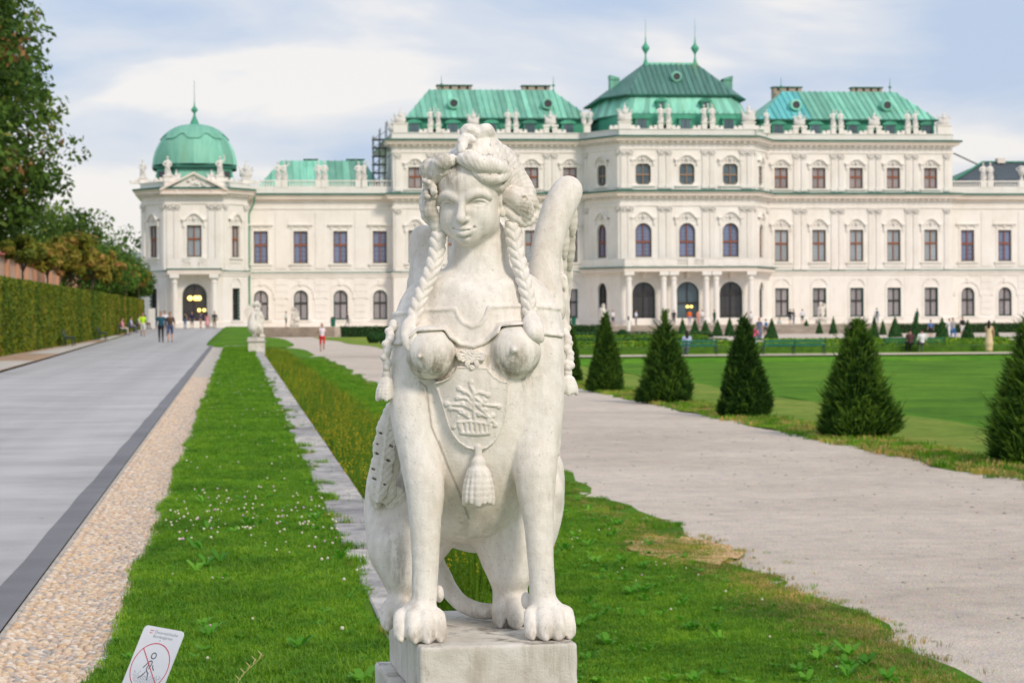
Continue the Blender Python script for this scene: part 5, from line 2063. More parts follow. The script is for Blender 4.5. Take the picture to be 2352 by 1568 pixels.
DIM = {'first': (1.5, 3.4, 0), 'first_wing': (1.5, 3.4, 0), 'top': (1.48, 2.22, 0), 'ground': (1.48, 3.1, 0), 'ground_wing': (1.5, 3.12, 1), 'mid': (1.72, 3.55, 1),
       'mid_top': (1.62, 2.2, 0), 'door': (2.45, 4.25, 1), 'door_grey': (2.45, 4.25, 1), 'niche': (1.62, 4.1, 1), 'first_pav': (1.45, 3.15, 0), 'iron': (1.3, 3.2, 0)}


def win(wl, key, x, z):
    w, h, a = DIM[key]
    wl.opening(x, w, z, z + h, bool(a), 0.3)
    place_window(wl, key, x, z)


# plan corners of the garden front
P_L, P_R = (XC - 30.4, YM), (XC + 30.5, YM)
C_L0, C_L1, C_R1, C_R0 = (XC - 10.0, YM), (XC - 7.1, YF), (XC + 7.1, YF), (XC + 10.0, YM)
PVX = -4.2
PV_ = [(PVX - 5.35, 256.0), (PVX - 5.35, 241.2), (PVX - 2.85, YP), (PVX + 2.85, YP), (PVX + 5.35, 241.2), (PVX + 5.35, YW)]
Z_STR, Z_MID, Z_TOP = 5.72, 14.2, 19.9

walls = []
wm_l = Wall(P_L, C_L0)
wm_r = Wall(C_R0, P_R)
for k in range(5):
    xl = (XC - 11.5 - 4.14 * k) - P_L[0]
    xr = (XC + 11.5 + 4.14 * k) - C_R0[0]
    for wl, x in ((wm_l, xl), (wm_r, xr)):
        win(wl, 'top', x, 14.86)
        win(wl, 'first', x, 6.98)
        win(wl, 'ground', x, 1.0)
for wl in (wm_l, wm_r):
    wl.build(GZ - 0.4, Z_TOP - 0.4)
wc_l, wc_f, wc_r = Wall(C_L0, C_L1), Wall(C_L1, C_R1), Wall(C_R1, C_R0)
for k in (-1, 0, 1):
    x = 7.1 + 4.64 * k
    win(wc_f, 'mid_top', x, 14.92)
    win(wc_f, 'mid', x, 7.36)
    if k == 0:
        win(wc_f, 'door_grey', x, 0.5)
    else:
        win(wc_f, 'door', x, 0.5)
for wl in (wc_l, wc_r):
    x = wl.L / 2
    win(wl, 'mid_top', x, 14.92)
    win(wl, 'mid', x, 7.36)
    win(wl, 'niche', x, 0.6)
for wl in (wc_l, wc_f, wc_r):
    wl.build(GZ - 0.4, Z_TOP - 0.4)
wl_l = Wall((PV_[5][0], YW), (P_L[0], YW))
wl_r = Wall((P_R[0], YW), (P_R[0] + 21.0, YW))
for k in range(4):
    x = (XC - 31.75 - 4.2 * k) - wl_l.p0.x
    win(wl_l, 'first_wing', x, 6.98)
    win(wl_l, 'ground_wing', x, 1.0)
for k in range(4):
    x = (XC + 32.65 + 4.2 * k) - wl_r.p0.x
    win(wl_r, 'first_wing', x, 6.98)
    win(wl_r, 'ground_wing', x, 1.0)
wl_l.build(GZ - 0.4, Z_MID - 0.3)
wl_r.build(GZ - 0.4, Z_MID - 0.3)
wp = [Wall(PV_[i], PV_[i + 1]) for i in range(5)]
x = wp[2].L / 2
win(wp[2], 'first_pav', x, 7.40)
win(wp[2], 'door', x, 0.45)
for i in (1, 3):
    win(wp[i], 'first_pav', wp[i].L / 2, 7.40)
    win(wp[i], 'iron', wp[i].L / 2, 1.05)
for wl in wp:
    wl.build(GZ - 0.4, Z_MID - 0.3)
# returns, back and inside cores so that nothing is seen through the openings
mb = MB()
mb.box(P_L[0], C_L0[0] + 0.2, YM + 1.0, YM + 20, GZ, Z_TOP - 0.3)
mb.box(C_R0[0] - 0.2, P_R[0], YM + 1.0, YM + 20, GZ, Z_TOP - 0.3)
mb.box(C_L0[0], C_R0[0], YM + 1.0, YM + 20, GZ, Z_TOP - 0.3)
mb.box(PV_[5][0] - 0.5, P_L[0], YW + 1.0, YW + 16, GZ, Z_MID - 0.3)
mb.box(P_R[0], P_R[0] + 20.9, YW + 1.0, YW + 16, GZ, Z_MID - 0.3)
mb.box(PVX - 4.6, PVX + 4.6, 242.5, 256.0, GZ, Z_MID - 0.3)
mb.box(C_L1[0] + 0.9, C_R1[0] - 0.9, YF + 1.0, YM + 1.2, GZ, Z_TOP - 0.3)
part(mb, 'inner_wall', M_WALL)
mb = MB()
for (a, b_) in (((P_L[0], YM + 1.0), P_L), (P_R, (P_R[0], YM + 1.0))):
    mb.add([(a[0], a[1], GZ), (b_[0], b_[1], GZ), (b_[0], b_[1], Z_TOP - 0.4), (a[0], a[1], Z_TOP - 0.4)], [(0, 1, 2, 3)])
part(mb, 'wall', M_WALL)

main_plan = [(P_L[0], YM + 20), P_L, C_L0, C_L1, C_R1, C_R0, P_R, (P_R[0], YM + 20)]
wingL = [(PV_[5][0] + 0.02, YW), (P_L[0] - 0.02, YW)]
wingR = [(P_R[0] + 0.02, YW), (P_R[0] + 21.0, YW)]
pav = PV_


def course(plan, prof, m, name):
    mb = MB()
    for p_ in (plan if isinstance(plan[0][0], (list, tuple)) else [plan]):
        sweep(mb, p_, prof)
    return part(mb, name, m)


plans = [main_plan, wingL, wingR, pav]
course(plans, [(0.002, GZ - 0.4), (0.14, GZ - 0.4), (0.14, 0.85), (0.08, 0.95), (0.002, 0.95)], M_WALL, 'plinth')
course(plans, [(0.002, Z_STR - 0.28), (0.10, Z_STR - 0.22), (0.10, Z_STR), (0.24, Z_STR + 0.06), (0.24, Z_STR + 0.20), (0.002, Z_STR + 0.26)], M_WALL, 'string_course')
course(plans, [(0.24, Z_STR + 0.20), (0.27, Z_STR + 0.20), (0.27, Z_STR + 0.26), (0.002, Z_STR + 0.30)], M_CUD, 'string_flashing')
# entablatures: architrave, frieze, cornice with its copper edge
def entab(plan, z, nm, sc=1.0):
    course(plan, [(0.002, z - 1.55 * sc), (0.12, z - 1.5 * sc), (0.12, z - 1.32 * sc), (0.04, z - 1.28 * sc)], M_WALL, 'architrave')
    course(plan, [(0.002, z - 0.70 * sc), (0.16, z - 0.66 * sc), (0.22, z - 0.58 * sc), (0.22, z - 0.5 * sc), (0.62, z - 0.46 * sc), (0.66, z - 0.26 * sc), (0.85, z - 0.10 * sc), (0.85, z - 0.03), (0.002, z)], M_TRIM, 'cornice')
    course(plan, [(0.80, z - 0.04), (0.90, z - 0.05), (0.90, z + 0.12), (0.002, z + 0.22)], M_CUD, 'cornice_flashing')


entab(plans[0], Z_MID, 'mid')
entab(plans[3], Z_MID, 'mid')
entab([wingL, wingR], Z_MID, 'mid')
entab(main_plan, Z_TOP, 'top', 0.85)
# brackets under the cornices: a row of small blocks, one run of carving
mb = MB()
def brackets(a, b_, z, step=0.62, sk=0.0):
    d = Vector((b_[0] - a[0], b_[1] - a[1], 0))
    L_ = d.length
    d.normalize()
    nn = Vector((d.y, -d.x, 0))
    n = int(L_ / step)
    for i in range(n):
        c = Vector((a[0], a[1], 0)) + d * (L_ * (i + 0.5) / n)
        q = []
        for (u, v) in ((-0.11, 0.02), (0.11, 0.02), (0.11, 0.48), (-0.11, 0.48)):
            q.append(c + d * u + nn * v)
        mb.add([(p.x, p.y, z - 0.22) for p in q] + [(p.x, p.y, z) for p in q], [(0, 1, 2, 3), (4, 7, 6, 5), (0, 4, 5, 1), (1, 5, 6, 2), (2, 6, 7, 3), (3, 7, 4, 0)])
for i in range(1, 6):
    brackets(main_plan[i], main_plan[i + 1], Z_TOP - 0.40)
    brackets(main_plan[i], main_plan[i + 1], Z_MID - 0.46)
for i in range(1, 4):
    brackets(pav[i], pav[i + 1], Z_MID - 0.46, 0.5)
o = part(mb, 'cornice_brackets', M_ORN)
o['kind'] = 'stuff'

# pilasters with capitals
def pilaster_mesh(h, w=0.62, fl=True):
    b_ = MB()
    b_.box(-w / 2 - 0.06, w / 2 + 0.06, -0.17, 0.0, 0.0, 0.35)
    b_.box(-w / 2, w / 2, -0.12, 0.0, 0.35, h - 0.62)
    for s in (-0.17, 0, 0.17):
        b_.box(s - 0.045, s + 0.045, -0.145, -0.118, 0.5, h - 0.8)
    b_.mi = 1
    b_.box(-w / 2 - 0.02, w / 2 + 0.02, -0.18, 0.0, h - 0.62, h - 0.55)
    for s in (-1, 1):
        b_.lathe([(0.0, h - 0.02), (0.13, h - 0.10), (0.15, h - 0.24), (0.08, h - 0.38), (0, h - 0.42)], s * w * 0.42, -0.12, 7)
    b_.lathe([(0.0, h - 0.10), (0.17, h - 0.18), (0.15, h - 0.45), (0.05, h - 0.55)], 0, -0.12, 7)
    b_.mi = 0
    b_.box(-w / 2 - 0.12, w / 2 + 0.12, -0.24, 0.0, h - 0.08, h)
    me = bpy.data.meshes.new('pilaster')
    me.from_pydata(b_.v, [], b_.f)
    me.materials.append(M_WALL)
    me.materials.append(M_ORN)
    me.polygons.foreach_set('material_index', np.array(b_.m, dtype=np.int32))
    return me


PM1, PM2 = pilaster_mesh(12.65 - 6.05), pilaster_mesh(18.55 - 14.55, 0.56)
PM0 = pilaster_mesh(5.3 - 0.9, 0.7)


def pil(wl, x, me, z):
    o = bpy.data.objects.new('pilaster', me)
    COL.objects.link(o)
    wl.put(o, x, z)


for k in range(6):
    for wl, x0, s in ((wm_l, (XC - 11.5) - P_L[0], -1), (wm_r, (XC + 11.5) - C_R0[0], 1)):
        x = x0 + s * (4.14 * k - 2.07)
        dd = (-0.42, 0.42) if 0 < k < 5 else ((0.1,) if (k == 0) else (-0.25 * s,))
        if k == 0:
            dd = (s * 0.75,)
        for d in dd:
            if 0.3 < x + d < wl.L - 0.3:
                pil(wl, x + d, PM1, 6.05)
                pil(wl, x + d, PM2, 14.55)
for k in (-7.1 + 0.40, -7.1 + 1.1, -2.72, -1.92, 1.92, 2.72, 7.1 - 1.1, 7.1 - 0.40):
    pil(wc_f, 7.1 + k, PM1, 6.05)
    pil(wc_f, 7.1 + k, PM2, 14.55)
for wl in (wc_l, wc_r):
    for x in (0.45, wl.L - 0.45):
        pil(wl, x, PM1, 6.05)
        pil(wl, x, PM2, 14.55)
for wl, xs_ in ((wp[2], (0.45, 1.15, wp[2].L - 1.15, wp[2].L - 0.45)), (wp[1], (0.4, wp[1].L - 0.4)), (wp[3], (0.4, wp[3].L - 0.4))):
    for x in xs_:
        pil(wl, x, PM1, 6.05)
# shallow wall panels on the wings and lower floors
for k in range(5):
    for x0, s in ((XC - 31.75, -1), (XC + 32.65, 1)):
        x = x0 + s * (4.2 * k - 2.1)
        if PV_[5][0] + 0.5 < x < P_L[0] - 0.2 or x > P_R[0] + 0.4:
            mb = MB()
            mb.box(x - 0.55, x + 0.55, YW - 0.07, YW - 0.002, 6.4, 12.4)
            for q in range(6):
                q_ = MB()
                q_.box(x - 0.62, x + 0.62, YW - 0.06, YW - 0.002, 1.1 + q * 0.72, 1.1 + q * 0.72 + 0.64)
                part(q_, 'wall_stone', M_WALL)
            part(mb, 'wall_panel', M_WALL)
for k in range(6):
    for x0, s in ((XC - 11.5, -1), (XC + 11.5, 1)):
        x = x0 + s * (4.14 * k - 2.07)
        if abs(x - XC) > 10.8 and abs(x - XC) < 30:
            mb = MB()
            mb.box(x - 0.9, x + 0.9, YM - 0.05, YM - 0.002, 1.05, 5.3)
            part(mb, 'wall_panel', M_WALL)

# portico: columns, slab and balcony in the middle, a smaller one on the pavilion
def column_mesh(h, r=0.33):
    b_ = MB()
    b_.box(-r - 0.12, r + 0.12, -r - 0.12, r + 0.12, 0, 0.28)
    b_.lathe([(r + 0.1, 0.28), (r + 0.1, 0.4), (r, 0.5), (r * 0.98, h * 0.35), (r * 0.84, h - 0.9), (r + 0.02, h - 0.85), (r + 0.02, h - 0.78), (r * 0.9, h - 0.74), (r * 0.9, h - 0.5), (r + 0.12, h - 0.36)], 0, 0, 14)
    b_.box(-r - 0.16, r + 0.16, -r - 0.16, r + 0.16, h - 0.36, h)
    me = bpy.data.meshes.new('column')
    me.from_pydata(b_.v, [], b_.f)
    me.materials.append(M_WALL)
    return me


CM = column_mesh(5.35)
CMP = column_mesh(5.2, 0.30)
for dx in (-6.45, -2.78, -1.72, 1.72, 2.78, 6.45):
    o = bpy.data.objects.new('column', CM)
    COL.objects.link(o)
    o.parent = palace
    o.location = (dx, YF - 1.45 - YM, 0.45)
for dx in (-1.95, 1.95):
    o = bpy.data.objects.new('column', CMP)
    COL.objects.link(o)
    o.parent = palace
    o.location = (PVX + dx - XC, YP - 1.15 - YM, 0.42)
mb = MB()
mb.box(XC - 7.0, XC + 7.0, YF - 1.95, YF, 5.80, 6.22)
for s in (-1, 1):
    mb.add([(XC + s * 7.0, YF - 1.95, 5.8), (XC + s * 10.6, YM - 0.9, 5.8), (XC + s * 10.0, YM, 5.8), (XC + s * 7.0, YF, 5.8), (XC + s * 7.0, YF - 1.95, 6.22), (XC + s * 10.6, YM - 0.9, 6.22), (XC + s * 10.0, YM, 6.22), (XC + s * 7.0, YF, 6.22)],
           [(0, 1, 2, 3), (4, 5, 6, 7), (0, 1, 5, 4), (1, 2, 6, 5)])
part(mb, 'balcony_slab', M_TRIM)
mb = MB()
mb.box(PVX - 2.65, PVX + 2.65, YP - 1.6, YP, 5.62, 6.10)
part(mb, 'balcony_slab', M_TRIM)
for x in (-4.64, 0, 4.64):
    mb = MB()
    mb.box(XC + x - 0.22, XC + x + 0.22, YF - 0.9, YF, 5.1, 5.8)
    part(mb, 'keystone', M_TRIM)
mb = MB()
mb.box(XC - 7.12, XC + 7.12, YF - 2.07, YF - 0.01, 6.22, 6.32)
for s in (-1, 1):
    mb.add([(XC + s * 7.12, YF - 2.07, 6.32), (XC + s * 10.8, YM - 0.95, 6.32), (XC + s * 10.0, YM - 0.02, 6.32), (XC + s * 7.0, YF, 6.32), (XC + s * 7.12, YF - 2.07, 6.2), (XC + s * 10.8, YM - 0.95, 6.2)],
           [(0, 1, 2, 3), (0, 1, 5, 4)])
mb.box(PVX - 2.75, PVX + 2.75, YP - 1.7, YP - 0.01, 6.10, 6.20)
part(mb, 'balcony_flashing', M_CUD)


def balus(mb, a, b_, z0, z1, posts=(), step=0.24, base=0.12):
    """Balustrade between plan points; posts = fractions where a solid post stands."""
    a, b_ = Vector((a[0], a[1], 0)), Vector((b_[0], b_[1], 0))
    d = b_ - a
    L_ = d.length
    d.normalize()
    nn = Vector((d.y, -d.x, 0))
    def bar(s0, s1, za, zb, t):
        q = [a + d * s0 + nn * t, a + d * s1 + nn * t, a + d * s1 - nn * t, a + d * s0 - nn * t]
        mb.add([(p.x, p.y, za) for p in q] + [(p.x, p.y, zb) for p in q], [(0, 3, 2, 1), (4, 5, 6, 7), (0, 1, 5, 4), (1, 2, 6, 5), (2, 3, 7, 6), (3, 0, 4, 7)])
    bar(0, L_, z0, z0 + base, 0.14)
    bar(0, L_, z1 - 0.12, z1, 0.15)
    n = int(L_ / step)
    h = z1 - 0.12 - z0 - base
    for i in range(n):
        s_0 = L_ * (i + 0.5) / n
        if any(abs(s_0 - p_ * L_) < 0.42 for p_ in posts):
            continue
        p = a + d * s_0
        mb.lathe([(0.05, z0 + base), (0.085, z0 + base + h * 0.3), (0.04, z0 + base + h * 0.75), (0.06, z1 - 0.12)], p.x, p.y, 5)
    for p_ in posts:
        bar(max(0, p_ * L_ - 0.34), min(L_, p_ * L_ + 0.34), z0, z1 + 0.06, 0.2)


mb = MB()
balus(mb, (XC - 1.4, YF - 1.85), (XC + 1.4, YF - 1.85), 6.32, 7.15, (0.5,))
for s in (-1, 1):
    x0, x1 = sorted((XC + s * 1.4, XC + s * 6.95))
    mb.box(x0, x1, YF - 1.95, YF - 1.75, 6.32, 7.12)
    mb.box(x0 + 0.0, x1 - 0.0, YF - 2.0, YF - 1.70, 7.12, 7.2)
    mb.add([(XC + s * 6.95, YF - 1.9, 6.32), (XC + s * 10.5, YM - 0.85, 6.32), (XC + s * 10.5, YM - 0.85, 7.15), (XC + s * 6.95, YF - 1.9, 7.15)], [(0, 1, 2, 3)])
    for q in (2.3, 4.0, 5.6):
        mb.box(XC + s * q - 0.5, XC + s * q + 0.5, YF - 1.99, YF - 1.95, 6.45, 7.0)
balus(mb, (PVX - 1.3, YP - 1.45), (PVX + 1.3, YP - 1.45), 6.20, 7.10, (0.5,))
for s in (-1, 1):
    x0, x1 = sorted((PVX + s * 1.3, PVX + s * 2.55))
    mb.box(x0, x1, YP - 1.55, YP - 1.35, 6.20, 7.12)
part(mb, 'balcony_parapet', M_WALL)
# pendant lanterns shining in the entrances
M_LAMP = mat('lamp_glow', lambda n, b: (b.inputs['Emission Color'].__setattr__('default_value', (1.0, 0.72, 0.18, 1)), b.inputs['Emission Strength'].__setattr__('default_value', 2.6), b.inputs['Base Color'].__setattr__('default_value', (0.9, 0.7, 0.3, 1))))


def hall_lamp(x, y, z, r, n, lab):
    t = empty('hanging_lamp', (x, y, z), 0, lab, 'lamp', 'lit lamps in the palace entrances')
    for k in range(n):
        a = 6.28 * k / n
        b_ = MB()
        rr = r * 0.42
        b_.lathe([(0, rr), (rr * 0.7, rr * 0.7), (rr, 0), (rr * 0.7, -rr * 0.7), (0, -rr)], math.cos(a) * r * 0.8, 0.3 * math.sin(a) * r, 8)
        b_.build('bulb', M_LAMP, t, True)
    b_ = MB()
    b_.tube([(0, 0, 0.1), (0, 0, 1.0)], 0.02, 4)
    b_.tube([(-r, 0, 0.1), (r, 0, 0.1)], 0.03, 4)
    b_.build('rod', M_FRAME_D, t)


hall_lamp(PVX - 0.05, YP + 0.12, 3.25, 0.62, 5, 'upper cluster of lit yellow lamps in the doorway under the dome')
hall_lamp(PVX + 0.62, YP + 0.12, 2.05, 0.42, 3, 'lower lit yellow lamp in the doorway under the dome')
hall_lamp(XC + 0.15, YF + 0.12, 2.15, 0.36, 3, 'lit yellow lamp in the middle doorway of the palace')

# ---- parapets with pedestals, statues, trophies and vases
def figure_mesh(kind, seed):
    """Small carved roof figures: robed person, trophy group, vase."""
    r = random.Random(seed)
    F = Field((-1.0, -0.6, -0.05), (1.0, 0.6, 2.5), 0.055)
    if kind == 'person':
        s = r.choice((-1, 1))
        F.chain([(0, 0, 0.05), (0.03 * s, 0, 0.7), (-0.03 * s, 0, 1.15)], [0.27, 0.22, 0.19], 0.1)
        F.ell((-0.02 * s, 0, 1.38), (0.25, 0.16, 0.22), 0.1)
        F.cone((-0.02 * s, 0, 1.55), (0.0, -0.02, 1.72), 0.08, 0.07, 0.04)
        F.ell((0.01 * s, -0.03, 1.83), (0.115, 0.13, 0.15), 0.04)
        F.chain([(s * 0.24, 0, 1.46), (s * 0.42, -0.06, 1.15), (s * 0.22, -0.2, 1.0)], [0.085, 0.07, 0.055], 0.05)
        e_ = r.choice((0, 1))
        if e_:
            F.chain([(-s * 0.22, 0, 1.46), (-s * 0.46, -0.05, 1.62), (-s * 0.40, -0.05, 1.95)], [0.08, 0.065, 0.05], 0.05)
            F.ell((-s * 0.40, -0.05, 2.02), (0.10, 0.1, 0.10), 0.04)
        else:
            F.chain([(-s * 0.22, 0, 1.46), (-s * 0.36, -0.02, 1.2), (-s * 0.30, -0.04, 0.92)], [0.08, 0.07, 0.055], 0.05)
        F.chain([(s * 0.2, -0.1, 1.0), (-s * 0.1, -0.2, 0.7), (-s * 0.25, -0.1, 0.2)], [0.08, 0.1, 0.12], 0.08)
        F.noise(lambda x, y, z: 0.02 * np.sin(x * 30 + np.sin(z * 5)) * (z < 1.2))
    elif kind == 'trophy':
        F.ell((0, 0, 0.35), (0.75, 0.4, 0.42), 0.1)
        for k in range(9):
            a = r.uniform(-1.2, 1.2)
            L_ = r.uniform(0.6, 1.15)
            F.chain([(0.25 * math.sin(a), 0, 0.4), (L_ * math.sin(a), r.uniform(-0.2, 0.2), 0.4 + L_ * math.cos(a))], [0.12, 0.055], 0.06)
        F.ell((0, -0.05, 0.95), (0.30, 0.25, 0.40), 0.1)
        F.ell((0, -0.05, 1.42), (0.17, 0.17, 0.20), 0.06)
        F.chain([(0, 0, 1.5), (0.04, 0, 1.95)], [0.09, 0.05], 0.05)
        for s in (-1, 1):
            F.ell((s * 0.42, -0.18, 0.55), (0.26, 0.12, 0.30), 0.05)
            F.chain([(s * 0.5, 0, 0.7), (s * 0.78, 0, 1.25)], [0.13, 0.07], 0.05)
    else:
        F.chain([(0, 0, 0.1), (0, 0, 0.32)], [0.16, 0.08], 0.04)
        F.chain([(0, 0, 0.4), (0, 0, 0.75), (0, 0, 1.05)], [0.10, 0.30, 0.22], 0.05)
        F.ell((0, 0, 1.15), (0.30, 0.30, 0.10), 0.05)
        for s in (-1, 1):
            F.chain([(s * 0.25, 0, 0.8), (s * 0.45, 0, 0.95), (s * 0.28, 0, 1.15)], [0.05, 0.05, 0.04], 0.03)
    V, Q = F.mesh()
    o = np_mesh('roof_statue', V, Q, M_ORN)
    me = o.data
    bpy.data.objects.remove(o)
    return me


FM = {'person': [figure_mesh('person', s) for s in (1, 2, 3, 4)], 'trophy': [figure_mesh('trophy', s) for s in (5, 6)], 'vase': [figure_mesh('vase', 9)]}
ctr = [0]


def roof_fig(kind, x, y, z, sc=1.0, rz=0.0):
    ctr[0] += 1
    o = bpy.data.objects.new('roof_statue' if kind != 'vase' else 'roof_vase', FM[kind][ctr[0] % len(FM[kind])])
    COL.objects.link(o)
    o.parent = palace
    o.location = (x - XC, y - YM, z)
    o.scale = (sc, sc, sc)
    o.rotation_euler = (0, 0, rz + 0.3 * math.sin(ctr[0] * 2.1))


def pedestal(x, y, w, z0, z1, steps=True):
    mbp_ = MB()
    mbp_.box(x - w / 2, x + w / 2, y - 0.3, y + 0.3, z0, z1 - 0.12)
    mbp_.box(x - w / 2 - 0.08, x + w / 2 + 0.08, y - 0.38, y + 0.38, z1 - 0.12, z1)
    if steps:
        for s in (-1, 1):
            x0 = x + s * w / 2
            a, b_ = sorted((x0, x0 + s * 0.45))
            mbp_.box(a, b_, y - 0.16, y + 0.16, z0, z0 + 0.42)
            a, b_ = sorted((x0 + s * 0.42, x0 + s * 0.95))
            mbp_.box(a, b_, y - 0.16, y + 0.16, z0, z0 + 0.20)
            mbp_.lathe([(0, z0 + 0.42), (0.15, z0 + 0.36), (0.19, z0 + 0.22), (0.1, z0 + 0.1)], x0 + s * 0.78, y, 8)
    part(mbp_, 'pedestal', M_WALL)


ZPB = 20.75
course([main_plan], [(-0.35, Z_TOP + 0.05), (0.10, Z_TOP + 0.1), (0.10, ZPB - 0.1), (0.18, ZPB - 0.08), (0.18, ZPB), (-0.35, ZPB)], M_WALL, 'parapet')
for s in (-1, 1):
    for k in range(6):
        x = XC + s * (11.5 + 4.14 * k - 2.07)
        if k == 0:
            x = XC + s * 9.75
            pedestal(x, YM - 0.1 - 0.6, 0.7, ZPB - 0.05, 21.7, False)
            for dx in ((-0.25, 0.25) if s < 0 else (0,)):
                roof_fig('person', x + dx * 1.4, YM - 0.7, 21.7, 0.80)
        elif k == 5:
            pedestal(XC + s * 29.6, YM + 0.1, 1.5, ZPB - 0.05, 21.75, False)
            roof_fig('trophy', XC + s * 29.6, YM + 0.1, 21.75, 0.82)
            for q in range(3):
                roof_fig('trophy' if q % 2 else 'person', XC + s * 29.9, YM + 3.0 + 3.2 * q, 21.3, 0.85)
        elif k % 2 == 0:
            for dx in (-0.42, 0.42):
                pedestal(x + dx, YM + 0.1, 0.52, ZPB - 0.05, 21.6)
                roof_fig('person', x + dx, YM + 0.1, 21.6, 0.86)
        else:
            for dx in (-0.45, 0.45):
                pedestal(x + dx, YM + 0.1, 0.55, ZPB - 0.05, 21.5)
            mbp_ = MB()
            mbp_.box(x - 0.8, x + 0.8, YM - 0.2, YM + 0.4, 21.5, 21.6)
            part(mbp_, 'pedestal', M_WALL)
            roof_fig('trophy', x, YM + 0.1, 21.6, 0.86)
for dx, kd in ((-6.55, 'trophy'), (-2.32, 'pair'), (2.32, 'pair'), (6.65, 'trophy')):
    if kd == 'trophy':
        pedestal(XC + dx, YF + 0.1, 1.3, ZPB - 0.05, 21.5)
        roof_fig('trophy', XC + dx, YF + 0.1, 21.5, 1.02)
    else:
        for q in (-0.42, 0.42):
            pedestal(XC + dx + q, YF + 0.1, 0.52, ZPB - 0.05, 21.5)
            roof_fig('person', XC + dx + q, YF + 0.1, 21.5, 0.92)
# wings: balustrade
for plan, s in ((wingL, -1), (wingR, 1)):
    (xa, ya), (xb, yb) = plan
    mbp_ = MB()
    mbp_.box(xa, xb, YW - 0.35, YW - 0.02, Z_MID + 0.1, 15.0)
    part(mbp_, 'parapet', M_WALL)
    posts = []
    L_ = xb - xa
    if s < 0:
        pp = (4.3, 5.1, 8.7, 9.35, 12.95, 13.6)
        pp = [at(q, 400, Y=YW).x for q in (639, 653, 731, 745, 823, 836)]
        kinds = ['person'] * 6
    else:
        pp = [at(q, 400, Y=YW).x for q in (2257, 2273, 2345)] + [P_R[0] + 12.6, P_R[0] + 13.3]
        kinds = ['person', 'person', 'vase', 'person', 'person']
    b_ = MB()
    balus(b_, (xa, YW - 0.2), (xb, YW - 0.2), 14.98, 15.75, [(q - xa) / L_ for q in pp], 0.27)
    o = part(b_, 'balustrade', M_WALL)
    o['kind'] = 'stuff'
    for q, kd in zip(pp, kinds):
        roof_fig(kd, q, YW - 0.2, 15.82, 0.98 if kd != 'vase' else 1.25)
# pavilion: parapet, pediment and figures
course([pav], [(-0.3, Z_MID + 0.1), (0.12, Z_MID + 0.1), (0.12, 14.85), (0.18, 14.85), (0.18, 14.95), (-0.3, 14.95)], M_WALL, 'parapet')
b_ = MB()
b_.prism([(PVX - 2.9, 13.75), (PVX + 2.9, 13.75), (PVX + 2.9, 14.0), (PVX + 0.0, 15.55), (PVX - 2.9, 14.0)], YP - 0.62, YP - 0.15, 'y')
part(b_, 'pediment', M_WALL)
b_ = MB()
for s in (-1, 1):
    b_.add([(PVX + s * 3.35, YP - 0.98, 13.95), (PVX, YP - 0.98, 15.62), (PVX, YP - 0.98, 15.85), (PVX + s * 3.35, YP - 0.98, 14.18), (PVX + s * 3.35, YP, 13.95), (PVX, YP, 15.62), (PVX, YP, 15.85), (PVX + s * 3.35, YP, 14.18)],
           [(0, 1, 2, 3), (4, 7, 6, 5), (0, 4, 5, 1), (3, 2, 6, 7)])
b_.box(PVX - 3.3, PVX + 3.3, YP - 0.95, YP - 0.1, 13.62, 13.82)
part(b_, 'pediment_cornice', M_TRIM)
rr = random.Random(2)
b_ = MB()
for k in range(26):
    x = rr.uniform(-1.9, 1.9)
    z = 13.95 + rr.uniform(0, 1) * max(0.1, (1.35 - abs(x) * 0.62))
    b_.lathe([(0, z + 0.16), (0.14, z + 0.08), (0.16, z - 0.06), (0, z - 0.15)], PVX + x, YP - 0.66, 6)
part(b_, 'pediment_relief', M_ORN)
for x, y, kd, sc in ((PVX - 5.2, 241.4, 'person', 1.0), (PVX - 2.6, YP + 0.1, 'person', 1.05), (PVX + 2.6, YP + 0.1, 'person', 1.05), (PVX + 5.2, 241.4, 'trophy', 0.95)):
    pedestal(x, y, 0.75, 14.9, 15.55)
    roof_fig(kd, x, y, 15.5, sc * 0.95)
for s in (-1, 1):
    roof_fig('trophy', PVX + s * 1.75, YP + 0.25, 14.95, 0.62)

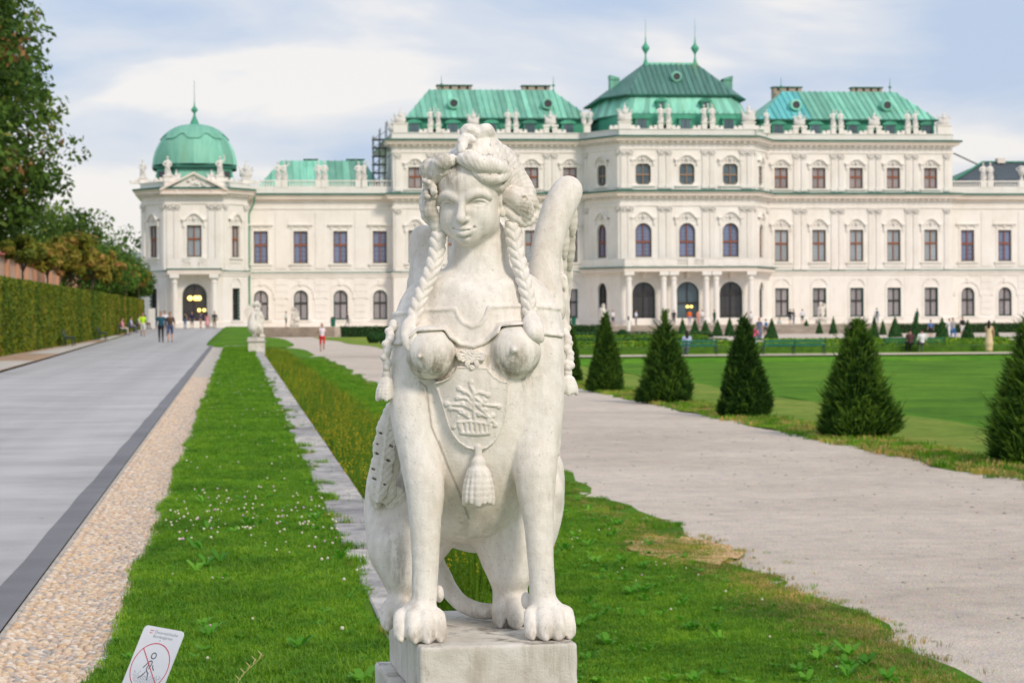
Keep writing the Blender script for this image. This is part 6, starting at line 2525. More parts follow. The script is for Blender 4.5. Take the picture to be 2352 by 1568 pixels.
# ---- roofs
def roof_face(xl, xr, rl, rr_, y0, z0, y1, z1, n, m, name='roof_panel', rib=True, alt=None):
    """Hipped front slope made of upright copper sheets between standing seams."""
    def t_at(x):
        t = 1.0
        if x < rl:
            t = (x - xl) / (rl - xl) if rl > xl else 1.0
        if x > rr_:
            t = min(t, (xr - x) / (xr - rr_))
        return max(0.0, min(1.0, t))
    cuts = [xl + (xr - xl) * i / n for i in range(n + 1)]
    nrm = Vector((0, -(z1 - z0), -(y0 - y1))).normalized()
    if nrm.z < 0:
        nrm = -nrm
    def P(x, t, o_=0.0):
        return (x, y0 + (y1 - y0) * t + nrm.y * o_, z0 + (z1 - z0) * t + nrm.z * o_)
    for i in range(n):
        a, b_ = cuts[i], cuts[i + 1]
        mid = [x for x in (rl, rr_) if a < x < b_]
        xs_ = [a] + mid + [b_]
        q = MB()
        top = [(x, t_at(x)) for x in xs_]
        poly = [P(a, 0), P(b_, 0)] + [P(x, t) for x, t in top[::-1] if t > 1e-4]
        if len(poly) < 3:
            continue
        low = [(p[0], p[1] - nrm.y * 0.05, p[2] - nrm.z * 0.05) for p in poly]
        k = len(poly)
        q.add(poly + low, [tuple(range(k)), tuple(range(k, 2 * k))[::-1]] + [(j, k + j, k + (j + 1) % k, (j + 1) % k) for j in range(k)])
        ta = t_at(a)
        if rib and ta > 0.05:
            w = 0.045
            pts_ = [P(a - w, 0), P(a + w, 0), P(a + w, ta), P(a - w, ta), P(a - w, 0, 0.11), P(a + w, 0, 0.11), P(a + w, ta, 0.11), P(a - w, ta, 0.11)]
            q.add(pts_, [(4, 5, 6, 7), (0, 1, 5, 4), (0, 4, 7, 3), (1, 2, 6, 5)])
        mm = m if alt is None or not alt(i / n) else alt(i / n)
        part(q, name, mm)


def hip_sides(xl, xr, rl, rr_, y0, yb, z0, y1, z1, m):
    """End slopes and the back slope of a hipped roof; ridge runs at y1."""
    q = MB()
    q.add([(xl, yb, z0), (xl, y0, z0), (rl, y1, z1)], [(0, 1, 2)])
    q.add([(xr, y0, z0), (xr, yb, z0), (rr_, y1, z1)], [(0, 1, 2)])
    q.add([(xr, yb, z0), (xl, yb, z0), (rl, y1, z1), (rr_, y1, z1)], [(0, 1, 2, 3)])
    part(q, 'roof_slope', m)


def finial(x, y, z, h, r):
    b_ = MB()
    b_.lathe([(r * 1.2, z - 0.3), (r * 0.9, z), (r * 0.35, z + h * 0.12), (r * 0.25, z + h * 0.2), (r * 0.5, z + h * 0.24), (r * 1.3, z + h * 0.32), (r * 1.5, z + h * 0.36), (r * 0.9, z + h * 0.41), (r * 0.35, z + h * 0.46),
               (0.03, z + h * 0.62), (0.018, z + h)], x, y, 10)
    part(b_, 'finial', M_CU2, smooth=True)


def dormer(x, y, z, w=1.15, h=1.05, m=None):
    """Attic window in a copper housing with a curved hood; its front at y."""
    b_ = MB()
    b_.box(x - w / 2, x + w / 2, y, y + 1.3, z, z + h)
    A = arch_pts(w + 0.4, z + h - 0.05, z + h + 0.36, 8)
    b_.prism([(x + a, c) for a, c in A], y - 0.14, y + 1.3, 'y')
    o = part(b_, 'dormer', m or M_CU2)
    q = MB()
    q.add([(x - w / 2 + 0.16, y - 0.02, z + 0.06), (x + w / 2 - 0.16, y - 0.02, z + 0.06), (x + w / 2 - 0.16, y - 0.02, z + h - 0.16), (x, y - 0.02, z + h + 0.02), (x - w / 2 + 0.16, y - 0.02, z + h - 0.16)], [(0, 1, 2, 3, 4)])
    q.build('pane', M_GL_TEAL, o)
    q = MB()
    q.box(x - 0.035, x + 0.035, y - 0.06, y - 0.022, z + 0.06, z + h)
    q.build('frame', M_CUD, o)


def oculus(x, y, z, r, m):
    b_ = MB()
    n = 14
    P0 = [(x + r * 1.45 * math.cos(6.283 * i / n), z + r * 1.45 * math.sin(6.283 * i / n)) for i in range(n)]
    P1 = [(x + r * math.cos(6.283 * i / n), z + r * math.sin(6.283 * i / n)) for i in range(n)]
    b_.add([(a, y, c) for a, c in P0] + [(a, y - 0.05, c) for a, c in P1] + [(a, y + 1.6, c) for a, c in P0], [(i, (i + 1) % n, n + (i + 1) % n, n + i) for i in range(n)] + [(i, 2 * n + i, 2 * n + (i + 1) % n, (i + 1) % n) for i in range(n)])
    o = part(b_, 'round_dormer', m)
    q = MB()
    q.add([(a, y + 0.05, c) for a, c in P1], [tuple(range(n))])
    q.build('pane', M_GL_DARK, o)


def chimney(x0, x1, y, z0, z1):
    b_ = MB()
    b_.box(x0, x1, y, y + 1.2, z0, z1 - 0.12)
    b_.mi = 1
    b_.box(x0 - 0.12, x1 + 0.12, y - 0.12, y + 1.32, z1 - 0.12, z1)
    b_.mi = 2
    n = max(2, int((x1 - x0) / 0.8))
    for i in range(n):
        c = x0 + (x1 - x0) * (i + 0.5) / n
        b_.box(c - 0.15, c + 0.15, y - 0.012, y + 0.3, z1 - 0.5, z1 - 0.14)
    part(b_, 'chimney', [simple('chimney_render', (0.45, 0.34, 0.27), 0.9, 0.2, 1) if 'chimney_render' not in bpy.data.materials else bpy.data.materials['chimney_render'], M_CUD, M_FRAME_D])


ZE = 22.35
for s, xl, xr, rl, rr_ in ((-1, at(931, 272, Y=250.3).x, at(1358, 272, Y=250.3).x, at(985, 210, Y=257).x, at(1268, 210, Y=257).x),
                           (1, at(1742, 272, Y=250.3).x, at(2152, 272, Y=250.3).x, at(1797, 210, Y=257).x, at(2056, 210, Y=257).x)):
    b_ = MB()
    b_.box(xl + 0.25, xr - 0.25, 250.5, 263.5, Z_TOP, ZE)
    part(b_, 'attic_wall', M_CU2)
    b_ = MB()
    b_.box(xl - 0.15, xr + 0.15, 250.0, 264.0, ZE - 0.05, ZE + 0.12)
    part(b_, 'eave', M_CUD)
    zr = 26.1
    if s > 0:
        alt = lambda t: M_CUB if t < 0.285 else None
        roof_face(xl, xr, rl, rr_, 250.05, ZE + 0.1, 257.0, zr, 30, M_CU, alt=alt)
    else:
        roof_face(xl, xr, rl, rr_, 250.05, ZE + 0.1, 257.0, zr, 32, M_CU)
    hip_sides(xl, xr, rl, rr_, 250.05, 264.0, ZE + 0.1, 257.0, zr, M_CU)
    for k in range(5):
        x = XC + s * (11.5 + 4.14 * k)
        dormer(x, 249.7, 20.75, 1.35, 1.12)
    for px in ((1042, 1258) if s < 0 else (1828, 2037)):
        q = at(px, 240, Y=251.8)
        oculus(q.x, 251.6, 24.15, 0.42, M_CU)
    for a, c in (((1005, 1083), (1200, 1262)) if s < 0 else ((1776, 1840), (1957, 2025))):
        chimney(at(a, 200, Y=258.2).x, at(c, 200, Y=258.2).x, 258.0, 25.0, 26.75)
    for px in ((1014, 1271) if s < 0 else (1794, 2044)):
        finial(at(px, 200, Y=257).x, 257.0, zr, 1.55, 0.13)
# middle pavilion roof, in two tiers
b_ = MB()
b_.box(XC - 8.1, XC + 8.1, 249.6, 262, Z_TOP, ZE)
b_.add([(XC - 6.35, YF + 1.0, Z_TOP), (XC + 6.35, YF + 1.0, Z_TOP), (XC + 8.1, 249.6, Z_TOP), (XC - 8.1, 249.6, Z_TOP), (XC - 6.35, YF + 1.0, ZE), (XC + 6.35, YF + 1.0, ZE), (XC + 8.1, 249.6, ZE), (XC - 8.1, 249.6, ZE)],
       [(0, 1, 5, 4), (1, 2, 6, 5), (3, 0, 4, 7), (4, 5, 6, 7)])
part(b_, 'attic_wall', M_CU2)
for k in (-1, 0, 1):
    dormer(XC + 4.64 * k, YF + 0.55, 20.75, 1.35, 1.15)
T2 = [(XC - 8.2, 262.0), (XC - 8.2, 249.5), (XC - 6.15, YF + 1.3), (XC + 6.15, YF + 1.3), (XC + 8.2, 249.5), (XC + 8.2, 262.0)]
course([T2], [(-0.05, ZE - 0.1), (0.12, ZE - 0.08), (0.12, ZE + 0.1), (-0.05, ZE + 0.12)], M_CUD, 'eave')
# second tier: sheets leaning in
T3 = [(XC - 7.3, 261.0), (XC - 7.3, 250.6), (XC - 5.35, YF + 3.3), (XC + 5.35, YF + 3.3), (XC + 7.3, 250.6), (XC + 7.3, 261.0)]
ZT = 24.55
for i in range(5):
    a0, a1, b0, b1 = T2[i], T2[i + 1], T3[i], T3[i + 1]
    n = 20 if i == 2 else (7 if i in (1, 3) else 6)
    for k in range(n):
        u0, u1 = k / n, (k + 1) / n
        q = MB()
        f = lambda A, B, u: (A[0] + (B[0] - A[0]) * u, A[1] + (B[1] - A[1]) * u)
        p0, p1 = f(a0, a1, u0), f(a0, a1, u1)
        q0, q1 = f(b0, b1, u0), f(b0, b1, u1)
        q.add([(*p0, ZE + 0.1), (*p1, ZE + 0.1), (*q1, ZT), (*q0, ZT)], [(0, 1, 2, 3)])
        if i == 2:
            q.box(p0[0] - 0.03, p0[0] + 0.03, p0[1] - 0.08, p0[1] + 0.02, ZE + 0.1, ZE + 0.5)
        part(q, 'roof_panel', M_CU)
for dx in (-2.35, 2.35):
    dormer(XC + dx, YF + 1.5, 23.15, 0.85, 0.62)
T4 = [(XC - 7.9, 262.0), (XC - 7.9, 250.2), (XC - 5.75, YF + 2.9), (XC + 5.75, YF + 2.9), (XC + 7.9, 250.2), (XC + 7.9, 262.0)]
course([T4], [(-0.9, ZT - 0.12), (0.1, ZT - 0.1), (0.14, ZT + 0.08), (-0.1, ZT + 0.14)], M_CUD, 'eave')
ZR = 28.5
RL_, RR_ = (XC - 2.95, 251.5), (XC + 2.95, 251.5)
roof_face(XC - 5.8, XC + 5.8, XC - 2.95, XC + 2.95, YF + 2.85, ZT + 0.1, 251.5, ZR, 20, M_CU3)
q = MB()
for s in (-1, 1):
    q.add([(XC + s * 5.8, YF + 2.85, ZT + 0.1), (XC + s * 7.95, 250.2, ZT + 0.1), (XC + s * 2.95, 251.5, ZR)], [(0, 1, 2) if s > 0 else (0, 2, 1)])
    q.add([(XC + s * 7.95, 250.2, ZT + 0.1), (XC + s * 7.95, 262.0, ZT + 0.1), (XC + s * 2.95, 251.5, ZR)], [(0, 1, 2) if s > 0 else (0, 2, 1)])
q.add([(XC - 7.95, 262, ZT + 0.1), (XC - 2.95, 251.5, ZR), (XC + 2.95, 251.5, ZR), (XC + 7.95, 262, ZT + 0.1)], [(0, 1, 2, 3)])
part(q, 'roof_slope', M_CU3)
oculus(XC - 0.05, 247.6, 26.75, 0.38, M_CU)
for s in (-1, 1):
    b_ = MB()
    b_.box(XC + s * 6.2 - 0.5, XC + s * 6.2 + 0.5, 250.8, 252.2, 25.3, 26.8)
    b_.prism([(XC + s * 6.7, 26.7), (XC + s * 5.7, 26.7), (XC + s * 5.7, 26.9), (XC + s * 6.75, 27.2)][::(1 if s > 0 else -1)], 250.7, 252.3, 'y')
    part(b_, 'dormer', M_CU)
    finial(XC + s * 2.72, 251.5, ZR, 4.9, 0.30)
b_ = MB()
b_.box(XC - 3.0, XC + 3.0, 251.35, 251.65, ZR - 0.1, ZR + 0.14)
part(b_, 'ridge', M_CU)
# wing roofs
xl, xr = at(592, 412, Y=252.5).x, at(874, 412, Y=252.5).x
rl, rr_ = at(645, 367, Y=258).x, at(836, 367, Y=258).x
roof_face(xl, xr, rl, rr_, 252.5, 15.2, 258, 18.35, 17, M_CU)
hip_sides(xl, xr, rl, rr_, 252.5, 264, 15.2, 258, 18.35, M_CU)
for a, c in ((700, 728), (798, 835)):
    chimney(at(a, 367, Y=259).x, at(c, 367, Y=259).x, 259, 17.6, 18.62)
xl, xr = P_R[0] + 0.4, P_R[0] + 30
rl = at(2257, 372, Y=258).x
roof_face(xl, xr, rl, xr - 6, 252.5, 15.2, 258, 18.25, 14, M_SLATE, rib=False)
hip_sides(xl, xr, rl, xr - 6, 252.5, 264, 15.2, 258, 18.25, M_CU3)
b_ = MB()
b_.tube([(xl, 252.45, 15.3), (rl, 257.95, 18.35)], 0.12, 6)
b_.tube([(rl, 257.95, 18.35), (xr - 6, 257.95, 18.35)], 0.10, 6)
part(b_, 'ridge', M_CU2)
b_ = MB()
b_.box(rl + 1.6, rl + 2.5, 257.5, 258.5, 18.2, 18.75)
part(b_, 'chimney', M_TRIM)
b_ = MB()
a_, c_ = at(2192, 353, Y=252), at(2243, 377, Y=252)
for k in range(14):
    t = k / 13
    p = a_.lerp(c_, t)
    b_.box(p.x - 0.10, p.x + 0.10, 251.9, 252.1, p.z - 0.07, p.z + 0.07)
b_.tube([a_, c_], 0.035, 5)
part(b_, 'roof_chain', M_SLATE)
# the dome over the corner pavilion
DX, DY = PVX, 243.2
b_ = MB()
n8 = 8
def octr(r, z, off=math.pi / 8):
    return [(DX + r * math.cos(off + math.pi / 4 * i), DY + r * math.sin(off + math.pi / 4 * i), z) for i in range(8)]
vs = octr(4.45, 14.6) + octr(4.1, 16.45)
b_.add(vs, [(i, (i + 1) % 8, 8 + (i + 1) % 8, 8 + i) for i in range(8)])
part(b_, 'dome_drum', M_CU)
for k in (-3, -1, 1, 3):
    a = -math.pi / 2 + k * math.pi / 4 * 0.5 + (0.0)
for k, s in ((5, -1), (7, 1)):
    a = math.pi / 4 * k
    c = (DX + 4.02 * math.cos(a), DY + 4.02 * math.sin(a))
    b_ = MB()
    t = Vector((-math.sin(a), math.cos(a)))
    nrm_ = Vector((math.cos(a), math.sin(a)))
    q = [(c[0] + t.x * u + nrm_.x * v, c[1] + t.y * u + nrm_.y * v) for u, v in ((-0.75, -0.4), (0.75, -0.4), (0.75, 0.55), (-0.75, 0.55))]
    b_.add([(x, y, 14.7) for x, y in q] + [(x, y, 16.3) for x, y in q], [(0, 1, 5, 4), (1, 2, 6, 5), (2, 3, 7, 6), (3, 0, 4, 7), (4, 5, 6, 7)])
    o = part(b_, 'dormer', M_CU2)
    q2 = [(c[0] + t.x * u + nrm_.x * 0.57, c[1] + t.y * u + nrm_.y * 0.57) for u in (-0.5, 0.5)]
    b_ = MB()
    b_.add([(*q2[0], 14.9), (*q2[1], 14.9), (*q2[1], 16.1), (*q2[0], 16.1)], [(0, 1, 2, 3)])
    b_.build('pane', M_GL_DARK, o)
b_ = MB()
vs = octr(4.45, 16.35) + octr(4.62, 16.42) + octr(4.62, 16.62) + octr(4.1, 16.9)
b_.add(vs, [(r * 8 + i, r * 8 + (i + 1) % 8, (r + 1) * 8 + (i + 1) % 8, (r + 1) * 8 + i) for r in range(3) for i in range(8)])
part(b_, 'dome_eave', M_CUD)
# shell: 16 gores, an upper cap overlapping in a scalloped edge
def dome_r(t):
    """t 0 at the eave, 1 at the top: radius, height."""
    a = t * math.pi / 2
    return 3.98 * math.cos(a) ** 0.82 + 0.35 * (1 - t), 16.85 + 4.2 * math.sin(a) ** 1.05
for g in range(16):
    b_ = MB()
    rows = []
    for i in range(9):
        t = i / 8 * 0.94
        r, z = dome_r(t)
        rows.append([(DX + r * math.cos(2 * math.pi * (g + u) / 16), DY + r * math.sin(2 * math.pi * (g + u) / 16), z) for u in (0, 0.33, 0.67, 1)])
    vs = [p for rw in rows for p in rw]
    b_.add(vs, [(i * 4 + j, i * 4 + j + 1, (i + 1) * 4 + j + 1, (i + 1) * 4 + j) for i in range(8) for j in range(3)])
    part(b_, 'dome_panel', M_CU, smooth=True)
b_ = MB()
rows = []
NS = 96
for i in range(8):
    row = []
    for k in range(NS):
        a = 2 * math.pi * k / NS
        lo_t = 0.47 + 0.055 * math.cos(8 * a + math.pi) + 0.02 * math.cos(16 * a)
        t = lo_t + (0.965 - lo_t) * i / 7
        r, z = dome_r(min(t, 0.975))
        row.append((DX + (r + 0.09) * math.cos(a), DY + (r + 0.09) * math.sin(a), z + 0.05))
    rows.append(row)
vs = [p for rw in rows for p in rw]
b_.add(vs, [(i * NS + k, i * NS + (k + 1) % NS, (i + 1) * NS + (k + 1) % NS, (i + 1) * NS + k) for i in range(7) for k in range(NS)])
part(b_, 'dome_cap', M_CU, smooth=True)
b_ = MB()
for k in range(NS):
    a, a2 = 2 * math.pi * k / NS, 2 * math.pi * (k + 1) / NS
    p0, p1 = Vector(rows[0][k]), Vector(rows[0][(k + 1) % NS])
    c0 = Vector((DX, DY, p0.z))
    b_.add([p0, p1, p1 + Vector((0, 0, -0.10)) - (p1 - c0).normalized() * 0.1, p0 + Vector((0, 0, -0.10)) - (p0 - c0).normalized() * 0.1], [(0, 1, 2, 3)])
part(b_, 'dome_cap_edge', M_CU2)
b_ = MB()
b_.lathe([(0.62, 20.85), (0.5, 21.05), (0.22, 21.75), (0.12, 21.95), (0.10, 22.25), (0.30, 22.45), (0.36, 22.6), (0.22, 22.78), (0.08, 23.0), (0.035, 23.5), (0.02, 25.6)], DX, DY, 12)
part(b_, 'dome_finial', M_CU2, smooth=True)
# rain pipes
b_ = MB()
for x, y in ((PV_[5][0] + 0.18, YW - 0.15),):
    b_.tube([(x + 0.6, YW - 0.9, 14.0), (x + 0.5, YW - 0.6, 13.2), (x, y, 12.2), (x, y, 0.4)], 0.09, 6)
part(b_, 'rain_pipe', M_CU2)
for k in KITS.values():
    pass

# scaffolding standing on the wing roof against the main block
sc_ = empty('scaffolding', (P_L[0] - 0.9, 252.5, 15.2), 0, 'narrow grey scaffolding on the roof against the left flank of the main block', 'scaffolding')
M_SCAF = simple('scaffold_grey', (0.16, 0.17, 0.18), 0.7, 0.3, 2)
for i in range(3):
    for j in range(2):
        b_ = MB()
        b_.tube([(-0.9 + 0.6 * i, j * 2.0, -0.1), (-0.9 + 0.6 * i + 0.12 * i, j * 2.0, 5.5 + 0.8 * i)], 0.05, 5)
        b_.build('pole', M_SCAF, sc_)
for q in range(6):
    b_ = MB()
    b_.box(-1.0, 0.5, -0.1, 2.1, 0.6 + q * 0.9, 0.68 + q * 0.9)
    b_.build('deck', M_SCAF, sc_)
    b_ = MB()
    b_.tube([(-0.95, -0.05, 0.6 + q * 0.9), (0.45, -0.05, 1.5 + q * 0.9)], 0.04, 5)
    b_.build('brace', M_SCAF, sc_)

# terrace the palace stands on
b_ = MB()
b_.box(1.6, 120, 236.5, 270, LOW - 0.3, GZ)
o = b_.build('terrace', M_GRAVEL)
o['kind'] = 'structure'
o = sheet('road', lambda x, y: GZ + 0.004, [233, 245, 270], lambda y: [-11, 1.62], M_ROAD)
M_TW = simple('terrace_wall_stone', (0.30, 0.25, 0.20), 0.9, 0.3, 0.8, 0.4)
tw = empty('terrace_wall', (0, 0, 0), 0, 'low brown stone wall and steps below the palace terrace', 'wall')
b_ = MB()
b_.box(1.7, 9.7, 236.2, 236.48, LOW - 0.1, GZ + 0.02)
b_.build('wall_face', M_TW, tw)
M_STEP = simple('step_stone', (0.36, 0.31, 0.26), 0.9, 0.25, 0.8, 0.3)
for k in range(6):
    b_ = MB()
    b_.box(37, 65.5, 234.1 + 0.4 * k, 236.48, LOW - 0.05 + 0.16 * k, LOW - 0.05 + 0.16 * (k + 1))
    b_.build('step', M_STEP, tw)
# ------------------------------------------------------------------ clipped yews by the path
def _leafy(c_dark, c_mid, c_light, c_odd=None):
    def f(n, b):
        a = n.nodes.new('ShaderNodeAttribute')
        a.attribute_name = 'tint'
        st_ = [(0.0, c_dark), (0.5, c_mid), (0.85, c_light)]
        if c_odd:
            st_.append((1.0, c_odd))
        col = _ramp(n, a.outputs['Fac'], st_)
        n.links.new(col, b.inputs['Base Color'])
        b.inputs['Roughness'].default_value = 0.6
        b.inputs['Specular IOR Level'].default_value = 0.15
        tr = n.nodes.new('ShaderNodeBsdfTranslucent')
        n.links.new(col, tr.inputs['Color'])
        ms = n.nodes.new('ShaderNodeMixShader')
        ms.inputs[0].default_value = 0.3
        n.links.new(b.outputs[0], ms.inputs[1])
        n.links.new(tr.outputs[0], ms.inputs[2])
        n.links.new(ms.outputs[0], n.nodes['Material Output'].inputs['Surface'])
    return f


M_YEW = mat('yew_needles', _leafy((0.020, 0.060, 0.010), (0.045, 0.120, 0.016), (0.15, 0.27, 0.03)))
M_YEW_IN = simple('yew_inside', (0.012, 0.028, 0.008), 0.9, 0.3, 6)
M_BARK = simple('bark', (0.10, 0.075, 0.055), 0.9, 0.3, 8, 0.5)


def set_tint(o, vals):
    a = o.data.attributes.new('tint', 'FLOAT', 'POINT')
    a.data.foreach_set('value', np.ascontiguousarray(vals, dtype=np.float32))


def shoots(name, base, dirs, L, w, m, tints, parent, curve=None, seed=0):
    """Feathery shoots: a spine with needle pairs, as thin blades. base, dirs (n,3); L, w (n,)."""
    n = len(base)
    r = np.random.default_rng(seed)
    side = np.cross(dirs, r.normal(size=(n, 3)))
    side /= np.linalg.norm(side, axis=1)[:, None] + 1e-9
    s2 = np.cross(dirs, side)
    V, Q, T = [], [], []
    # two crossed tapering blades and three needles to each side
    k = 0
    for s_ in (side, s2):
        P = np.stack([base - s_ * w[:, None] * 0.5, base + s_ * w[:, None] * 0.5, base + dirs * L[:, None] * 0.55 + s_ * w[:, None] * 0.42, base + dirs * L[:, None] + s_ * w[:, None] * 0.06,
                      base + dirs * L[:, None] * 0.98 - s_ * w[:, None] * 0.06, base + dirs * L[:, None] * 0.55 - s_ * w[:, None] * 0.42], axis=1).reshape(-1, 3)
        ix = np.arange(n)[:, None] * 6 + k
        Q.append(np.concatenate([ix + np.array([[0, 1, 2, 5]]), ix + np.array([[5, 2, 3, 4]])], axis=0))
        V.append(P)
        T.append(np.repeat(tints, 6))
        k += n * 6
    for t in (0.35, 0.6, 0.8):
        for sg in (-1, 1):
            b_ = base + dirs * (L * t)[:, None]
            e_ = dirs * 0.6 + side * sg * 0.8
            P = np.stack([b_, b_ + e_ * (L * 0.22)[:, None] + s2 * (w * 0.2)[:, None], b_ + e_ * (L * 0.42)[:, None], b_ + e_ * (L * 0.22)[:, None] - s2 * (w * 0.2)[:, None]], axis=1).reshape(-1, 3)
            ix = np.arange(n)[:, None] * 4 + k
            Q.append(ix + np.array([[0, 1, 2, 3]]))
            V.append(P)
            T.append(np.repeat(np.minimum(1, tints + 0.08), 4))
            k += n * 4
    o = np_mesh(name, np.concatenate(V), np.concatenate(Q), m, parent, False)
    set_tint(o, np.concatenate(T))
    return o


def yew(x, y, z, h, r0, label, seed, wild=1.0, leader=0.0, light=0.0):
    g = np.random.default_rng(seed)
    t_ = empty('clipped_yew', (x, y, z), 0, label, 'tree', 'yew cones along the gravel path')
    b_ = MB()
    b_.tube([(0, 0, -0.05), (0.01, 0, h * 0.5), (0, 0, h * 0.9)], [0.05, 0.035, 0.012], 7)
    b_.build('trunk', M_BARK, t_)
    ex_ = (0.80, 0.86, 0.72, 0.88, 0.74, 0.80)[seed % 6]
    prof = lambda u: (1 - u) ** ex_ * (0.86 + 0.14 * np.minimum(1, u * 9)) + 0.02
    b_ = MB()
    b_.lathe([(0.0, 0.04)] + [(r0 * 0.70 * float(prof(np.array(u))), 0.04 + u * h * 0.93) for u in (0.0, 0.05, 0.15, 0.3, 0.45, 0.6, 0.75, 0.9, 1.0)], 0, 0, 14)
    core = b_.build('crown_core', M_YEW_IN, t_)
    n = int(5200 * (h / 2.2))
    u = 1 - np.sqrt(g.random(n))
    u = np.clip(u * 1.02, 0, 1)
    a = g.random(n) * 2 * np.pi
    lump = 1 + 0.09 * np.sin(a * 3 + u * 9 + seed) + 0.07 * np.sin(a * 7 - u * 17) + 0.06 * wild * np.sin(a * 2 + seed * 1.7) * np.sin(u * 6 + seed)
    rr_ = r0 * prof(u) * lump * (0.66 + 0.28 * g.random(n))
    base = np.stack([rr_ * np.cos(a), rr_ * np.sin(a), 0.03 + u * h * 0.95], axis=1)
    up = 0.9 + 0.5 * u + 0.25 * g.normal(size=n)
    d = np.stack([np.cos(a), np.sin(a), up], axis=1) + g.normal(size=(n, 3)) * 0.28
    d /= np.linalg.norm(d, axis=1)[:, None]
    L_ = (0.085 + 0.11 * g.random(n) ** 2 * wild) * (r0 / 0.75)
    L_ *= np.where(g.random(n) < 0.05 * wild, 1.7, 1.0)
    w = 0.020 + 0.012 * g.random(n)
    t = np.clip(0.30 + 0.26 * g.normal(size=n) + 0.35 * (L_ > 0.17) + light + 0.20 * np.sin(a * 5 + u * 11) * np.sin(u * 19 + a * 2), 0, 0.95)
    if leader:
        m_ = 160
        uu = g.random(m_)
        base = np.concatenate([base, np.stack([g.normal(size=m_) * 0.03, g.normal(size=m_) * 0.03, h * 0.9 + uu * leader], axis=1)])
        dd = np.stack([g.normal(size=m_) * 0.5, g.normal(size=m_) * 0.5, np.ones(m_)], axis=1)
        d = np.concatenate([d, dd / np.linalg.norm(dd, axis=1)[:, None]])
        L_ = np.concatenate([L_, 0.12 * np.ones(m_)])
        w = np.concatenate([w, 0.02 * np.ones(m_)])
        t = np.concatenate([t, 0.7 * np.ones(m_)])
    shoots('crown', base, d, L_, w, M_YEW, t, t_, seed=seed)
    return t_


# measured on the verge: foot, height, half width
for i, (x, y, h, r0, wild, ld, li, lab) in enumerate((
        (10.75, 76.5, 2.30, 0.56, 0.8, 0.0, 0.05, 'yew cone farthest down the path, half hidden behind the large sphinx'),
        (10.60, 67.3, 2.35, 0.58, 0.9, 0.0, 0.16, 'slender yellowish yew cone, first one clear of the large sphinx'),
        (10.75, 58.6, 2.10, 0.74, 1.2, 0.42, -0.05, 'yew cone with a thin leader shoot standing up from its tip'),
        (11.00, 50.4, 2.28, 0.64, 0.8, 0.0, -0.10, 'neat dark yew cone between the leader-tipped one and the shaggy one'),
        (11.25, 41.9, 2.18, 0.74, 1.3, 0.12, 0.04, 'large shaggy yew cone second from the right edge of the view'),
        (11.98, 34.2, 2.48, 0.82, 1.4, 0.0, 0.0, 'biggest and nearest yew cone, cut by the right edge of the view'))):
    yew(x, y, LOW - 0.01, h, r0, lab, 60 + i, wild, ld, li)

# ------------------------------------------------------------------ clipped box cones, balls and hedges of the parterre
M_BOX = mat('box_foliage', _leafy((0.022, 0.085, 0.024), (0.042, 0.135, 0.035), (0.09, 0.20, 0.045)))
M_BOXY = mat('light_box_foliage', _leafy((0.08, 0.20, 0.015), (0.16, 0.32, 0.025), (0.32, 0.42, 0.04), (0.60, 0.52, 0.04)))


def leaf_shell(name, P, N, size, m, parent, tints, seed=0, jit=0.6):
    """Small leaf faces at points P facing roughly N."""
    n = len(P)
    g = np.random.default_rng(seed)
    d = N + g.normal(size=(n, 3)) * jit
    d /= np.linalg.norm(d, axis=1)[:, None]
    a = np.cross(d, g.normal(size=(n, 3)))
    a /= np.linalg.norm(a, axis=1)[:, None]
    b_ = np.cross(d, a)
    s_1 = (size * (0.6 + 0.8 * g.random(n)))[:, None]
    V = np.stack([P - a * s_1, P - b_ * s_1 * 0.55, P + a * s_1, P + b_ * s_1 * 0.55], axis=1).reshape(-1, 3)
    Q = np.arange(n)[:, None] * 4 + np.array([[0, 1, 2, 3]])
    o = np_mesh(name, V, Q, m, parent, False)
    set_tint(o, np.repeat(tints, 4))
    return o


def cone_mesh_parts(h, r, seed):
    g = np.random.default_rng(seed)
    n = 1100
    u = 1 - np.sqrt(g.random(n))
    a = g.random(n) * 6.283
    pr = (1 - u) ** 0.9 * 0.97 + 0.04
    P = np.stack([r * pr * np.cos(a), r * pr * np.sin(a), 0.05 + u * h], axis=1)
    N = np.stack([np.cos(a), np.sin(a), 0.35 + 0 * a], axis=1)
    return P, N, np.clip(0.4 + 0.2 * g.normal(size=n), 0, 1)


far = [(1568, 770, 732, 12, 'first cone of the row in front of the middle doors'), (1596, 772, 733, 12, 'second cone of the row in front of the middle doors'),
       (1620, 772, 736, 13, 'third cone of the row in front of the middle doors'), (1648, 773, 735, 13, 'fourth cone of the row in front of the middle doors'),
       (1676, 773, 730, 13, 'fifth cone of the row in front of the middle doors'), (1773, 780, 733, 15, 'cone beside the visitor with the blue backpack'),
       (1852, 766, 735, 12, 'wide cone left of the trio before the steps'), (1882, 767, 737, 9, 'small middle cone of the trio before the steps'), (1914, 768, 728, 10, 'thin pointed cone of the trio before the steps'),
       (2008, 782, 728, 13, 'cone just right of the shaggy yew'), (2028, 770, 735, 9, 'small cone tucked behind the one right of the shaggy yew'),
       (2056, 775, 730, 17, 'broad blunt cone behind the left end of the occupied bench'), (2103, 782, 722, 15, 'tall thin cone behind the two seated visitors'),
       (2164, 788, 732, 19, 'cone left of the man in the plaid shirt'), (2223, 795, 738, 21, 'broad cone between the plaid shirt and the beige dress'), (2284, 785, 738, 14, 'cone right behind the woman in the beige dress')]
protoc = None
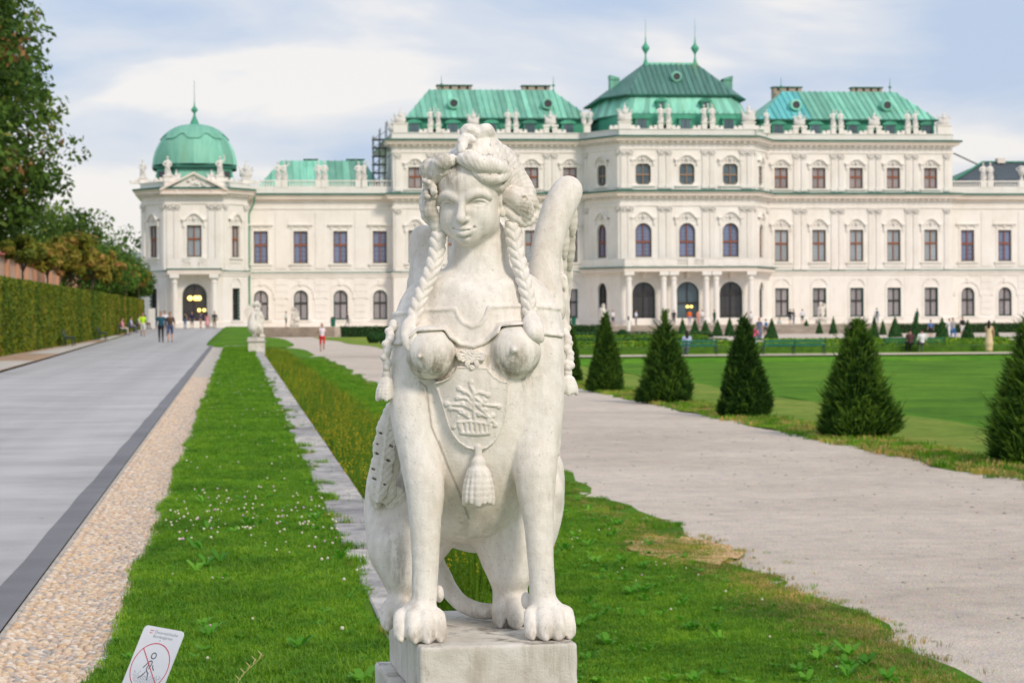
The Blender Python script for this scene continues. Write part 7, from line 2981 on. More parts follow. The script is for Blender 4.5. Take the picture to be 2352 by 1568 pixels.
for i, (px, yb, yt, hw, lab) in enumerate(far):
    p = at(px, yb, Z=LOW)
    zc = p.x * math.sin(PSI) + p.y * math.cos(PSI)
    h = (yb - yt) * zc / FPX
    r = hw * zc / FPX
    if protoc is None:
        protoc = empty('box_cone', (0, 0, 0))
        b_ = MB()
        b_.tube([(0, 0, -0.05), (0, 0, 0.3)], 0.04, 6)
        b_.build('trunk', M_BARK, protoc)
        P, N, T = cone_mesh_parts(1.0, 0.5, 5)
        b_ = MB()
        b_.lathe([(0, 0.03), (0.46, 0.03), (0.40, 0.2), (0.25, 0.5), (0.10, 0.82), (0, 0.98)], 0, 0, 12)
        o = b_.build('crown_core', M_YEW_IN, protoc)
        leaf_shell('crown', P, N, 0.045, M_BOX, protoc, T, 3, 0.5)
        t = protoc
    else:
        t = copy_tree(protoc)
    t.location = p
    t.scale = (r / 0.5, r / 0.5, h)
    t.rotation_euler = (0, 0, i * 1.3)
    tag(t, 'clipped green box ' + lab, 'shrub', 'clipped box cones before the palace')


def ball(x, y, z, r, lab):
    t = empty('box_ball', (x, y, z), 0, lab, 'shrub', 'round clipped box shrubs')
    g = np.random.default_rng(int(abs(x) * 100))
    n = 900
    d = g.normal(size=(n, 3))
    d[:, 2] = np.abs(d[:, 2]) - 0.3
    d /= np.linalg.norm(d, axis=1)[:, None]
    P = d * r + np.array([0, 0, r * 0.75])
    leaf_shell('foliage', P, d, 0.05, M_BOX, t, np.clip(0.4 + 0.2 * g.normal(size=n), 0, 1), 1, 0.5)
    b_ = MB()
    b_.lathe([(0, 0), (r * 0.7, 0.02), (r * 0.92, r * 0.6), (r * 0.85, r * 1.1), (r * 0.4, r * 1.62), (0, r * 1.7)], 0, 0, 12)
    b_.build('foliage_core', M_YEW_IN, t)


for px, py, rp, lab in ((1430, 779, 13, 'round box shrub in front of the left portico column'), (1766, 785, 11, 'small round box shrub beside the visitor with the blue backpack'),
                        (858, 788, 15, 'left one of the two rounded box shrubs beside the large sphinx'), (884, 791, 13, 'right one of the two rounded box shrubs touching the large sphinx')):
    p = at(px, py, Z=LOW)
    ball(p.x, p.y, LOW, rp * p.y / FPX, lab)


def hedge(name, x0, x1, y0, y1, z0, h, m, lab, dens=40, size=0.055, wob=0.04, seed=0, group=None, cat='hedge', core=None, stripes=False):
    t = empty(name, ((x0 + x1) / 2, (y0 + y1) / 2, z0), 0, lab, cat, group)
    g = np.random.default_rng(seed)
    lx, ly = x1 - x0, y1 - y0
    b_ = MB()
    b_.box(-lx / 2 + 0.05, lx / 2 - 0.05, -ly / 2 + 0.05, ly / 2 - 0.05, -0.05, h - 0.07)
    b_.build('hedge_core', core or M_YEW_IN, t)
    PS, NS_ = [], []
    def face(n, fn, nr):
        PS.append(fn(g.random(n), g.random(n)))
        NS_.append(np.tile(np.array(nr, dtype=float), (n, 1)))
    A1 = int(max(20, lx * h * dens))
    face(A1, lambda u, v: np.stack([(u - .5) * lx, -ly / 2 + 0 * u, v * h], 1), (0, -1, 0.1))
    A2 = int(max(20, ly * h * dens))
    face(A2, lambda u, v: np.stack([lx / 2 + 0 * u, (u - .5) * ly, v * h], 1), (1, 0, 0.1))
    face(A2 // 3, lambda u, v: np.stack([-lx / 2 + 0 * u, (u - .5) * ly, v * h], 1), (-1, 0, 0.1))
    face(int(max(20, lx * ly * dens)), lambda u, v: np.stack([(u - .5) * lx, (v - .5) * ly, h + 0 * u], 1), (0, 0, 1))
    P, N = np.concatenate(PS), np.concatenate(NS_)
    P += N * (g.normal(size=len(P)) * 0.02)[:, None] + wob * np.sin(P * 3.1 + 1.0)
    tt = 0.42 + 0.2 * g.normal(size=len(P)) + 0.15 * np.sin(P[:, 0] * 1.1 + P[:, 1] * 0.9)
    if stripes:
        Y_ = P[:, 1]
        kn = np.linspace(Y_.min(), Y_.max(), 150)
        k2 = np.linspace(Y_.min(), Y_.max(), 44)
        Yw = Y_ + 0.25 * np.sin(P[:, 2] * 2.3 + Y_ * 0.4)
        tt = 0.52 + 0.17 * np.interp(Yw, kn, g.normal(size=150)) + 0.16 * np.interp(Yw, k2, g.normal(size=44)) + 0.06 * np.sin(P[:, 2] * 3 + Y_) + 0.14 * g.normal(size=len(P))
    leaf_shell('foliage', P, N, size, m, t, np.clip(tt, 0, 1), seed, 0.55)
    return t


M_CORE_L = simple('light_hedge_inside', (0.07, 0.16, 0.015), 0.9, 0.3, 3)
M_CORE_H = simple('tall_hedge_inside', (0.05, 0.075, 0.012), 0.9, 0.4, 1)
M_TALLHEDGE = mat('tall_hedge_foliage', _leafy((0.055, 0.13, 0.016), (0.135, 0.195, 0.018), (0.27, 0.265, 0.020), (0.40, 0.25, 0.08)))
hedge('tall_hedge', -10.3, -8.95, 62, 231, 0.0, 3.12, M_TALLHEDGE, 'tall clipped olive green hedge running the length of the drive on the left', 90, 0.10, 0.06, 9, stripes=True, core=M_CORE_H)
hedge('box_hedge', 10.2, 36.0, 232.6, 233.9, LOW, 1.05, M_BOX, 'long dark box hedge at the foot of the terrace behind the jogger', 40, 0.09, 0.02, 10)
hedge('box_hedge', 66.5, 100, 232.6, 233.9, LOW, 0.95, M_BOX, 'dark box hedge at the foot of the terrace on the right', 30, 0.09, 0.02, 11)
k = 0
for x0, x1, y0, y1, h, m, lab in ((13, 46, 128, 131.5, 0.50, M_BOXY, 'low light green box edging nearest to the benches'), (12, 31, 141, 144, 0.50, M_BOXY, 'low box edging in the second band of the parterre'),
                                  (33, 47, 139, 143, 0.55, M_BOXY, 'yellow flecked box edging behind the middle bench'), (13, 33, 156, 159, 0.45, M_BOX, 'dark low box edging in the third band of the parterre'),
                                  (34, 58, 152, 154, 0.45, M_BOXY, 'light box edging behind the right-hand benches'), (12, 36, 178, 182, 0.5, M_BOXY, 'low box edging halfway to the terrace'),
                                  (12, 42, 205, 209, 0.55, M_BOX, 'dark green box edging near the terrace steps')):
    hedge('box_hedge', x0, x1, y0, y1, LOW, h * 0.8, m, lab, 40, 0.10, 0.10, 20 + k, 'low box edgings of the parterre', core=(M_CORE_L if m is M_BOXY else None))
    k += 1
# parterre ground
sheet('parterre_lawn', lambda x, y: LOW - 0.005, [119.5, 150, 200, 236], lambda y: [9.6, 40, 80, 140], M_LAWN_DRY)
sheet('gravel_path', lambda x, y: LOW + 0.004, [120.5, 122, 124.5], lambda y: lin(12, 120, 10), M_GRAVEL)
sheet('gravel_path', lambda x, y: LOW + 0.004, [170, 190, 235], lambda y: [(40 if y < 180 else 38), 60, 120], M_GRAVEL)
sheet('gravel_path', lambda x, y: LOW + 0.004, [161, 163, 166], lambda y: [26, 40, 120], M_GRAVEL)
sheet('gravel_path', lambda x, y: LOW + 0.003, lin(126, 236, 12), lambda y: [3.4, 6, 10.8 + 0.0 * y], M_GRAVEL)
sheet('lawn', lambda x, y: LOW + 0.012, lin(148, 231, 14), lambda y: [9.7 - 2.6 * (y - 148) / 83 + 0.3 * math.sin(y * 0.2), 11.5, 13.0], M_LAWN_DRY)
for a_, b_2 in ((124, 160), (163, 231)):
    sheet('lawn', lambda x, y: LOW + 0.014, lin(a_, b_2, 12), lambda y: [1.0, 2.2, 4.35 - 0.8 * (abs(y - (a_ + b_2) / 2) / ((b_2 - a_) / 2)) ** 4], M_LAWN)
sheet('lawn', lambda x, y: (-0.1 if y < 121.9 else 0.05) + 0.36 * min(1, max(0, (y - 122) / 20)) * min(1, (x + 1.75) / 0.7) - (0.1 if x < -1.7 else 0), [121.5] + lin(122, 234, 30), lambda y: [-1.75, -1.3, -1.0, -0.2, 1.05], M_LAWN)
mbq = MB()
mbq.box(-0.62, 0.72, 118.3, 119.6, -0.05, 0.03)
o = mbq.build('crossing_slab', M_CONC)
o['kind'] = 'structure'
mbq = MB()
mbq.box(1.0, 1.06, 119.9, 236, LOW - 0.2, 0.35)
o = mbq.build('retaining_wall', bpy.data.materials['old_masonry'])
tag(o, 'far stretch of the low retaining wall beside the distant lawn', 'wall')

# ------------------------------------------------------------------ brick wall and trees on the left
def _brickwall(n, b):
    p = _pos(n)
    col = _ramp(n, _noise(n, 0.45, 5, 0.65, _pos(n, (1, 1, 0.8))), [(0.32, (0.52, 0.29, 0.19)), (0.5, (0.62, 0.36, 0.235)), (0.60, (0.64, 0.46, 0.36)), (0.70, (0.66, 0.57, 0.50))])
    n.links.new(col, b.inputs['Base Color'])
    b.inputs['Roughness'].default_value = 0.95
    _bump(n, b, _noise(n, 5, 5, 0.7, p), 0.4, 0.03)


bw = empty('brick_wall', (-12.35, 170, 0), 0, 'long weathered orange brick wall with red coping behind the tall hedge', 'wall')
M_BRICK = mat('weathered_brick', _brickwall)
M_COPE = simple('red_coping', (0.42, 0.12, 0.09), 0.85, 0.25, 2)
b_ = MB()
b_.box(-0.2, 0.2, -75, 58, -0.1, 4.70)
b_.build('wall_face', M_BRICK, bw)
for k in range(23):
    b_ = MB()
    y = -72 + k * 5.8
    b_.box(0.203, 0.38, y - 0.28, y + 0.28, -0.1, 4.67)
    b_.build('pier', M_BRICK, bw)
    b_ = MB()
    b_.box(-0.32, 0.42, y - 2.88, y + 2.88, 4.703, 4.81)
    b_.add([(-0.32, y - 2.88, 4.81), (0.42, y - 2.88, 4.81), (0.42, y + 2.88, 4.81), (-0.32, y + 2.88, 4.81), (0.05, y - 2.88, 5.0), (0.05, y + 2.88, 5.0)], [(0, 1, 4), (2, 3, 5), (1, 2, 5, 4), (3, 0, 4, 5)])
    b_.build('coping', M_COPE, bw)
sheet('ground', lambda x, y: -0.02, [50, 120, 240], lambda y: [-60, -30, -8.9], M_EARTH)

M_TREE = mat('tree_leaves', _leafy((0.030, 0.075, 0.018), (0.085, 0.170, 0.030), (0.19, 0.29, 0.045), (0.34, 0.19, 0.08)))
M_TREE_AUT = mat('autumn_leaves', _leafy((0.11, 0.15, 0.02), (0.26, 0.26, 0.035), (0.46, 0.32, 0.08), (0.60, 0.33, 0.15)))
M_TREE_GRN = mat('bright_leaves', _leafy((0.035, 0.10, 0.018), (0.085, 0.19, 0.025), (0.16, 0.27, 0.04)))


def tree(name, x, y, h, r, z0c, m, lab, seed, n, leaf=0.16, group='trees along the left wall', trunk_r=0.14, tintb=0.42, odd=0.06, zb=0.0):
    """Trunk with limbs; the crown is many leaf clumps filling an uneven ellipsoid from z0c up to h."""
    g = np.random.default_rng(seed)
    rd = random.Random(seed)
    t = empty(name, (x, y, zb), rd.random() * 6, lab, 'tree', group)
    b_ = MB()
    top = z0c + (h - z0c) * 0.55
    b_.tube([(0, 0, -0.1), (rd.gauss(0, .03) * h * .1, rd.gauss(0, .03) * h * .1, z0c * 0.6), (0.02 * h * rd.gauss(0, .4), 0, top)], [trunk_r * 1.15, trunk_r, trunk_r * 0.4], 8)
    cz, rz = (z0c + h) / 2, (h - z0c) / 2
    nc = max(26, int(n / 95))
    C = g.normal(size=(nc, 3))
    C /= np.linalg.norm(C, axis=1)[:, None]
    rad = (0.45 + 0.55 * g.random(nc) ** 0.5)
    shape = 1 + 0.16 * np.sin(np.arctan2(C[:, 1], C[:, 0]) * 3 + seed) + 0.12 * np.sin(C[:, 2] * 5 + seed)
    C = C * (rad * shape)[:, None] * np.array([r, r, rz]) + np.array([0, 0, cz])
    for i in range(min(14, nc)):
        e_ = C[i]
        b_.tube([(0, 0, z0c * 0.8 + 0.3 * (e_[2] - z0c * 0.8)), (e_[0] * 0.5, e_[1] * 0.5, z0c + 0.45 * (e_[2] - z0c) + 0.1 * r), (e_[0] * 0.92, e_[1] * 0.92, e_[2])], [trunk_r * 0.45, trunk_r * 0.3, trunk_r * 0.1], 5)
    b_.build('trunk', M_BARK, t, True)
    cs = (r * 0.20 + r * 0.16 * g.random(nc)) * (1.0 if nc < 250 else 0.72)
    k = g.integers(0, nc, n)
    d = g.normal(size=(n, 3))
    d /= np.linalg.norm(d, axis=1)[:, None]
    P = C[k] + d * (cs[k] * (0.35 + 0.65 * g.random(n) ** 0.5))[:, None] * np.array([1, 1, 0.75])
    tc = tintb + 0.16 * g.normal(size=nc) + odd * 6 * (g.random(nc) < odd)
    T = np.clip(tc[k] + 0.12 * g.normal(size=n), 0, 1)
    leaf_shell('crown', P, d + np.array([0, 0, 0.5]), leaf, m, t, T, seed, 0.7)
    return t


tree('big_tree', -17.6, 118, 25, 6.6, 5.2, M_TREE, 'tall dark tree with rusty patches leaning into the upper left of the view', 71, 62000, 0.19, trunk_r=0.35, tintb=0.45, odd=0.07)
tree('big_tree', -17.8, 141, 21, 6.6, 5.0, M_TREE, 'second big dark tree, lower and just behind the tallest one', 72, 44000, 0.20, trunk_r=0.3, tintb=0.46, odd=0.06)
tree('big_tree', -14.3, 104, 9.0, 2.4, 3.6, M_TREE_GRN, 'light green bush-like tree at the very left edge over the wall', 73, 6000, 0.12, tintb=0.55, odd=0.0)
for i, (px, ty, Y_, r, lab) in enumerate(((150, 482, 168, 4.3, 'round green tree directly right of the two tall ones'), (200, 512, 186, 4.2, 'green tree whose crown tops out level with the dome windows'),
                                          (243, 545, 202, 3.8, 'green tree rising behind the middle of the autumn row'), (276, 575, 216, 3.4, 'green tree sloping down towards the distant glass block'),
                                          (305, 605, 229, 3.1, 'low green tree beside the corner pavilion wall'), (322, 640, 234.5, 2.0, 'small green tree touching the corner pavilion'))):
    p = at(px, ty, Y=Y_)
    tree('green_tree', p.x - 1.2, Y_, p.z, r, 3.4, M_TREE_GRN if i % 2 else M_TREE, lab, 80 + i, int(5200 + 900 * r), 0.15, tintb=0.48, odd=0.03)
for i, (px, ty, Y_, r, tb, lab) in enumerate(((52, 548, 112, 1.5, 0.10, 'dark young tree in the row nearest to the left edge'), (108, 566, 127, 1.9, 0.62, 'young tree with orange tipped yellow leaves, broadest of the row'),
                                             (163, 545, 146, 2.2, 0.45, 'tall yellow green young tree over the brick wall'), (212, 568, 165, 2.0, 0.60, 'young tree with rusty crown right of the yellow green one'),
                                             (252, 590, 185, 1.9, 0.55, 'young autumn tree third from the palace'), (288, 603, 203, 1.9, 0.68, 'young orange brown tree second from the palace'),
                                             (318, 612, 220, 1.8, 0.45, 'young olive brown tree nearest to the palace'))):
    p = at(px, ty, Y=Y_)
    tree('young_tree', p.x, Y_, p.z, r * 0.62, 4.1, M_TREE_AUT, lab, 90 + i, 3600, 0.13, 'row of young autumn trees behind the hedge', 0.06, tb, 0.05)

# glass office block far behind the trees
ob = at(299, 600, Y=420)
bl = empty('office_block', (ob.x, 420, 0), 0, 'distant blue grey glass building half hidden behind the trees', 'building')
M_OB = simple('office_grey', (0.36, 0.42, 0.50), 0.6, 0.1, 0.3)
M_OG = glass('office_glass', (0.10, 0.14, 0.22), 0.1)
b_ = MB()
b_.box(-3.4, 4.0, 0, 10, 0, 12.6)
b_.build('wall', M_OB, bl)
for j in range(4):
    for i in range(5):
        b_ = MB()
        b_.box(-3.1 + i * 1.45, -1.95 + i * 1.45, -0.06, 0.05, 3.0 + j * 2.4, 4.7 + j * 2.4)
        b_.build('window', M_OG, bl)
for i, (dx, h, r) in enumerate(((-0.9, 3.2, 0.55), (1.6, 2.8, 0.9), (2.8, 2.0, 0.7))):
    tree('roof_tree', ob.x + dx, 422, h, r, 0.6, M_TREE_GRN, ('thin tree on the roof of the distant glass building', 'bushy tree on the roof of the distant glass building', 'lowest tree on the roof of the distant glass building')[i],
         110 + i, 700, 0.16, 'little trees on the distant roof', 0.05, 0.3, 0, 12.6)

# ------------------------------------------------------------------ people
PMATS = {}


def pm(c):
    if c not in PMATS:
        PMATS[c] = simple('cloth_%d' % len(PMATS), c, 0.85, 0.12, 6)
        PMATS[c].name = 'cloth'
    return PMATS[c]


SKIN = (0.52, 0.31, 0.22)
GRP = 'visitors in the palace garden'


def person(x, y, z, face, h, top, bottom, label, pose='stand', hair=(0.03, 0.022, 0.018), sleeves=True, long_legs=True, skin=SKIN, phase=1, dress=False, longhair=False, pack=None, hold=None, cap=None):
    """One figure, 1.75 m at unit scale, facing -y before turning; body is one blended surface."""
    s = h / 1.75
    F = Field((-0.55, -0.75, -0.04), (0.55, 0.60, 1.88), 0.026)
    seg = []
    def C(a, b_, ra, rb, lab, k=0.03):
        F.cone(a, b_, ra, rb, k)
        seg.append((a, b_, ra, rb, lab))
    hz = 0.92
    off = 0.0
    if pose == 'sit':
        hz = 0.50
        off = -0.42
    ph = phase
    if pose == 'sit':
        legs = [((0.09 * q, 0, hz), (0.11 * q, -0.42, hz + 0.02), (0.11 * q, -0.46, 0.08)) for q in (-1, 1)]
    elif pose == 'walk':
        legs = [((0.09, 0, hz), (0.10, -0.17 * ph, 0.50), (0.10, -0.10 * ph, 0.08)), ((-0.09, 0, hz), (-0.10, 0.06 * ph, 0.49), (-0.10, 0.28 * ph, 0.11))]
    elif pose == 'run':
        legs = [((0.09, 0, hz), (0.10, -0.28, 0.56), (0.09, -0.05, 0.20)), ((-0.09, 0, hz), (-0.10, 0.0, 0.49), (-0.09, 0.04, 0.08))]
    else:
        legs = [((0.09 * q, 0, hz), (0.105 * q, -0.01, 0.50), (0.11 * q, 0.015, 0.08)) for q in (-1, 1)]
    lc = 'bottom' if long_legs else 'skin'
    for (a, b_, c) in legs:
        C(a, b_, 0.092, 0.062, 'bottom')
        C(b_, c, 0.060, 0.040, lc)
        C((c[0], c[1] + 0.02, c[2] - 0.035), (c[0], c[1] - 0.13, c[2] - 0.045), 0.042, 0.033, 'shoe')
    t0 = off if pose == 'sit' else 0
    T = lambda px_, py_, pz_: (px_, py_ + 0.0, pz_ + (hz - 0.92))
    C(T(-0.06, 0, 0.93), T(0.06, 0, 0.93), 0.125, 0.125, 'bottom', 0.05)
    if dress:
        C(T(0, 0, 1.05), (0, 0, hz - 0.45 if pose != 'sit' else hz), 0.14, 0.24, 'top', 0.05)
        if long_legs and pose != 'sit':
            C((0, 0, hz - 0.4), (0, 0, 0.14), 0.20, 0.20, 'top', 0.06)
    C(T(0, 0.0, 0.98), T(0, -0.01, 1.22), 0.130, 0.150, 'top', 0.06)
    F.ell(T(0, -0.01, 1.30), (0.195, 0.115, 0.16), 0.06)
    seg.append((T(-0.08, 0, 1.3), T(0.08, 0, 1.3), 0.12, 0.12, 'top'))
    C(T(-0.13, 0, 1.40), T(0.13, 0, 1.40), 0.060, 0.060, 'top', 0.05)
    C(T(0, 0, 1.42), T(0, -0.015, 1.53), 0.055, 0.050, 'skin')
    hd = T(0, -0.025, 1.635)
    F.ell(hd, (0.078, 0.095, 0.112), 0.02)
    F.ell((hd[0], hd[1] - 0.04, hd[2] - 0.05), (0.052, 0.055, 0.055), 0.03)
    F.ell((hd[0], hd[1] - 0.102, hd[2] - 0.012), (0.014, 0.020, 0.022), 0.015)
    for q in (-1, 1):
        F.ell((hd[0] + q * 0.078, hd[1] + 0.01, hd[2] - 0.01), (0.012, 0.020, 0.028), 0.01)
    seg.append((hd, hd, 0.11, 0.11, 'skin'))
    up = 'top' if sleeves else 'skin'
    for q in (-1, 1):
        sw = {'walk': 0.20 * ph * q, 'run': 0.0}.get(pose, 0.0)
        sh = T(q * 0.20, 0, 1.38)
        if hold == 'face' or (hold == 'one' and q == 1):
            el, ha = T(q * 0.24, -0.16, 1.15), T(q * 0.08, -0.30, 1.40)
        elif pose == 'run':
            el, ha = T(q * 0.27, 0.10, 1.13), T(q * 0.22, -0.16, 1.20)
        elif pose == 'sit':
            el, ha = T(q * 0.25, -0.05, 1.12), T(q * 0.14, -0.28, 1.02)
        else:
            el, ha = T(q * 0.265, 0.02 + sw * 0.5, 1.10), T(q * 0.27, -0.06 + sw, 0.86)
        C(sh, el, 0.052, 0.041, up)
        C(el, ha, 0.039, 0.029, 'skin' if not (sleeves == 'long') else 'top')
        # palm, four fingers and the thumb
        d = Vector((ha[0] - el[0], ha[1] - el[1], ha[2] - el[2])).normalized()
        pmx = Vector(ha) + d * 0.05
        C(ha, tuple(pmx), 0.030, 0.032, 'skin', 0.015)
        for f_ in range(4):
            o_ = Vector((0, (f_ - 1.5) * 0.018, 0)) if abs(d.z) > 0.5 else Vector(((f_ - 1.5) * 0.018, 0, 0))
            C(tuple(pmx + o_), tuple(pmx + o_ + d * (0.075 - 0.008 * abs(f_ - 1.5))), 0.012, 0.009, 'skin', 0.006)
        C(tuple(pmx - d * 0.03), tuple(pmx + Vector((-q * 0.015, -0.04, 0)) + d * 0.02), 0.013, 0.010, 'skin', 0.006)
    V, Q = F.mesh()
    cen = V[Q].mean(axis=1)
    best = np.full(len(cen), 9.0)
    lab_ = np.zeros(len(cen), dtype=int)
    names = ['skin', 'top', 'bottom', 'shoe']
    for a, b_, ra, rb, lb in seg:
        a, b_ = np.array(a), np.array(b_)
        v = b_ - a
        t = np.clip(((cen - a) @ v) / (v @ v + 1e-9), 0, 1)
        dd = np.linalg.norm(cen - a - t[:, None] * v, axis=1) - (ra + (rb - ra) * t)
        m_ = dd < best
        best[m_] = dd[m_]
        lab_[m_] = names.index(lb)
    if not long_legs and not dress:
        pass
    mats_ = [pm(skin), pm(top), pm(bottom), pm((0.08, 0.08, 0.09))]
    p_ = np_mesh('person', V, Q, mats_)
    p_.data.polygons.foreach_set('material_index', lab_.astype(np.int32))
    G = Field((-0.2, -0.25, 0.9), (0.2, 0.3, 1.95), 0.022)
    hc = (hd[0], hd[1] + 0.022, hd[2] + 0.028)
    G.ell(hc, (0.088, 0.098, 0.100), 0.02)
    if longhair:
        G.chain([(hd[0], hd[1] + 0.07, hd[2]), (hd[0], hd[1] + 0.10, hd[2] - 0.20), (hd[0], hd[1] + 0.10, hd[2] - 0.36)], [0.085, 0.085, 0.05], 0.04)
    G.ell((hd[0], hd[1] - 0.075, hd[2] - 0.055), (0.085, 0.07, 0.075), 0.02, None, 'sub')
    V, Q = G.mesh()
    np_mesh('hair', V, Q, pm(cap or hair), p_)
    if pack:
        G = Field((-0.25, -0.1, 0.85 + hz - 0.92), (0.25, 0.5, 1.6), 0.024)
        G.ell(T(0, 0.19, 1.22), (0.15, 0.10, 0.21), 0.02)
        G.ell(T(0, 0.27, 1.15), (0.10, 0.05, 0.10), 0.03)
        V, Q = G.mesh()
        np_mesh('backpack', V, Q, pm(pack), p_)
    p_.location = (x, y, z)
    p_.scale = (s, s, s)
    p_.rotation_euler = (0, 0, face)
    tag(p_, label, 'person', GRP)
    return p_


PI = math.pi
W_, K_ = (0.80, 0.80, 0.80), (0.02, 0.022, 0.028)


def stand_at(px, fy, hy, Z, **kw):
    p = at(px, fy, Z=Z)
    return p.x, p.y, Z, (fy - hy) * (p.x * math.sin(PSI) + p.y * math.cos(PSI)) / FPX


def P1(px, fy, hy, Z, face, top, bottom, label, Y=None, **kw):
    if Y is None:
        x, y, z, h = stand_at(px, fy, hy, Z)
    else:
        q = at(px, fy, Y=Y)
        x, y, z = q.x, Y, Z
        h = (fy - hy) * Y * 1.0 / FPX
    if kw.get('pose') == 'sit':
        h = 1.72
    h = min(1.88, max(1.55, h))
    return person(x, y, z, face, h, top, bottom, label, **kw)


P1(328, 773, 718, 0.03, 0.1, (0.50, 0.80, 0.04), (0.62, 0.63, 0.60), 'jogger in a neon yellow shirt and pale shorts coming up the drive', pose='walk', long_legs=False)
P1(370, 787, 715, 0.0, 0.0, (0.02, 0.09, 0.14), K_, 'person in a teal jacket and black trousers walking on the drive', pose='walk', sleeves='long')
P1(391, 786, 716, 0.0, 0.0, (0.10, 0.065, 0.05), (0.07, 0.10, 0.22), 'person in a brown top and blue shorts beside the teal jacket', pose='walk', long_legs=False, phase=-1)
P1(379, 771, 712, 0.05, 0.2, (0.72, 0.70, 0.76), (0.25, 0.25, 0.32), 'person in a white shirt walking just behind the couple on the drive', pose='walk')
P1(425, 752.5, 716, GZ, PI * 0.8, (0.03, 0.05, 0.07), (0.08, 0.16, 0.30), 'person in a dark vest and jeans, first of the group at the domed door', Y=232, sleeves=False)
P1(441, 752.5, 715, GZ, 0.3, (0.02, 0.03, 0.08), (0.10, 0.09, 0.10), 'person in a navy shirt, second of the group at the domed door', Y=233, long_legs=False)
P1(461, 751.5, 717, GZ, 1.2, (0.10, 0.08, 0.15), (0.30, 0.18, 0.16), 'person in dark violet standing in the domed doorway', Y=234.5, long_legs=False)
P1(476, 753, 717, GZ, 2.6, (0.72, 0.34, 0.36), (0.72, 0.34, 0.36), 'woman in a pink dress right of the domed doorway', Y=231, dress=True, long_legs=False, longhair=True)
P1(493, 757, 716, 0.2, 0.0, (0.05, 0.055, 0.05), (0.20, 0.15, 0.07), 'person in a dark top and khaki trousers walking towards the camera near the lawn', Y=226, pose='walk', sleeves='long')
P1(740, 807, 742, LOW, 0.05, (0.78, 0.72, 0.80), (0.60, 0.02, 0.03), 'runner in a white vest and red shorts on the gravel', pose='run', sleeves=False, long_legs=False, hair=(0.45, 0.28, 0.2))
P1(657, 749, 712, GZ, 1.4, (0.62, 0.65, 0.63), (0.03, 0.10, 0.08), 'person in pale top and dark green shorts beside the left terrace sphinx', Y=237.2, long_legs=False)
P1(798, 746, 715, GZ, 1.5, (0.10, 0.09, 0.12), (0.16, 0.19, 0.20), 'person in dark clothes walking in front of the wing windows', Y=240, pose='walk', sleeves='long')
P1(1408, 752, 718, GZ, 0.4, (0.74, 0.72, 0.76), (0.03, 0.05, 0.07), 'person in a white top and dark shorts left of the portico', Y=238, long_legs=False)
P1(1444, 762, 727, LOW + 0.35, 2.8, (0.78, 0.78, 0.74), W_, 'woman in a long white dress on the terrace steps', Y=234.5, dress=True, longhair=True)
P1(1461, 750, 722, GZ, 1.2, (0.72, 0.76, 0.86), (0.03, 0.05, 0.09), 'person in a white shirt bending by the left portico door', Y=239)
P1(1548, 746, 713, GZ, 0.2, K_, (0.04, 0.04, 0.05), 'man in black leaning beside the middle entrance', Y=240, sleeves='long')
P1(1584, 749, 721, GZ, PI, (0.85, 0.16, 0.015), (0.30, 0.28, 0.42), 'person in a bright orange shirt in the middle entrance', Y=239)
P1(1604, 751, 726, GZ, 0.6, (0.70, 0.32, 0.22), (0.62, 0.30, 0.24), 'person in coral sitting on the steps right of the middle entrance', Y=237, pose='stand')
P1(1613, 750, 724, GZ, 0.2, (0.76, 0.75, 0.76), (0.30, 0.30, 0.32), 'person in white next to the coral clothes on the steps', Y=237.6)
P1(1641, 748, 718, GZ, 2.0, (0.02, 0.10, 0.06), (0.02, 0.06, 0.05), 'person in dark green between the portico columns', Y=239)
P1(1725, 756, 723, GZ - 0.2, 0.5, (0.76, 0.76, 0.76), (0.35, 0.32, 0.33), 'person in white behind the dark yew by the right column', Y=236.9)
P1(1731, 811, 745, LOW, PI * 0.7, (0.80, 0.09, 0.26), (0.22, 0.40, 0.58), 'woman with long dark hair in a pink top and jeans taking a photo', longhair=True, hold='face')
P1(1744, 779, 730, LOW, 2.6, (0.12, 0.14, 0.22), (0.12, 0.14, 0.22), 'person in a grey blue dress with a red cap behind the pink top', dress=True, cap=(0.55, 0.10, 0.08))
P1(1759, 773, 732, LOW, PI, W_, (0.05, 0.06, 0.05), 'person in a white shirt carrying a blue backpack', long_legs=False, pack=(0.04, 0.12, 0.32), pose='walk')
P1(1790, 765, 729, LOW, 0.4, (0.42, 0.52, 0.54), (0.50, 0.55, 0.58), 'person in pale grey green clothes at the foot of the steps', long_legs=False)
P1(1815, 744, 708, GZ, 2.5, K_, (0.03, 0.05, 0.10), 'person in a black shirt standing on the terrace left of the winged statue', Y=238.5, long_legs=False)
P1(1823, 744, 709, GZ, 0.8, (0.10, 0.10, 0.12), (0.10, 0.16, 0.26), 'companion in dark grey behind the black shirt on the terrace', Y=240.5)
P1(1843, 744, 713, GZ, PI, (0.72, 0.72, 0.80), (0.02, 0.09, 0.07), 'person in a white shirt and dark green shorts on the terrace', Y=238.5, long_legs=False)
P1(2014, 752, 715, GZ, PI, (0.72, 0.70, 0.78), (0.20, 0.25, 0.28), 'person in white with a dark green backpack above the small cones', Y=238, pack=(0.02, 0.12, 0.10), cap=(0.03, 0.14, 0.12))
P1(2107, 750, 716, GZ, 0.6, (0.02, 0.10, 0.06), (0.02, 0.08, 0.06), 'person in dark green standing behind the tall thin cone', Y=238)
P1(2138, 777, 734, LOW, PI, (0.10, 0.17, 0.36), K_, 'person in a blue shirt and black shorts on the far gravel', long_legs=False)
P1(2189, 782, 729, LOW, 0.3, (0.34, 0.33, 0.34), (0.04, 0.16, 0.42), 'man in a grey plaid shirt and blue jeans walking on the gravel', pose='walk', sleeves='long')
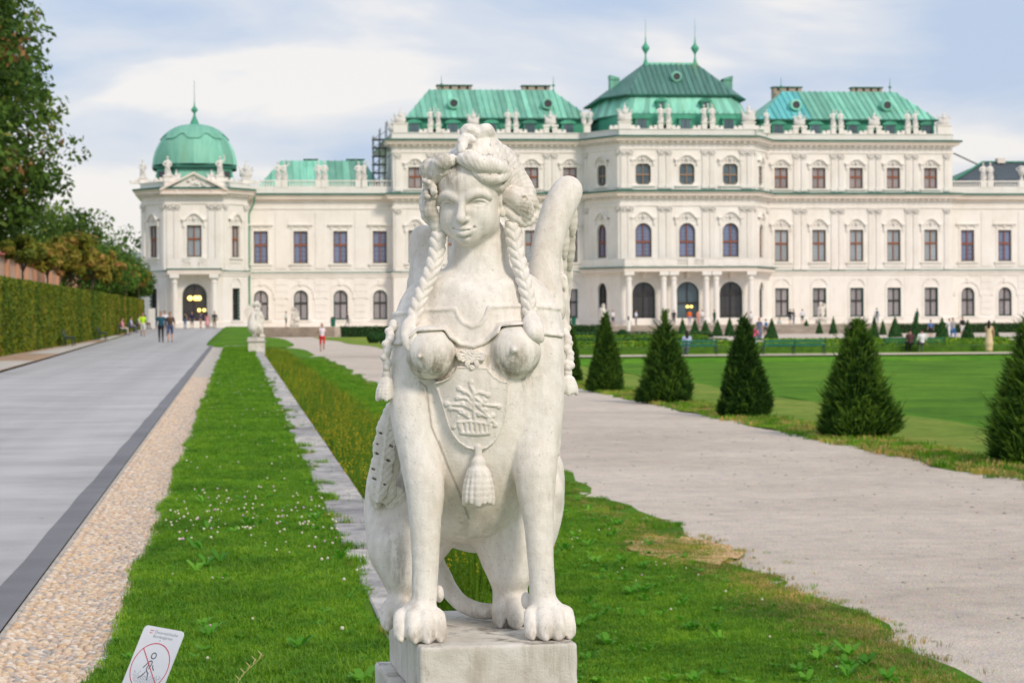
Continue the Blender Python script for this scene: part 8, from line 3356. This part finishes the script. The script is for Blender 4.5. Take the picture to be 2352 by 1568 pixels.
P1(2181, 776, 731, LOW, 0.4, (0.74, 0.72, 0.74), (0.72, 0.72, 0.72), 'person in white walking beside the plaid shirt', pose='walk', phase=-1)
P1(2211, 773, 727, LOW, 0.2, K_, (0.72, 0.72, 0.72), 'person in a black top and white shorts left of the broad cone', long_legs=False)
P1(2272, 807, 736, LOW, PI * 0.85, (0.72, 0.56, 0.36), (0.72, 0.56, 0.36), 'woman with long dark hair in a long beige dress on the right', dress=True, longhair=True, sleeves=False, hold='one')

# ------------------------------------------------------------------ benches
M_BENCH = simple('bench_green_paint', (0.012, 0.14, 0.085), 0.5, 0.15, 3)
M_BENCHD = simple('bench_dark_iron', (0.02, 0.045, 0.04), 0.5, 0.2, 3)


def bench(x, y, z, rz, label, L_=1.9, bays=1, m=M_BENCH, group='green garden benches'):
    t = empty('garden_bench', (x, y, z), rz, label, 'bench', group)
    for k in range(bays + 1):
        xx = -L_ * bays / 2 + L_ * k
        b_ = MB()
        b_.tube([(xx, -0.26, 0), (xx, -0.24, 0.44)], 0.028, 6)
        b_.tube([(xx, 0.22, 0), (xx, 0.17, 0.44), (xx, 0.27, 0.80)], 0.028, 6)
        b_.tube([(xx, -0.25, 0.40), (xx, 0.18, 0.40)], 0.025, 6)
        b_.build('leg', M_BENCHD, t)
    for k in range(bays):
        xa, xb = -L_ * bays / 2 + L_ * k + 0.01, -L_ * bays / 2 + L_ * (k + 1) - 0.01
        for yy in (-0.22, -0.12, -0.02, 0.08):
            b_ = MB()
            b_.box(xa, xb, yy - 0.04, yy + 0.04, 0.43, 0.465)
            b_.build('seat_slat', m, t)
        for zz, yy in ((0.53, 0.205), (0.72, 0.26)):
            b_ = MB()
            b_.box(xa, xb, yy - 0.02, yy + 0.02, zz - 0.045, zz + 0.055)
            b_.build('backrest_slat', m, t)
    return t


def on(px, fy, Z):
    p = at(px, fy, Z=Z)
    return p


p = on(1575, 815, LOW)
bench(p.x, p.y, LOW, PI, 'green bench with one person in pale blue, partly behind a yew', 1.65, 2)
P1(1578, 815, 765, LOW, PI, (0.48, 0.56, 0.78), (0.30, 0.34, 0.50), 'person in a pale blue shirt sitting on the bench seen from behind', pose='sit', longhair=True)
p = on(1823, 814, LOW)
bench(p.x, p.y, LOW, PI, 'empty long green bench in front of the low hedges', 1.65, 2)
p = on(2098, 807, LOW)
bench(p.x, p.y, LOW, PI, 'long green bench with two people seated, seen from behind', 1.75, 2)
P1(2091, 808, 760, LOW, PI, (0.10, 0.045, 0.05), K_, 'person in maroon sitting on the right-hand bench', pose='sit')
P1(2118, 808, 760, LOW, PI, (0.76, 0.76, 0.80), (0.10, 0.10, 0.12), 'person in a white shirt sitting on the right-hand bench', pose='sit')
# along the tall hedge on the left
for i, (yy, lab) in enumerate(((120.5, 'dark green bench against the hedge, nearest to the camera'), (150.0, 'dark empty bench against the hedge, second along the drive'), (176.0, 'bench by the hedge with the person in pink'),
                               (191.0, 'bench by the hedge with the person in a striped shirt'), (206.0, 'bench by the hedge with two people in black and white'), (221.0, 'bench by the hedge farthest along the drive'))):
    bench(-8.45, yy, 0.06 + rise(yy), PI / 2, lab, 1.8, 1, M_BENCHD, 'benches along the tall hedge')
for i, (yy, top, bot, lab) in enumerate(((176.0, (0.72, 0.30, 0.40), (0.55, 0.50, 0.46), 'person in pink sitting by the hedge with legs stretched out'), (190.6, (0.45, 0.50, 0.72), (0.14, 0.15, 0.22), 'person in a pale blue shirt seated by the hedge'),
                                        (205.6, (0.74, 0.72, 0.74), K_, 'person in a white shirt and black trousers seated by the hedge'), (206.6, K_, (0.05, 0.05, 0.06), 'person in black seated beside the white shirt by the hedge'),
                                        (221.0, (0.06, 0.06, 0.08), (0.10, 0.08, 0.08), 'person in dark clothes on the farthest bench by the hedge'))):
    person(-8.45, yy, 0.06 + rise(yy), PI / 2, 1.70, top, bot, lab, pose='sit')
# white board near the end of the hedge, bins on the terrace
q = at(349, 752, Y=226)
ib = empty('notice_board', (q.x, 226, 0.18), 0, 'tall plain white board standing at the end of the tall hedge', 'board')
b_ = MB()
b_.box(-0.32, 0.32, -0.05, 0.05, 0.12, 2.05)
b_.build('panel', simple('board_white', (0.74, 0.73, 0.71), 0.7, 0.04, 2), ib)
for s in (-1, 1):
    b_ = MB()
    b_.box(s * 0.24 - 0.03, s * 0.24 + 0.03, -0.04, 0.04, -0.1, 0.12)
    b_.build('foot', M_FRAME_D, ib)
for px, lab in ((765, 'dark green litter bin on the terrace near the left sphinx'), (1318, 'dark green litter bin on the terrace right behind the large sphinx')):
    q = at(px, 747, Y=237.5)
    t = empty('litter_bin', (q.x, 237.5, GZ), 0, lab, 'bin', 'litter bins on the terrace')
    b_ = MB()
    b_.lathe([(0.0, 0.05), (0.22, 0.05), (0.25, 0.85), (0.20, 0.85), (0.18, 0.3), (0, 0.3)], 0, 0, 12)
    b_.build('drum', M_BENCH, t)
    b_ = MB()
    b_.lathe([(0.27, 0.86), (0.27, 0.92), (0.12, 1.02), (0, 1.04)], 0, 0, 12)
    b_.build('lid', M_BENCHD, t)

# ------------------------------------------------------------------ the other stone sphinxes
def base_block(x, y, z, w, d, h, lab):
    t = empty('stone_pedestal', (x, y, z), 0, lab, 'pedestal')
    b_ = MB()
    b_.box(-w / 2, w / 2, -d / 2, d / 2, -0.3, h * 0.72)
    b_.build('shaft', M_PLINTH, t)
    b_ = MB()
    b_.box(-w / 2 - 0.07, w / 2 + 0.07, -d / 2 - 0.07, d / 2 + 0.07, h * 0.72, h - 0.16)
    b_.build('cap_ledge', M_PLINTH, t)


def other_sphinx(x, y, z, rz, s, lab, hb, wlab, w=0.72):
    c = copy_tree(sphinx, None, lab)
    c['group'] = 'stone sphinxes of the garden'
    c.location = (x, y, z + hb)
    c.rotation_euler = (0, 0, rz)
    c.scale = (s, s, s)
    base_block(x, y, z, w, w * 1.45, hb + 0.002, wlab)


other_sphinx(0.83, 101.3, 0.0, PI * 0.86, 1.02, 'stone sphinx with its back turned, at the far end of the slabs', 0.62, 'pale pedestal under the sphinx at the far end of the slabs')
q = at(676, 748, Y=238)
other_sphinx(q.x, 238.2, GZ, -PI / 2, 1.15, 'sphinx turned sideways on the left end of the terrace wall', 0.30, 'low block under the sideways sphinx on the left of the terrace', 0.8)
q = at(1386, 748, Y=238)
other_sphinx(q.x, 238.2, GZ, 0.5, 1.15, 'sphinx in front of the slanting niche left of the portico', 0.50, 'block under the sphinx left of the portico', 0.8)
q = at(1887, 748, Y=238)
other_sphinx(q.x, 238.2, GZ, -0.6, 1.15, 'winged sphinx in front of the second ground floor window right of the portico', 0.55, 'block under the winged sphinx right of the portico', 0.9)

# ------------------------------------------------------------------ the sign in the grass
Rc = Vector((math.cos(PSI), -math.sin(PSI), 0))
Fc = Vector((math.sin(PSI), math.cos(PSI), 0))
Uz = Vector((0, 0, 1))
su = (Rc * 0.805 - Uz * 0.056 - Fc * 0.59).normalized()
sv = (Rc * 0.32 + Uz * 0.878 + Fc * 0.354)
sv = (sv - su * sv.dot(su)).normalized()
sn = su.cross(sv)
sc0 = at(343.9, 1530, Y=9.65)
sign = empty('lawn_sign', (0, 0, 0), 0, 'small white keep-off-the-grass sign with a red crossed circle, leaning in the grass', 'sign')
sign.matrix_world = Matrix(((su.x, sv.x, sn.x, sc0.x), (su.y, sv.y, sn.y, sc0.y), (su.z, sv.z, sn.z, sc0.z), (0, 0, 0, 1)))
M_SIGN = simple('sign_white', (0.72, 0.74, 0.78), 0.45, 0.04, 14)
M_RED = simple('sign_red', (0.62, 0.05, 0.08), 0.5, 0.05, 5)
M_INK = simple('sign_ink', (0.03, 0.045, 0.07), 0.5, 0.05, 5)
M_GREYI = simple('sign_grey_ink', (0.26, 0.29, 0.33), 0.5, 0.05, 5)
sw_, st_, sb_ = 0.1125, 0.168, -0.20
P_ = []
rc_ = 0.020
for cx_, cy_, a0 in ((sw_ - rc_, st_ - rc_, 0), (-sw_ + rc_, st_ - rc_, 90), (-sw_ + rc_, sb_ + rc_, 180), (sw_ - rc_, sb_ + rc_, 270)):
    for k in range(7):
        a = math.radians(a0 + 15 * k)
        P_.append((cx_ + rc_ * math.cos(a), cy_ + rc_ * math.sin(a)))
b_ = MB()
b_.prism(P_, -0.004, 0.0, 'z')
b_.build('panel', M_SIGN, sign)


def flat(name, lines, w, m, z=0.0006):
    b_ = MB()
    for L_ in lines:
        for (x0, y0), (x1, y1) in zip(L_[:-1], L_[1:]):
            d = Vector((x1 - x0, y1 - y0))
            n_ = Vector((-d.y, d.x)).normalized() * w / 2
            e_ = d.normalized() * w * 0.25
            b_.add([(x0 - n_.x - e_.x, y0 - n_.y - e_.y, z), (x1 - n_.x + e_.x, y1 - n_.y + e_.y, z), (x1 + n_.x + e_.x, y1 + n_.y + e_.y, z), (x0 + n_.x - e_.x, y0 + n_.y - e_.y, z)], [(0, 1, 2, 3)])
    return b_.build(name, m, sign)


R0 = 0.100
circ = [(R0 * math.cos(6.2832 * k / 48), R0 * math.sin(6.2832 * k / 48)) for k in range(49)]
flat('red_ring', [circ], 0.0042, M_RED)
flat('red_slash', [[(-R0 * 0.707, R0 * 0.707), (R0 * 0.707, -R0 * 0.707)]], 0.0040, M_RED, 0.0012)
hd = [(0.0 + 0.0125 * math.cos(6.2832 * k / 20), 0.047 + 0.0125 * math.sin(6.2832 * k / 20)) for k in range(21)]
flat('walking_figure', [hd,
                        [(-0.032, -0.008), (-0.020, 0.010), (-0.014, 0.019), (-0.004, 0.025), (0.004, 0.022), (0.006, 0.014), (0.002, 0.000), (-0.001, -0.010)],
                        [(0.014, 0.008), (0.019, -0.004), (0.028, -0.012)],
                        [(-0.008, 0.012), (-0.012, -0.006), (-0.012, -0.014), (0.004, -0.030), (0.006, -0.036), (0.012, -0.056)],
                        [(-0.012, -0.023), (-0.018, -0.036), (-0.030, -0.048), (-0.040, -0.053)]], 0.0040, M_INK, 0.0009)
hatch = []
for i in range(23):
    x = -0.088 + i * 0.008
    for j in range(6):
        y = -0.036 - j * 0.011 - (0.004 if i % 2 else 0) - (0.012 * math.sin(i * 1.9) if j == 0 else 0) * 0.5
        if math.hypot(x, y) < R0 - 0.008 and not (j == 0 and i % 3 == 1):
            hatch.append([(x, y), (x + 0.0006, y + 0.0075)])
flat('grass_hatching', hatch, 0.0014, M_INK, 0.0007)
flat('flag_bars', [[(-0.071, 0.150), (-0.053, 0.150)], [(-0.071, 0.1395), (-0.057, 0.1395)]], 0.0030, M_RED)


def text(body, x, y, size, m):
    c = bpy.data.curves.new('lettering', 'FONT')
    c.body = body
    c.size = size
    c.space_character = 1.12
    c.materials.append(m)
    c.resolution_u = 4
    f_ = bpy.data.objects.new('letters_outline', c)
    COL.objects.link(f_)
    bpy.context.view_layer.update()
    me = bpy.data.meshes.new_from_object(f_.evaluated_get(bpy.context.evaluated_depsgraph_get()))
    bpy.data.objects.remove(f_)
    o = bpy.data.objects.new('lettering', me)
    COL.objects.link(o)
    o.parent = sign
    o.location = (x, y, 0.0008)


text('Österreichische', -0.045, 0.1405, 0.0178, M_GREYI)
text('Bundesgärten', -0.045, 0.1225, 0.0178, M_GREYI)
flat('emblem', [[(0.003 * math.cos(k), 0.1125 + 0.003 * math.sin(k)) for k in (0, 1.2, 2.4, 3.6, 4.8, 6.0)]], 0.0012, M_GREYI)
b_ = MB()
b_.box(-0.02, 0.02, -0.42, 0.10, -0.016, -0.0045)
b_.build('stake', simple('sign_stake', (0.30, 0.31, 0.32), 0.5, 0.1, 8), sign)

# a dry flowering grass stem standing in front
q0, q1 = at(528, 1600, Y=9.35), at(606, 1503, Y=9.45)
b_ = MB()
mid = q0.lerp(q1, 0.45) + Vector((-0.012, 0, 0.012))
b_.tube([q0 + Vector((-0.03, 0, -0.13)), q0, mid, q1], [0.0022, 0.002, 0.0015, 0.0008], 5)
for k in range(9):
    t = 0.35 + 0.62 * k / 8
    p = q0.lerp(q1, t) + Vector((-0.010 * math.sin(t * 3), 0, 0.010 * math.sin(t * 3)))
    d = Vector((0.012 * (1 if k % 2 else -1.5), 0.0, 0.022))
    b_.tube([p, p + d * 0.6, p + d], [0.0022, 0.0030, 0.0006], 5)
o = b_.build('grass_stem', simple('straw', (0.52, 0.48, 0.20), 0.7, 0.15, 30))
tag(o, 'single pale seed stalk of grass in front of the lawn, right of the sign', 'grass stem')
